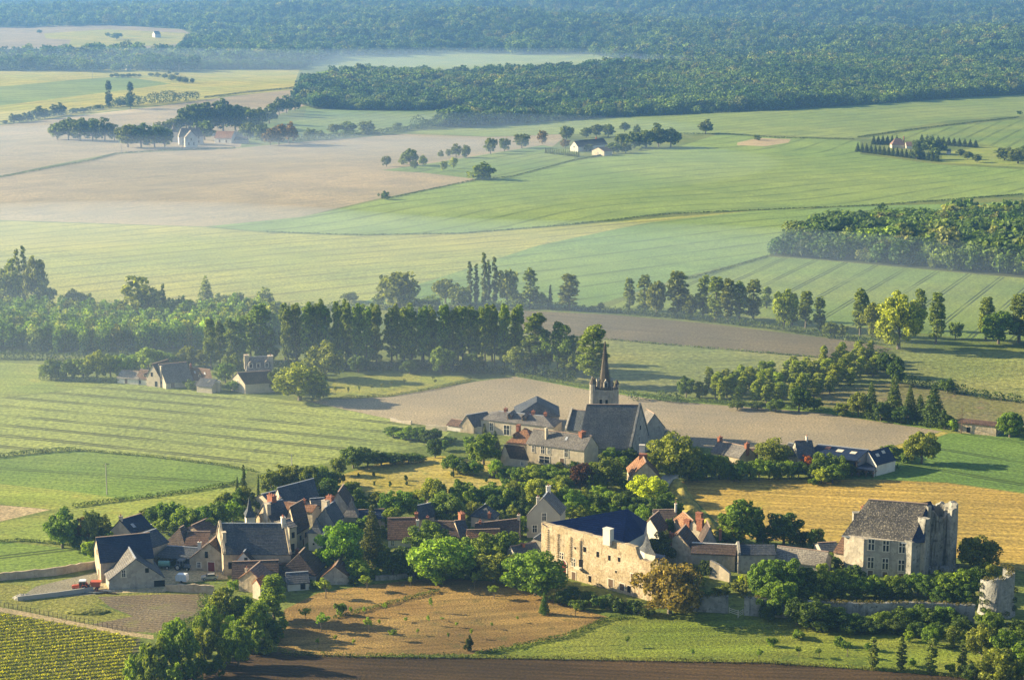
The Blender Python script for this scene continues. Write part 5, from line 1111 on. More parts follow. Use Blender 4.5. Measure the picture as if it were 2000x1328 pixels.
grove('dark bushes at the fort foot', 'dark low bush at the foot of the fort wall', 'bush', DK, [(1112, 1172, 1140, 54), (1145, 1180, 1146, 52), (1176, 1188, 1156, 50), (1206, 1193, 1163, 50), (1236, 1197, 1170, 46), (1262, 1203, 1180, 40), (1095, 1180, 1152, 46), (1130, 1190, 1165, 40)], name='bush', cat='bush')
grove('c1', 'small dense dark spruce alone on the brown orchard field edge', 'spruce', (.035, .075, .02), [(1063, 1199, 1156, 24)], name='spruce_tree', cat='conifer')
grove('c2', 'squat blackish juniper at the lower edge of the brown orchard field', 'bush', (.03, .045, .018), [(916, 1270, 1238, 24)], name='juniper_bush', cat='bush')
grove('trees in the middle garden', 'spreading garden tree above the brown orchard field, right of the spruce', 'wide', GR, [
 (858, 1132, 1048, 128, None, BR), (836, 1080, 1018, 84, 'round', GR), (903, 1126, 1072, 70), (948, 1100, 1040, 62, 'round', BR), (986, 1098, 1030, 64, 'round'), (965, 1138, 1074, 74, 'round', OL), (1003, 1132, 1082, 54, 'round'), (905, 1088, 1046, 54, 'round', BR), (815, 1128, 1080, 60, 'round', DK), (768, 1125, 1072, 64, 'round', DK), (930, 1135, 1100, 50, 'bush', DK), (1010, 1090, 1052, 46, 'round', BR)])
grove('fc', 'huge round bright green tree right of the village lane', 'round', (.07, .135, .022), [(667, 1118, 1009, 96)])
grove('sp', 'tall brownish green spruce beside the huge round tree', 'spruce', (.05, .066, .026), [(728, 1102, 984, 62)], name='spruce_tree', cat='conifer')
grove('small trees below the huge round tree', 'small bright tree under the huge round tree', 'round', BR, [(640, 1108, 1074, 44), (700, 1132, 1090, 48), (686, 1122, 1084, 40), (625, 1100, 1070, 34), (745, 1112, 1085, 36, None, DK), (712, 1128, 1104, 36)])
FR = [(637, 1168, 1124, 34), (717, 1153, 1119, 30), (802, 1146, 1122, 12), (852, 1131, 1111, 15), (902, 1139, 1115, 18), (927, 1149, 1113, 24), (965, 1168, 1136, 28), (842, 1196, 1162, 10), (665, 1201, 1170, 26, 'bush', GR), (627, 1233, 1191, 34), (684, 1203, 1180, 11),
 (712, 1204, 1181, 9), (753, 1196, 1174, 13), (721, 1235, 1202, 21), (768, 1250, 1223, 21), (740, 1225, 1205, 9), (891, 1225, 1213, 9), (837, 1221, 1198, 9), (863, 1213, 1203, 9), (792, 1215, 1204, 12), (920, 1246, 1222, 8), (876, 1251, 1232, 8), (1124, 1203, 1174, 18), (597, 1212, 1180, 24), (655, 1255, 1235, 12), (620, 1262, 1243, 12), (690, 1262, 1245, 9), (815, 1240, 1225, 8), (960, 1228, 1212, 8), (1010, 1215, 1200, 8)]
grove('saplings of the brown orchard field', 'young fruit tree planted in the brown orchard field', 'sapling', BR, FR, name='fruit_tree', cat='sapling')
grove('narrow young trees on the front meadow', 'slender young poplar on the bright front meadow', 'lombardy', GY, [(1704, 1306, 1244, 27), (1760, 1308, 1244, 24), (1818, 1314, 1246, 28), (1878, 1317, 1250, 26)], name='poplar_tree', cat='poplar')
grove('saplings of the bright front meadow', 'thin sapling on the bright front meadow', 'sapling', GR, [(1226, 1262, 1236, 12), (1352, 1286, 1262, 10), (1482, 1291, 1263, 15), (1508, 1262, 1240, 24, 'bush'), (1560, 1282, 1258, 16), (1600, 1284, 1262, 18), (1655, 1282, 1246, 26), (1560, 1246, 1226, 34, 'bush'), (1640, 1262, 1240, 30, 'bush'), (1855, 1312, 1290, 24, 'bush'), (1780, 1300, 1282, 20, 'bush'), (1700, 1270, 1252, 26, 'bush')], name='sapling', cat='sapling')
grove('bushes under the curtain wall', 'rank shrub crowding the foot of the curtain wall', 'round', DK, [
 (1520, 1204, 1126, 78, None, GR), (1590, 1226, 1166, 76), (1556, 1220, 1162, 56), (1640, 1226, 1186, 62), (1674, 1229, 1198, 50), (1722, 1226, 1192, 54, None, GR), (1765, 1226, 1183, 64), (1792, 1226, 1180, 56, None, GR), (1818, 1229, 1186, 54), (1838, 1226, 1180, 54, None, GR), (1862, 1230, 1190, 50),
 (1610, 1232, 1200, 50), (1700, 1236, 1208, 50), (1745, 1236, 1208, 50), (1790, 1240, 1212, 50), (1835, 1240, 1212, 50), (1500, 1212, 1180, 40), (1660, 1238, 1212, 44), (1880, 1245, 1205, 50)], name='shrub', cat='shrub')
grove('bushes of the right corner', 'sunlit shrub in the bottom right corner below the bastion', 'round', GR, [
 (1820, 1262, 1218, 38), (1862, 1264, 1220, 48, None, OL), (1918, 1288, 1214, 70, None, OL), (1932, 1242, 1188, 62), (1962, 1302, 1230, 68), (1984, 1272, 1224, 54), (1950, 1340, 1260, 86, None, OL), (1995, 1335, 1255, 70), (1775, 1252, 1228, 24, None, BR), (2010, 1300, 1240, 60), (1900, 1330, 1290, 50, None, DK), (1990, 1250, 1205, 50, None, DK), (2040, 1340, 1250, 80)], name='shrub', cat='shrub')
grove('shrubs of the castle terrace', 'shrub on the castle terrace behind the curtain wall', 'round', GR, [
 (1494, 1172, 1090, 64), (1540, 1168, 1088, 76), (1572, 1168, 1106, 62, None, DK), (1608, 1168, 1100, 68, None, BR), (1643, 1168, 1112, 62), (1668, 1152, 1098, 44, None, DK), (1682, 1168, 1122, 52), (1708, 1162, 1120, 42), (1744, 1162, 1118, 44, None, BR), (1758, 1168, 1136, 52, None, DK), (1792, 1162, 1114, 50), (1812, 1168, 1126, 46, None, DK),
 (1842, 1168, 1114, 64), (1868, 1168, 1110, 64, None, BR), (1893, 1166, 1108, 56), (1912, 1158, 1102, 50, None, DK), (1882, 1178, 1136, 54, None, DK), (1722, 1170, 1142, 44, None, DK), (1628, 1178, 1140, 54, None, DK), (1590, 1182, 1146, 50, None, DK), (1555, 1180, 1140, 50, None, DK), (1835, 1180, 1145, 50, None, DK), (1930, 1135, 1095, 44, None, OL), (1470, 1150, 1120, 34, None, OL)], name='shrub', cat='shrub')
grove('ct', 'rounded olive tree in the ochre field edge right of the ruined keep', 'wide', (.075, .10, .028), [(1906, 1108, 1044, 88)])
grove('trees behind the navy roofed houses', 'big dense tree between the ochre field and the navy slate houses', 'round', GR, [(1449, 1064, 968, 92), (1531, 1064, 999, 76, None, DK), (1592, 1072, 1028, 42), (1568, 1068, 1034, 36, None, DK), (1490, 1066, 1020, 50, None, DK), (1420, 1060, 1020, 44, None, BR)])
grove('dkb', 'dark ivy bush pressed against the long stone house', 'bush', CY, [(1384, 1124, 1084, 42)], name='bush', cat='bush')
grove('fort_r', 'dark olive tree between the pointed turret and the stone house', 'round', (.055, .07, .022), [(1293, 1098, 1034, 58)])
grove('sh_r', 'clipped yellow green shrubs right of the pale wall fragment', 'bush', YE, [(1462, 1140, 1122, 22), (1448, 1138, 1120, 20), (1478, 1140, 1122, 22)], name='bush', cat='bush')
grove('bushes beside the gateway', 'low bush beside the castle gateway', 'bush', OL, [(1436, 1155, 1130, 30), (1415, 1160, 1138, 30), (1452, 1160, 1140, 26), (1400, 1158, 1142, 24), (1350, 1180, 1150, 50, None, DK), (1380, 1178, 1150, 44, None, DK)], name='bush', cat='bush')
# ---- left village side
grove('trees left of the farm', 'tree of the clump standing left of the dark roofed farm', 'round', GR, [(122, 1070, 991, 70), (160, 1064, 1008, 34, None, (.085, .06, .03)), (180, 1068, 988, 46, 'round', GY), (203, 1052, 1004, 36, None, OL), (196, 1066, 1030, 36, None, DK), (178, 1088, 1046, 38, 'bush', BR), (204, 1066, 1038, 44, 'bush', BR), (150, 1072, 1036, 34, 'bush', DK)])
grove('ivy', 'bright ivy mound on the left gable of the ivy covered farmhouse', 'bush', (.10, .19, .02), [(232, 1047, 1018, 28)], name='ivy', cat='ivy')
grove('shrub belt behind the farm', 'shrub of the belt between the farm roofs and the green field', 'round', GR, [
 (286, 1024, 990, 32, None, OL), (330, 1030, 974, 54), (304, 1028, 984, 44), (365, 1044, 984, 56, None, BR), (396, 1044, 984, 50), (425, 1038, 974, 50), (350, 1048, 1010, 44), (440, 1018, 954, 46, None, OL), (408, 1052, 1010, 44, None, BR), (455, 1024, 974, 42, None, BR), (465, 1000, 952, 36), (380, 1050, 1018, 36, None, BR), (480, 998, 950, 40, None, OL), (438, 1048, 1015, 40), (318, 1040, 1010, 36, None, BR), (475, 1012, 985, 36, None, DK)], name='shrub', cat='shrub')
grove('cypresses by the pepperpot turret', 'pointed dark cypress near the pepperpot turret', 'cypress', CY, [(477, 980, 904, 17), (506, 986, 924, 10), (464, 962, 929, 9), (588, 958, 914, 13), (606, 962, 926, 11)], name='cypress_tree', cat='cypress')
grove('trees behind the village heart', 'tree between the blue slate hall and rape field', 'round', GY, [
 (530, 964, 914, 46), (556, 956, 904, 50, None, OL), (580, 958, 906, 44), (606, 962, 904, 48, None, OL), (641, 984, 932, 54, None, DK), (627, 950, 906, 44), (662, 928, 890, 34), (672, 972, 944, 32, None, GR), (697, 988, 952, 42, None, GR), (690, 962, 938, 34, None, OL), (540, 985, 950, 30), (650, 950, 918, 36), (705, 1008, 972, 36, None, BR), (735, 990, 958, 34, None, OL), (512, 1000, 965, 26, None, GR)])
grove('hedge trees above the dry meadow', 'hazy green tree of the hedge row above the dry meadow', 'round', (.055, .10, .04), [(690, 914, 868, 54), (718, 912, 874, 50), (745, 908, 882, 50), (772, 906, 882, 46), (798, 904, 884, 40), (820, 902, 886, 30)])
# ---- grove in the middle of the village
grove('trees of the village grove', 'tree of the dense grove between dry meadow and village roofs', 'round', GR, [
 (776, 1014, 951, 66), (765, 1030, 986, 38, None, BR), (842, 990, 932, 64, 'wide', (.14, .155, .04)), (872, 1024, 954, 66, None, GY), (815, 1010, 970, 44, None, BR), (900, 990, 935, 52), (917, 994, 948, 48, None, BR), (926, 1014, 975, 40, None, OL), (970, 1004, 962, 40, None, DK), (950, 990, 944, 50, None, BR), (966, 978, 940, 44), (986, 990, 946, 52), (1001, 982, 935, 48, None, OL),
 (1002, 1014, 984, 30, None, PA), (1020, 1046, 1003, 36, None, BR), (1048, 994, 929, 58, None, (.13, .16, .035)), (976, 1018, 993, 24, 'bush', (.25, .27, .13)), (1085, 982, 935, 50, None, (.17, .19, .04)), (1103, 994, 950, 44), (1112, 1014, 976, 38, None, BR), (1122, 1006, 955, 50), (1142, 994, 950, 44, None, OL), (1162, 1004, 960, 48), (1186, 998, 956, 44, None, BR), (1206, 1004, 958, 44),
 (1226, 996, 955, 40, None, DK), (1155, 1010, 980, 46, None, BR), (1130, 1016, 986, 42, None, (.17, .20, .035)), (1193, 1010, 980, 34), (1246, 1006, 966, 46, None, DK), (1285, 1014, 966, 40, None, DK), (1302, 1004, 960, 42), (1320, 1010, 976, 30), (1258, 1026, 985, 36, None, BR), (1304, 1044, 1010, 26), (1218, 960, 931, 24, None, DK), (1168, 980, 944, 40, None, BR), (1098, 960, 925, 44, None, OL), (1070, 970, 935, 44), (940, 1010, 980, 34), (890, 1002, 965, 40, None, DK), (800, 990, 958, 40), (1035, 1015, 985, 30, None, DK), (860, 965, 940, 30, 'bush', OL), (1230, 1015, 985, 36), (1320, 1040, 1008, 30, None, DK), (745, 1020, 990, 34, None, BR)], name='garden_tree', cat='tree')
grove('cypr', 'dark cypress column left of the tall grey house', 'cypress', CY, [(1021, 1012, 944, 19)], name='cypress_tree', cat='cypress')
grove('spr2', 'small spruce in front of the tall grey house wall', 'spruce', (.045, .07, .03), [(1077, 1018, 983, 17)], name='spruce_tree', cat='conifer')
grove('copper', 'copper beech with purple leaves right of the cream house', 'round', (.045, .022, .026), [(1137, 956, 898, 48)], name='copper_beech', cat='beech')
grove('golden', 'golden yellow tree below the steep orange house', 'round', (.26, .29, .02), [(1266, 980, 923, 70)])
grove('maple', 'very big olive maple right of the church', 'wide', (.10, .13, .03), [(1316, 936, 846, 112)], name='maple_tree', cat='maple')
grove('trees around the cream house', 'garden tree near the cream two storey house', 'round', GR, [
 (945, 908, 844, 64), (850, 894, 853, 36, None, DK), (885, 922, 888, 42), (907, 928, 898, 38, None, DK), (926, 928, 896, 38), (968, 934, 893, 30, None, BR), (1019, 906, 878, 26, 'sapling', BR), (1012, 940, 910, 42), (1042, 942, 908, 60, None, BR), (1076, 944, 906, 60), (1102, 948, 912, 50, None, BR), (1185, 954, 884, 66, None, (.06, .09, .025)), (1196, 908, 872, 40), (1228, 908, 874, 46, None, DK), (1178, 890, 864, 24, None, DK), (1215, 925, 888, 44), (1155, 930, 900, 40, None, BR), (918, 885, 850, 34), (985, 905, 880, 26, None, DK), (1120, 915, 898, 26, 'bush', DK), (1092, 914, 900, 26, 'bush', OL), (866, 880, 858, 26), (985, 935, 912, 30)], name='garden_tree', cat='tree')
grove('conifers left of the cream house', 'dark pointed conifer left of the cream house', 'spruce', (.035, .055, .028), [(947, 868, 826, 18), (967, 884, 840, 30)], name='spruce_tree', cat='conifer')
grove('trees at the rape field corner', 'round tree at the corner of the rape field and tan field', 'round', GR, [(768, 854, 830, 38), (794, 858, 832, 44, None, BR), (820, 860, 832, 42), (840, 866, 838, 36, None, DK), (850, 860, 834, 30), (878, 866, 848, 30, 'bush')])
# ---- right farm
grove('orchard trees before the right farm', 'orchard tree between ochre field and right farm', 'round', GR, [
 (1345, 938, 894, 54, None, DK), (1380, 932, 880, 54), (1404, 934, 884, 46, None, BR), (1422, 934, 896, 38), (1445, 938, 898, 38, None, BR), (1465, 936, 896, 36), (1482, 938, 896, 38, None, BR), (1502, 934, 896, 36), (1522, 936, 896, 38), (1541, 934, 896, 34, None, BR), (1610, 930, 878, 54), (1641, 934, 890, 44), (1626, 942, 906, 46), (1604, 944, 912, 34, None, (.16, .19, .035)), (1560, 932, 900, 34, None, DK), (1582, 936, 905, 32, None, DK), (1590, 946, 930, 26, 'bush'), (1362, 940, 908, 40), (1435, 940, 912, 34, None, DK), (1660, 928, 905, 30, None, DK)], name='orchard_tree', cat='tree')
grove('wal2', 'rounded yellow green walnut tree between the farmhouse and the slate farm buildings', 'wide', (.105, .13, .035), [(1511, 912, 856, 78)], name='walnut_tree', cat='walnut tree')
grove('redt', 'small brick red tree in front of the slate farm buildings', 'round', (.22, .085, .035), [(1575, 920, 886, 28)])
grove('trees on the right green field', 'tree by the dark green field right of the hangars', 'round', GR, [(1800, 905, 841, 70, None, (.105, .135, .035)), (1736, 896, 868, 40), (1752, 892, 872, 30), (1770, 904, 880, 26, 'bush')])
# ---- valley
def row(x0, x1, n, yb, yt, w_, jit=5, slope=0):
    r = random.Random(int(x0)); return [(x0+(x1-x0)*i/(n-1)+r.uniform(-3, 3), yb+slope*i/(n-1)+r.uniform(-2, 2), yt+r.uniform(-jit, jit), w_*r.uniform(.85, 1.15)) for i in range(n)]
grove('front rank of the tall poplar screen', 'tall dark poplar in the front rank of the valley poplar screen', 'poplar', POP, row(562, 738, 10, 716, 592, 30)+row(768, 1004, 13, 716, 596, 32), name='poplar_tree', cat='poplar')
grove('rear rank of the tall poplar screen', 'tall dark poplar in the rear rank of the valley poplar screen', 'poplar', POP, row(556, 730, 8, 704, 586, 28)+row(775, 1010, 11, 704, 592, 28), name='poplar_tree', cat='poplar')
grove('big trees right of the poplar screen', 'large tree closing the right end of the poplar screen', 'round', (.06, .10, .035), [(1046, 724, 607, 62, 'poplar'), (1090, 728, 630, 78), (1158, 752, 631, 70, 'poplar', (.085, .13, .035)), (1120, 735, 680, 50), (1010, 730, 672, 50, None, (.10, .14, .06))])
grove('trees at the foot of the poplar screen', 'round tree in front of the tall poplar screen', 'round', (.075, .125, .04), [(635, 742, 666, 78, None, (.10, .13, .055)), (585, 782, 702, 106, None, (.15, .175, .035)), (862, 730, 672, 54), (612, 740, 690, 44), (700, 728, 690, 40, None, DK), (925, 728, 688, 44, None, DK), (800, 730, 700, 40, None, DK), (540, 765, 715, 40, None, DK), (625, 782, 745, 44, None, GR)])
grove('narrow poplars on the far bank', 'slim upright poplar against the pale green field', 'lombardy', (.05, .08, .03), [(918, 594, 511, 15), (930, 594, 516, 15), (946, 596, 494, 17), (966, 597, 502, 17), (955, 594, 508, 14)], name='poplar_tree', cat='poplar')
grove('trees on the far bank', 'leafy tree on the far bank below the pale green field', 'round', (.08, .12, .04), [
 (780, 610, 523, 84, None, (.10, .13, .055)), (870, 592, 540, 56), (896, 600, 555, 44), (990, 596, 518, 50, 'round', (.11, .14, .055)), (1036, 602, 521, 40, 'poplar'), (1056, 600, 572, 34), (1075, 604, 554, 12, 'cypress', CY), (1112, 606, 533, 46, 'poplar'), (1174, 606, 590, 14), (683, 590, 569, 40), (740, 600, 575, 30), (845, 600, 575, 30), (1010, 600, 565, 34), (820, 604, 580, 34)])
grove('trees along the tramlined field', 'tree in the row below the tramlined field', 'poplar', (.075, .115, .04), [
 (1229, 606, 541, 26), (1258, 612, 534, 34), (1282, 617, 542, 40, 'round', (.11, .125, .05)), (1323, 619, 527, 52), (1347, 622, 570, 34, 'round'), (1373, 622, 536, 36), (1398, 627, 537, 42), (1421, 630, 541, 38), (1444, 629, 548, 36), (1471, 624, 543, 38), (1497, 602, 558, 26), (1531, 644, 564, 52, 'round', (.09, .14, .035)), (1547, 636, 572, 26), (1573, 640, 565, 34), (1600, 648, 577, 30), (1621, 658, 626, 32, 'round'), (1645, 660, 632, 26, 'round'), (1680, 655, 562, 38), (1704, 664, 584, 46, 'round', (.11, .14, .04)), (1795, 645, 562, 30), (1828, 672, 568, 38), (1866, 662, 625, 30, 'round'), (1925, 664, 577, 38), (1950, 672, 600, 74, 'round', GR), (1990, 669, 570, 54), (2010, 672, 600, 50, 'round')], name='riverside_tree', cat='tree')
grove('yel', 'big yellow green tree with dark mistletoe clumps in the valley', 'round', (.155, .185, .035), [(1755, 682, 562, 100)])
grove('tall trees at the left edge', 'tall tree of the clump left of the pale field', 'round', (.075, .105, .045), [(36, 592, 487, 18, 'lombardy'), (50, 592, 481, 18, 'lombardy'), (20, 602, 505, 56), (70, 594, 500, 50), (89, 600, 550, 48), (6, 602, 540, 44), (145, 604, 564, 34), (168, 608, 570, 36)])
grove('trees between pale field and plantation', 'tree standing out above the young poplar plantation', 'round', (.10, .15, .045), [(272, 630, 539, 88, 'round', (.12, .165, .045)), (320, 632, 555, 15, 'lombardy', DK), (402, 600, 537, 42, 'spruce'), (425, 604, 572, 22), (442, 604, 572, 24), (465, 604, 566, 24), (518, 608, 561, 36), (540, 612, 588, 34), (360, 604, 582, 36), (490, 606, 580, 26), (335, 604, 584, 30)])
grove('dark poplars left of the screen', 'dark tall tree between plantation and poplar screen', 'poplar', POP, [(412, 722, 618, 30), (430, 716, 624, 28), (452, 710, 620, 36), (472, 708, 612, 34), (510, 706, 590, 56), (490, 702, 610, 34), (530, 710, 640, 40)], name='poplar_tree', cat='poplar')
grove('trees around the hazy hamlet', 'tree beside the hazy hamlet in the middle left', 'round', (.075, .125, .035), [(100, 740, 700, 44), (130, 740, 700, 52), (190, 742, 684, 50, None, (.11, .15, .04)), (163, 740, 694, 44), (216, 738, 690, 44), (246, 738, 690, 52), (290, 724, 674, 54, None, BR), (322, 718, 684, 44, None, BR), (440, 748, 704, 42, None, GR), (400, 718, 678, 44, None, OL), (368, 716, 672, 44, None, OL), (455, 735, 690, 44), (345, 716, 690, 40), (458, 764, 740, 36, None, GR), (370, 760, 740, 30, 'bush'), (260, 720, 690, 44), (110, 736, 715, 40, 'bush')])
# plantation of young poplars, right
def plantation():
    q = [(1368, 782), (1480, 796), (1600, 778), (1722, 728), (1712, 700), (1640, 708), (1500, 742), (1378, 758)]
    g = [G(*p).xy for p in q]; r = random.Random(9); it = []; xs = [p.x for p in g]; ys = [p.y for p in g]; y = min(ys)
    while y < max(ys):
        x = min(xs)
        while x < max(xs):
            p = (x+r.uniform(-1.2, 1.2)+.35*(y-min(ys)) % 5, y+r.uniform(-1.2, 1.2))
            if inpoly(p, g):
                b = proj((p[0], p[1], 0)); s = PXM(Vector((p[0], p[1], 0))); h = r.uniform(6, 9.5)
                it.append((b[0], b[1], proj((p[0], p[1], h))[1], s*r.uniform(4.2, 5.8)))
            x += 5.0
        y += 7.5
    return it
grove('young poplars of the valley plantation', 'young light green poplar of the valley plantation', 'poplar', (.13, .185, .045), plantation(), name='poplar_tree', cat='poplar')
grove('bushes around the young plantation', 'bush at the edge of the young poplar plantation', 'round', (.06, .10, .035), [(1340, 778, 734, 40), (1366, 780, 742, 34), (1735, 736, 684, 48, None, DK), (1720, 712, 686, 34, None, DK), (1748, 754, 700, 34, None, DK), (1560, 804, 750, 48, None, DK), (1515, 804, 778, 34), (1590, 800, 775, 34), (1700, 730, 700, 34), (1440, 800, 780, 34), (1480, 800, 782, 30, None, DK)], name='bush', cat='bush')
grove('dark firs below the reed bed', 'dark conical tree by the grass strip below the reed bed', 'spruce', (.04, .07, .03), [(1700, 816, 744, 44), (1745, 820, 734, 50), (1776, 816, 752, 40), (1822, 830, 748, 62), (1796, 824, 770, 40)], name='fir_tree', cat='conifer')
grove('trees below the reed bed', 'broadleaf tree below the reed bed at right', 'round', (.085, .125, .04), [(1676, 814, 764, 40), (1642, 812, 784, 30), (1850, 768, 738, 32, None, DK), (1972, 854, 800, 54, None, GR), (1862, 842, 815, 26, None, BR), (1720, 822, 780, 40, None, DK), (1760, 826, 790, 40, None, DK), (1845, 838, 800, 34, None, DK), (1990, 850, 830, 30)])
# ---- far
grove('poplars of the far left hedge', 'dark poplar rising from the hedge below the bright plateau field', 'poplar', (.03, .05, .02), [(213, 212, 156, 18), (255, 214, 158, 19)], name='poplar_tree', cat='poplar')
grove('trees of the far left hedge', 'rounded tree in the hedge below the bright plateau field', 'round', (.045, .07, .025), [(10, 243, 234, 12), (26, 241, 222, 18), (38, 240, 221, 18), (55, 238, 218, 22), (75, 233, 207, 26), (88, 232, 212, 20), (107, 228, 204, 24), (120, 226, 200, 22), (145, 222, 210, 16), (163, 220, 210, 18), (190, 214, 204, 16), (235, 208, 193, 20), (250, 208, 195, 20)], name='hedgerow_tree', cat='tree')
grove('hazy grove left of the chateau', 'tree of the hazy grove left of the chateau', 'round', (.055, .085, .03), [(112, 273, 236, 36), (134, 274, 230, 40), (157, 275, 227, 42), (181, 275, 227, 42), (205, 276, 229, 36), (224, 276, 242, 28), (250, 288, 238, 48), (276, 288, 240, 44), (302, 288, 240, 44), (322, 288, 246, 36), (340, 262, 228, 36), (318, 266, 234, 34)], name='grove_tree', cat='tree')
grove('hazy grove behind the chateau', 'tree of the big hazy grove behind the chateau', 'round', (.05, .08, .028), [(366, 262, 206, 44), (388, 260, 196, 52), (412, 258, 192, 54), (436, 256, 193, 54), (460, 256, 200, 48), (482, 252, 204, 42), (400, 274, 232, 40), (488, 272, 236, 40), (505, 250, 207, 34), (526, 242, 202, 34), (545, 226, 190, 28), (560, 222, 185, 28), (576, 217, 192, 22), (512, 276, 240, 36), (500, 262, 236, 36)], name='grove_tree', cat='tree')
grove('trees right of the chateau stable', 'russet hazy tree right of the chateau stable', 'round', (.085, .07, .035), [(528, 284, 250, 30), (545, 283, 240, 38), (564, 281, 238, 38)])
grove('trees of the misty meadow hedge', 'small tree on the hedge between misty meadow and brown field', 'round', (.07, .10, .035), [(652, 262, 240, 26), (680, 262, 234, 32), (716, 261, 234, 32), (776, 254, 238, 18), (605, 272, 250, 24), (625, 270, 254, 20)])
grove('field trees by the paddock', 'single tree standing around the misty paddock', 'round', (.065, .095, .035), [(755, 326, 302, 18), (785, 322, 308, 16, None, PA), (801, 323, 290, 33), (809, 330, 312, 16), (826, 326, 303, 18, None, PA), (867, 334, 312, 15, None, PA), (886, 330, 305, 16, None, PA), (891, 308, 280, 22), (910, 309, 281, 20), (876, 306, 290, 12), (861, 309, 293, 12, None, PA), (958, 301, 266, 26), (985, 296, 267, 24), (1019, 290, 258, 34), (1059, 282, 252, 20, None, (.10, .09, .05)), (1106, 274, 243, 32)])
grove('bm', 'clump of bushes at the corner of the green wheat and brown field', 'bush', GY, [(942, 350, 314, 66)], name='bush', cat='bush')
grove('bs', 'lone bush on the diagonal edge of the brown field', 'bush', DK, [(751, 390, 372, 26)], name='bush', cat='bush')
grove('trees around the distant white gabled farm', 'tree around the distant white gabled farmhouse', 'round', (.055, .085, .03), [(1145, 270, 247, 22), (1165, 268, 240, 26), (1188, 268, 240, 26), (1220, 258, 239, 22), (1244, 264, 243, 14), (1214, 288, 258, 30), (1238, 290, 254, 36), (1262, 290, 250, 40), (1286, 288, 240, 40), (1310, 288, 250, 38), (1198, 300, 276, 28), (1222, 300, 280, 26), (1150, 296, 280, 18), (1248, 294, 286, 14, None, (.3, .3, .24)), (1104, 290, 272, 22, None, (.09, .08, .05))], name='farm_tree', cat='tree')
grove('lt', 'lone round tree on the upper wheat field border', 'round', (.05, .075, .03), [(1378, 262, 233, 32)])
grove('lb', 'little bush beside the bare sandy patch of the wheat field', 'bush', GY, [(1479, 274, 262, 20)], name='bush', cat='bush')
def clipped():
    r = random.Random(3); return [(1066+64*i/15, 300+8*i/15*.9, 288+7.5*i/15+r.uniform(-.5, .5), 5.2) for i in range(16)]
grove('clipped shrubs before the distant farm', 'clipped upright shrub in the row before the white gabled farmhouse', 'cypress', (.06, .085, .035), clipped(), name='clipped_shrub', cat='shrub')
grove('dark conifers around the pink roofed farm', 'dark conifer of the screen around the pink roofed farmhouse', 'spruce', (.025, .042, .022), [(1675+8.6*i, 297+1.05*i, 278+1.1*i, 12) for i in range(19)]+[(1706+9*i, 283, 264, 12) for i in range(6)]+[(1800+10.5*i, 281+i*.8, 262+i*1.1, 14) for i in range(11)], name='conifer', cat='conifer')
grove('trees inside the conifer screen', 'broadleaf tree beside the pink roofed farmhouse', 'round', (.05, .08, .03), [(1795, 300, 270, 30), (1815, 302, 268, 30), (1835, 302, 270, 28), (1790, 312, 288, 26), (1826, 312, 286, 26), (1876, 306, 290, 18), (1890, 312, 294, 18), (1908, 318, 300, 20), (1962, 314, 286, 40), (1988, 320, 288, 44), (2005, 312, 280, 40)])
grove('lone far trees', 'round bush in the bright far field at top left', 'round', GY, [(77, 66, 58, 10), (228, 77, 63, 24), (210, 72, 64, 12)])
grove('lfb', 'tiny hedge bush at the far right edge of the upper field', 'bush', DK, [(1991, 224, 216, 14)], name='bush', cat='bush')
grove('copse', 'small row tree on the plateau field horizon', 'round', (.06, .085, .03), [(218, 152, 144, 10), (228, 152, 143, 12), (240, 152, 144, 12), (252, 152, 143, 12), (262, 151, 143, 10), (272, 151, 144, 8), (295, 150, 142, 14), (308, 151, 142, 14), (322, 154, 143, 16), (336, 158, 144, 16), (350, 161, 148, 16), (362, 163, 150, 14), (376, 163, 153, 10), (330, 146, 139, 8), (345, 148, 142, 10)], name='hedgerow_tree', cat='tree')
wood('wood', 'small dark wood block on the horizon edge of the plateau field', [(388, 137), (590, 136), (590, 127), (388, 128)], 8, .9, 1.25, seed=8)
# ---- hedges and banks
hedge('hedge', 'long dark hedge under the bright plateau field at left', [(4, 243), (60, 237), (130, 224), (220, 210)], 4.5, 4, (.05, .075, .028), size=1.2, seed=2)
hedge('hedge', 'thick dark hedge below the two far poplars towards the wood', [(222, 210), (300, 203), (392, 194)], 12, 10, (.05, .075, .028), size=1.5, seed=3)
hedge('hedge', 'scrubby hedge between tramlined field and dark fallow', [(1020, 602), (1130, 606), (1300, 620), (1500, 642), (1720, 674)], 3, 4, (.07, .11, .035), size=.7, seed=4)
hedge('hedge', 'row of low bushes along the grass strip left of the plantation', [(1234, 782), (1280, 780), (1330, 788)], 3, 3, (.06, .10, .035), size=.5, seed=5, wob=.5)
hedge('hedge', 'dark undergrowth at the foot of the poplar screen', [(545, 724), (700, 722), (850, 724), (1010, 732), (1130, 748)], 4, 5, (.045, .075, .03), size=.7, seed=6)
hedge('hedge', 'hedge edging the misty meadow above the brown field', [(580, 278), (660, 270), (760, 260), (830, 250), (870, 244)], 5, 6, (.05, .08, .03), size=1.2, seed=7)
hedge('hedge', 'bushy hedge at the foot of the ridge wood', [(820, 252), (870, 244), (920, 238), (960, 232), (1010, 240)], 11, 12, (.055, .085, .03), size=1.6, seed=8)
hedge('hedge', 'line of bushes between reed bed and rough meadow at right', [(1752, 748), (1830, 760), (1900, 775), (1960, 782), (2060, 792)], 3.2, 3.5, (.05, .085, .03), size=.6, seed=9, wob=.55)
hedge('hedge', 'low clipped hedge crossing the brown orchard field', [(655, 1207), (700, 1196), (780, 1174), (862, 1154)], .9, 1.3, (.08, .12, .025), size=.28, seed=10)
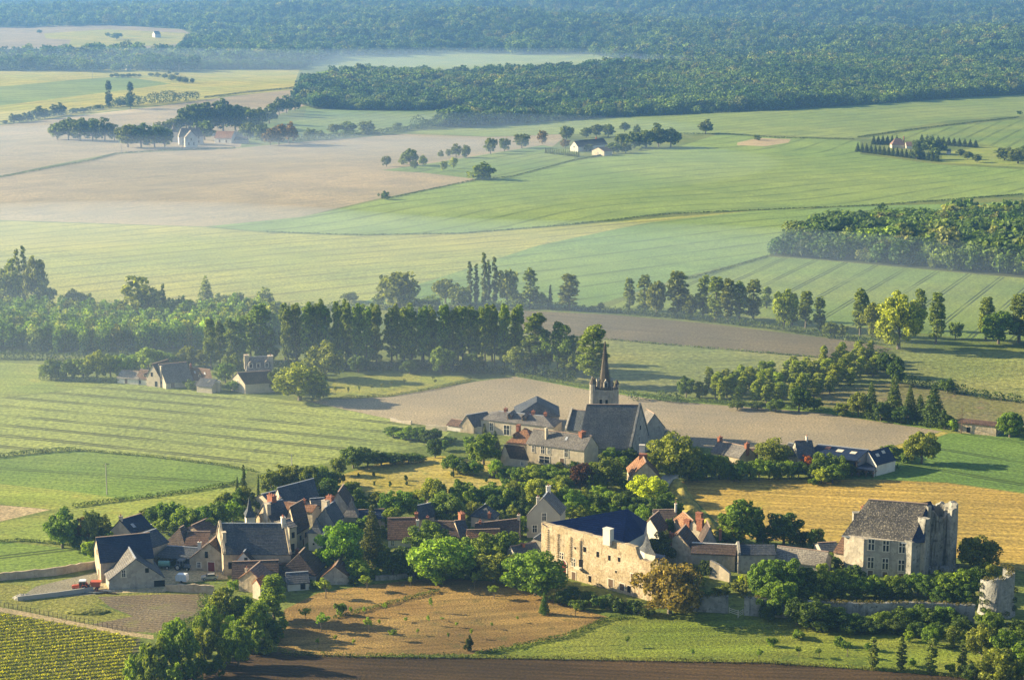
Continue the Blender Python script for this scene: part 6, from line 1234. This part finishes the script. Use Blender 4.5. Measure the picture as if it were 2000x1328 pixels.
hedge('hedge', 'low dark hedge between brown orchard field and front meadow', [(930, 1278), (1000, 1266), (1110, 1242), (1190, 1208), (1240, 1206)], 1.0, 1.3, (.07, .11, .025), size=.28, seed=11)
hedge('hedge', 'clipped hedge left of the hazy hamlet lane', [(80, 742), (160, 746), (240, 748)], 2.2, 2.5, (.07, .11, .04), size=.5, seed=12)
hedge('hedge', 'dark hedge at the back of the right green field by the hangars', [(1640, 930), (1700, 925), (1760, 916)], 1.8, 2.4, (.05, .09, .03), size=.45, seed=13)
hedge('hedge', 'scrub beyond the far bank hiding the river', [(-40, 606), (120, 606), (300, 604), (560, 606), (760, 604), (900, 602), (1020, 604)], 3.2, 5, (.08, .12, .045), size=.8, seed=14, wob=.6)
hedge('hedge', 'rank green bank between farm yard and thicket', [(400, 1168), (395, 1200), (340, 1238), (300, 1246)], 1.2, 2.6, (.085, .13, .03), size=.35, seed=15)
hedge('hedge', 'dark undergrowth before the young plantation at left', [(-60, 700), (60, 702), (180, 704), (300, 700), (420, 712)], 3.2, 5, (.05, .08, .03), size=.7, seed=16)
hedge('hedge', 'ditch growth between dark fallow and rough meadow', [(1640, 702), (1700, 694), (1735, 686)], 2, 3, (.06, .09, .03), size=.5, seed=17)
hedge('hedge', 'rough growth along the edge of the ploughed field and thicket', [(520, 1262), (560, 1277), (640, 1281), (760, 1283), (900, 1284)], .8, 1.6, (.10, .13, .03), size=.3, seed=18)
hedge('hedge', 'fringe of weeds along the ploughed field and front meadow', [(900, 1284), (1200, 1289), (1500, 1295), (1800, 1313), (1990, 1338)], .7, 1.2, (.12, .13, .035), size=.3, seed=19, wob=.6)
BANK = (.10, .13, .04)
for i, (lab, pts, h, c) in enumerate([
  ('tall crop edge between the rape field and the green field', [(-60, 902), (0, 893), (80, 884), (150, 880)], 1.6, (.07, .11, .03)),
  ('crop edge along the lower side of the rape field', [(150, 880), (300, 893), (420, 908), (500, 922)], .9, (.11, .15, .045)),
  ('weedy bank below the pole field', [(145, 990), (250, 976), (360, 962), (470, 944)], 1.2, (.07, .11, .03)),
  ('weedy bank left of the sand patch', [(-40, 1062), (40, 1056), (110, 1062), (190, 1072)], .9, (.09, .13, .03)),
  ('dark ditch edge across the wheat fields', [(520, 454), (700, 460), (900, 457), (1100, 441), (1300, 419), (1500, 410), (1700, 402), (2000, 380)], .9, (.06, .09, .03)),
  ('dark edge of the diagonal brown field', [(760, 388), (930, 352), (1000, 346), (1120, 314), (1180, 303)], 1.0, (.06, .09, .03)),
  ('grass verge under the misty track', [(0, 347), (95, 329), (180, 314), (228, 301), (300, 296), (460, 290)], 1.4, (.07, .10, .035)),
  ('ditch line between the upper wheat fields', [(1330, 262), (1420, 263), (1520, 270), (1670, 273)], 1.4, (.07, .10, .035)),
  ('ditch line climbing to the right in the upper fields', [(1675, 269), (1800, 252), (1900, 240), (1990, 230)], 1.5, (.065, .09, .03)),
  ('bank at the top edge of the tramlined field', [(1340, 546), (1420, 525), (1500, 501)], 1.0, (.07, .10, .03)),
  ('yellowish verge between orchard lawn and tan field', [(640, 780), (760, 774), (850, 760), (925, 742)], .9, (.17, .17, .05)),
  ('lush bank along the tan field behind the church', [(1010, 735), (1150, 759), (1300, 779), (1450, 792), (1600, 802), (1730, 820), (1840, 838)], 1.5, (.14, .20, .04)),
  ('edge of the dark fallow and rough meadow', [(1020, 652), (1200, 665), (1400, 682), (1600, 699)], .8, (.10, .14, .045)),
  ('dark edge of the plateau field', [(400, 192), (480, 182), (575, 173)], 2.2, (.05, .07, .03)),
  ('edge of the ridge wood along the wheat', [(1200, 230), (1500, 217), (1700, 205), (2000, 185)], 2.2, (.06, .085, .03))]):
    hedge('grass_bank', lab, pts, h, h*1.3, c, size=.35 if pts[0][1] > 700 else .8, seed=30+i, cat='bank', kind='structure', wob=.12)
# lit bank between lane and ochre field
def bank():
    rg = random.Random(3); pts = [(1318, 945), (1335, 975), (1352, 1000), (1372, 1020), (1398, 1042), (1425, 1058)]; q = [G(*p) for p in pts]; V, Fc = [], []; rows = []
    for a, b in zip(q[:-1], q[1:]):
        k = max(2, int((b-a).length/1.0))
        for j in range(k): rows.append((a.lerp(b, j/k), (b-a).normalized()))
    ph = 0
    for i, (p, d) in enumerate(rows):
        n = Vector((-d.y, d.x, 0)); bump_ = .55+.45*math.sin(i*.62)+rg.uniform(-.1, .1)
        for s, z in ((-3.4, -.2), (-1.8, .9*bump_+.1), (-.5, 2.2*bump_+.2), (.8, 1.9*bump_+.2), (2.6, .1), (3.6, -.3)): V.append(p+n*(-s)+ZZ*z)
    for i in range(len(rows)-1):
        for j in range(5): Fc.append([6*i+j, 6*i+j+1, 6*i+7+j, 6*i+6+j])
    o = mesh_obj('grass_bank', V, Fc, FM['dry_meadow'], smooth=True); tag(o, kind='structure')
bank()
# vines
def vines():
    q = [(-260, 1212), (0, 1201), (60, 1211), (235, 1243), (268, 1252), (240, 1335), (200, 1420), (-300, 1500)]; g = [G(*p).xy for p in q]; rg = np.random.default_rng(12)
    a, b = G(0, 1300), G(200, 1279); d = (b-a).xy.normalized(); n = Vector((-d.y, d.x)); o0 = g[1]; C = []
    for k in range(-80, 90):
        for s in np.arange(-90, 120, .36):
            p = o0+n*(k*2.1)+d*s
            if inpoly(p, g): C.append((p.x+rg.normal()*.08, p.y+rg.normal()*.08))
    C = np.array(C); print('vines', len(C)); m_ = 10; P_ = np.repeat(C, m_, axis=0); N_ = len(P_)
    dd = rg.normal(size=(N_, 3)); dd[:, 2] = np.abs(dd[:, 2]); dd /= np.linalg.norm(dd, axis=1)[:, None]
    p = np.column_stack([P_, np.full(N_, .55)])+dd*np.array([.30, .30, .5])*rg.uniform(.6, 1.15, N_)[:, None]
    nn = dd+rg.normal(size=(N_, 3))*.4; nn /= np.linalg.norm(nn, axis=1)[:, None]; t = np.cross(nn, rg.normal(size=(N_, 3))); t /= np.linalg.norm(t, axis=1)[:, None]; b2 = np.cross(nn, t); s = (.36*rg.uniform(.6, 1.3, N_))[:, None]
    V = np.stack([p-t*s*.5, p-b2*s*.4, p+t*s*.5, p+b2*s*.4], axis=1).reshape(-1, 3)
    me = D_.meshes.new('vines'); me.from_pydata(V.tolist(), [], np.arange(len(V)).reshape(-1, 4).tolist())
    at = me.attributes.new('lv', 'FLOAT', 'FACE'); at.data.foreach_set('value', rg.uniform(0, 1, N_).astype(np.float32)); me.materials.append(LEAF)
    o = D_.objects.new('vines', me); COL.objects.link(o); o.color = (.36, .37, .02, 1); tag(o, 'rows of yellow green vines filling the bottom left corner', 'vineyard', kind='stuff')
vines()
# ================================================================ SMALL THINGS
XX, YY = Vector((1, 0, 0)), Vector((0, 1, 0))
def cyl_mesh(name, c, axis, r, w_, mat, parent, n=18):
    axis = axis.normalized(); V, Fc = tube([Vector(c)-axis*w_/2, Vector(c)+axis*w_/2], [r, r], n); Fc.append(list(range(n))[::-1])
    return mesh_obj(name, V, Fc, mat, parent)
def extrude(name, prof, y0, y1, mat, parent):
    V = [Vector((x, y, z)) for y in (y0, y1) for x, z in prof]; n = len(prof)
    return mesh_obj(name, V, [list(range(n)), list(range(2*n-1, n-1, -1))]+[[i, n+i, n+(i+1) % n, (i+1) % n] for i in range(n)], mat, parent)
def wheel(parent, x, y, r, w_, hub):
    cyl_mesh('tyre', (x, y, r), YY, r, w_, M['rubber'], (t := empty_part('wheel', parent)))
    cyl_mesh('rim', (x, y-(w_/2+.02)*(1 if y < 0 else -1), r), YY, r*.55, .06, M[hub], t)
def empty_part(name, parent):
    o = D_.objects.new(name, None); COL.objects.link(o); o.parent = parent; return o
def tractor(loc, rz, label, body, roof, cab='glass'):
    e = empty('tractor', loc, label, 'tractor'); e.rotation_euler = (0, 0, rz)
    extrude('bonnet', [(-2.3, .75), (-2.35, 1.35), (-2.1, 1.5), (-.6, 1.6), (-.6, .75)], -.38, .38, M[body], e)
    extrude('chassis', [(-2.2, .55), (-2.2, .8), (1.0, .9), (1.0, .55)], -.3, .3, M['metal'], e)
    extrude('cab', [(-.6, .9), (-.45, 2.45), (.95, 2.45), (1.1, 1.2), (1.1, .9)], -.72, .72, M[cab], e)
    extrude('cab_roof', [(-.65, 2.45), (-.55, 2.68), (1.05, 2.68), (1.15, 2.45)], -.85, .85, M[roof], e)
    for x, y in ((-.6, -.74), (-.6, .74), (1.0, -.74), (1.0, .74), (.2, -.74), (.2, .74)):
        V, Fc = [], []; boxv(V, Fc, (x+.05, y, 1.7), XX, YY, ZZ, .09, .09, 1.55); mesh_obj('cab_post', V, Fc, M[body], e)
    for s in (-1, 1):
        extrude('mudguard', [(.0, 1.25), (.2, 1.75), (1.1, 1.75), (1.5, 1.2), (1.4, 1.15), (1.0, 1.62), (.3, 1.62), (.1, 1.2)], s*1.0-.25, s*1.0+.25, M[body], e)
        wheel(e, .75, s*1.0, .82, .46, 'dress'); wheel(e, -1.75, s*.85, .46, .3, 'dress')
    V, Fc = tube([(-1.6, .2, 1.5), (-1.6, .2, 2.3)], [.05, .05], 6); mesh_obj('exhaust', V, Fc, M['metal'], e)
    return e
tractor(G(160, 1153), R(6), 'red tractor with white cab roof parked before the lit stone wall', 'tractor', 'whitemetal')
tractor(P(356, 1112), R(165), 'grey blue tractor in the shade of the farm carport', 'bluegrey', 'bluegrey')
def spreader():
    b = G(188, 1151); e = empty('farm_implement', b, 'orange red farm implement between the tractor and the lit barn gable', 'implement')
    extrude('hopper', [(-.9, .9), (-1.3, 2.2), (1.3, 2.2), (.9, .9)], -.9, .9, M['tractor'], e)
    V, Fc = [], []; boxv(V, Fc, (0, 0, .7), XX, YY, ZZ, 3.6, .18, .18); boxv(V, Fc, (-1.6, 0, 1.0), XX, YY, ZZ, .14, 1.6, .9); mesh_obj('frame', V, Fc, M['metal'], e)
    for s in (-1, 1): wheel(e, .3, s*1.05, .45, .25, 'tractor')
spreader()
def tank():
    b = P(321, 1110); e = empty('tank_trailer', b, 'pale green tank trailer under the left bay of the farm carport', 'trailer'); g = plain('tank_green', (.22, .45, .38), .4)
    V, Fc = tube([(-1.5, 0, 1.35), (-1.4, 0, 1.35), (1.4, 0, 1.35), (1.5, 0, 1.35)], [.45, .72, .72, .45], 16); mesh_obj('tank', V, Fc+[list(range(16))[::-1]], g, e)
    V, Fc = [], []; boxv(V, Fc, (0, 0, .55), XX, YY, ZZ, 3.6, .8, .15); mesh_obj('frame', V, Fc, M['metal'], e)
    for s in (-1, 1): wheel(e, .9, s*.85, .48, .28, 'dress')
tank()
def trailer():
    b = P(356, 1137); e = empty('livestock_trailer', b, 'white covered trailer at the sunny edge of the farm yard', 'trailer'); e.rotation_euler = (0, 0, R(-15))
    extrude('box', [(-1.4, .5), (-1.5, 1.6), (-1.1, 2.2), (1.2, 2.3), (1.4, 1.9), (1.4, .5)], -.8, .8, M['whitemetal'], e)
    V, Fc = [], []; boxv(V, Fc, (-2, 0, .5), XX, YY, ZZ, 1.2, .1, .1); mesh_obj('drawbar', V, Fc, M['metal'], e)
    for s in (-1, 1): wheel(e, .1, s*.9, .34, .2, 'metal')
trailer()
def car(loc, rz, label, body, name='parked_car'):
    e = empty(name, loc, label, 'car'); e.rotation_euler = (0, 0, rz)
    extrude('body', [(-2.05, .35), (-2.1, .75), (-1.9, .95), (-1.0, 1.02), (1.5, 1.02), (2.0, .9), (2.1, .6), (2.05, .35)], -.85, .85, M[body], e)
    extrude('windows', [(-1.0, 1.0), (-.45, 1.42), (1.15, 1.44), (1.7, 1.0)], -.74, .74, M['glass'], e)
    extrude('roof', [(-.5, 1.41), (-.4, 1.48), (1.1, 1.5), (1.2, 1.41)], -.72, .72, M[body], e)
    for x in (-1.3, 1.3):
        for s in (-1, 1): wheel(e, x, s*.8, .32, .2, 'zinc')
    for s in (-1, 1):
        V, Fc = [], []; boxv(V, Fc, (-2.08, s*.6, .72), XX, YY, ZZ, .08, .32, .16); mesh_obj('headlight', V, Fc, M['whitemetal'], e)
    return e
M['silver'] = plain('silver_paint', (.42, .43, .44), .3, .5, .4)
car(P(410, 1131), R(8), 'silver car parked by the farm yard wall near the tall lit gable', 'silver')
car(G(302, 1028), R(30), 'pale car behind the ivy covered farmhouse beside the shrubs', 'whitemetal')
def lump(name, loc, sx, sy, sz, mat, label, cat, seed=1):
    rg = random.Random(seed); V, Fc = [], []; n = 14; m_ = 6
    for j in range(m_+1):
        for i in range(n):
            a = 2*math.pi*i/n; b = math.pi/2*j/m_; r = math.cos(b)*rg.uniform(.85, 1.1)
            V.append(Vector((math.cos(a)*r*sx, math.sin(a)*r*sy, math.sin(b)*sz*rg.uniform(.9, 1.1)-.1)))
    for j in range(m_):
        for i in range(n): Fc.append([j*n+i, j*n+(i+1) % n, (j+1)*n+(i+1) % n, (j+1)*n+i])
    o = mesh_obj(name, V, Fc, mat); o.location = loc; return tag(o, label, cat)
lump('tarpaulin', G(1717, 920), 1.6, 1.1, 1.5, M['tarp'], 'bright blue tarpaulin heap against the white walled hangar', 'tarpaulin')
lump('soil_heap', G(962, 932), 1.3, 1.0, 1.0, M['tile'], 'small red brown soil heap on the lawn left of the cream house', 'heap', 4)
lump('grass_mound', G(170, 1196), 5.5, 2.2, 1.0, FM['rough_grass'], 'overgrown grassy mound beside the kitchen garden', 'mound', 5)
lump('rubble_heap', G(45, 1168), 2.6, 1.6, 1.2, M['ruin'], 'pale rubble heap at the end of the concrete edging wall', 'heap', 6)
def woodpile():
    b = G(196, 1158); e = empty('scrap_pile', b, 'low grey pile of timber and scrap in front of the barn wing', 'pile'); rg = random.Random(8)
    for i in range(12):
        V, Fc = [], []; a = rg.uniform(-.3, .3); boxv(V, Fc, (rg.uniform(-3, 3), rg.uniform(-.6, .6), .15+.18*(i % 4)), Vector((math.cos(a), math.sin(a), 0)), Vector((-math.sin(a), math.cos(a), 0)), ZZ, rg.uniform(1.5, 3.2), .25, .18); mesh_obj('beam', V, Fc, M['bluegrey' if i % 2 else 'wood'], e)
woodpile()
def pole(px, pyb, pyt, label, arm=False, r=.12, group='utility poles across the fields', mat='concrete'):
    b = G(px, pyb); h = hgt(b, pyt); e = empty('utility_pole', b, label, 'utility pole', group)
    V, Fc = tube([(0, 0, -.5), (0, 0, h)], [r*1.3, r], 8); mesh_obj('pole', V, Fc, M[mat], e)
    V, Fc = [], []
    if arm: boxv(V, Fc, (.5, 0, h-.1), XX, YY, ZZ, 1.2, .15, .15)
    else: boxv(V, Fc, (0, 0, h-.6), XX, YY, ZZ, 1.5, .14, .14)
    for s in (-.6, 0, .6): boxv(V, Fc, (s, 0, h-.4), XX, YY, ZZ, .12, .12, .3)
    mesh_obj('crossarm', V, Fc, M['metal'], e)
pole(209, 966, 905, 'tall grey pole standing alone in the green crop above the farm', True)
pole(570, 912, 886, 'slim pole at the edge of the rape field behind the cypresses')
pole(237, 302, 274, 'pale pole at the right end of the hazy grove left of the chateau', r=.22)
pole(357, 290, 266, 'pale pole just in front of the hazy chateau', r=.2)
pole(181, 155, 138, 'thin pole on the bright plateau field above the two far poplars', r=.22)
pole(350, 142, 126, 'thin pole before the far wood right of the plateau hedge trees', r=.22)
pole(1172, 893, 867, 'pole with crossarm between the cream house and the church', mat='wood')
pole(1388, 1064, 1042, 'rusty pole left of the big trees behind the navy slate house', mat='wood')
def fence():
    pts = [(0, 1184), (60, 1196), (130, 1211), (200, 1224), (258, 1236)]; q = [G(*p) for p in pts]; e = empty('vineyard_fence', q[0], 'post and wire fence along the track above the vineyard', 'fence'); O = q[0]; ps = []
    for a, b in zip(q[:-1], q[1:]):
        k = max(1, int((b-a).length/1.25))
        for j in range(k): ps.append(a.lerp(b, j/k))
    for p in ps:
        V, Fc = [], []; boxv(V, Fc, p-O+ZZ*.55, XX, YY, ZZ, .10, .10, 1.5); mesh_obj('post', V, Fc, M['wood'], e)
    for z in (.5, 1.15):
        V, Fc = [], []
        for a, b in zip(q[:-1], q[1:]):
            u = (b-a).normalized(); boxv(V, Fc, (a+b)/2-O+ZZ*z, u, ZZ.cross(u), ZZ, (b-a).length, .03, .03)
        mesh_obj('wire', V, Fc, M['metal'], e)
fence()
def bare_tree():
    b = G(1877, 846); e = empty('bare_tree', b, 'thin nearly leafless tree beside the roofless stone building', 'tree'); rg = random.Random(2); V, Fc = tube([(0, 0, -.3), (.1, 0, 4), (0, .1, 9.5)], [.16, .12, .02], 6)
    mesh_obj('trunk', V, Fc, M['wood'], e); V, Fc = [], []
    for i in range(26):
        z = 2+7*i/26; a = rg.uniform(0, 6.28); L = (9.8-z)*.32+.4; p = Vector((0, 0, z)); q = p+Vector((math.cos(a)*L, math.sin(a)*L, L*.7)); v, f = tube([p, q], [.05, .012], 4); n = len(V); V += v; Fc += [[k+n for k in g] for g in f]
    mesh_obj('branches', V, Fc, M['wood'], e)
bare_tree()
for k, (x, y) in enumerate([(793, 936), (793, 946), (884, 930), (669, 938), (730, 928), (731, 946), (700, 930), (1021, 918), (949, 940), (762, 945)]):
    pass
grove('small shrubs of the dry meadow', 'tiny young shrub on the dry yellow meadow', 'bush', DK, [(793, 938, 926, 11), (794, 947, 939, 9), (884, 931, 919, 10), (669, 942, 922, 13), (730, 930, 920, 7), (731, 948, 938, 7), (700, 932, 921, 7), (949, 941, 932, 9), (762, 950, 938, 8), (850, 948, 940, 7), (900, 955, 946, 9)], name='bush', cat='bush')
grove('young trees of the orchard lawn', 'thin staked tree on the striped orchard lawn', 'sapling', OL, [(655, 770, 752, 9), (680, 772, 752, 9), (702, 768, 750, 9), (725, 764, 748, 9), (745, 760, 746, 9), (765, 756, 742, 9), (790, 752, 738, 9), (845, 744, 732, 9), (850, 752, 738, 8)], name='sapling', cat='sapling')
# thin mist lying in the left hand valley: low shallow bodies of air, thickest in the middle
def mist(name, px, py, rx, ry, rz, dens, label):
    c = G(px, py); V, Fc = [], []; n, m_ = 48, 14
    for j in range(m_+1):
        b = -math.pi/2+math.pi*j/m_
        for i in range(n):
            a = 2*math.pi*i/n; k = 1+.12*math.sin(3*a+1)+.07*math.sin(5*a)
            V.append(Vector((math.cos(a)*math.cos(b)*rx*k, math.sin(a)*math.cos(b)*ry*k, math.sin(b)*rz)))
    for j in range(m_):
        for i in range(n): Fc.append([j*n+i, j*n+(i+1) % n, (j+1)*n+(i+1) % n, (j+1)*n+i])
    o = mesh_obj(name, V, Fc, haze_mat(name+'_air', dens, (.60, .74, .98), .25)); o.location = c; tag(o, label, 'mist', kind='stuff')
def haze_mat(name, dens, colr, g):
    m = D_.materials.new(name); m.use_nodes = True; N = m.node_tree.nodes; N.clear()
    o = N.new('ShaderNodeOutputMaterial'); v = N.new('ShaderNodeVolumePrincipled')
    v.inputs['Color'].default_value = (*colr, 1); v.inputs['Density'].default_value = dens; v.inputs['Anisotropy'].default_value = g
    m.node_tree.links.new(v.outputs[0], o.inputs['Volume']); return m
mist('mist', 150, 335, 480, 430, 15, .0009, 'low white morning mist lying over the brown field at left')
mist('mist', 420, 262, 420, 300, 17, .0006, 'thin bluish mist around the hazy chateau')
mist('mist', 860, 122, 900, 300, 24, .0004, 'pale mist lying in the clearing between the far woods')
mist('mist', 180, 128, 900, 350, 24, .0005, 'pale blue mist at the foot of the far left forest')
mist('mist', 230, 600, 430, 330, 30, .0011, 'thin golden mist over the pale field and poplars at left')
HAZE_D, HAZE_C, HAZE_G = .00013, (.22, .48, 1.0), .5
# ---------------------------------------------------------------- haze
def box_obj(name, lo, hi, mat):
    V = [(x, y, z) for x in (lo[0], hi[0]) for y in (lo[1], hi[1]) for z in (lo[2], hi[2])]
    return mesh_obj(name, V, [[0, 1, 3, 2], [4, 6, 7, 5], [0, 4, 5, 1], [2, 3, 7, 6], [0, 2, 6, 4], [1, 5, 7, 3]], mat)
hz = box_obj('haze', (-6500, -200, -20), (6500, 9800, 178), haze_mat('haze_air', HAZE_D, HAZE_C, HAZE_G))
tag(hz, 'thin blue morning haze filling the whole valley', 'haze', kind='stuff')
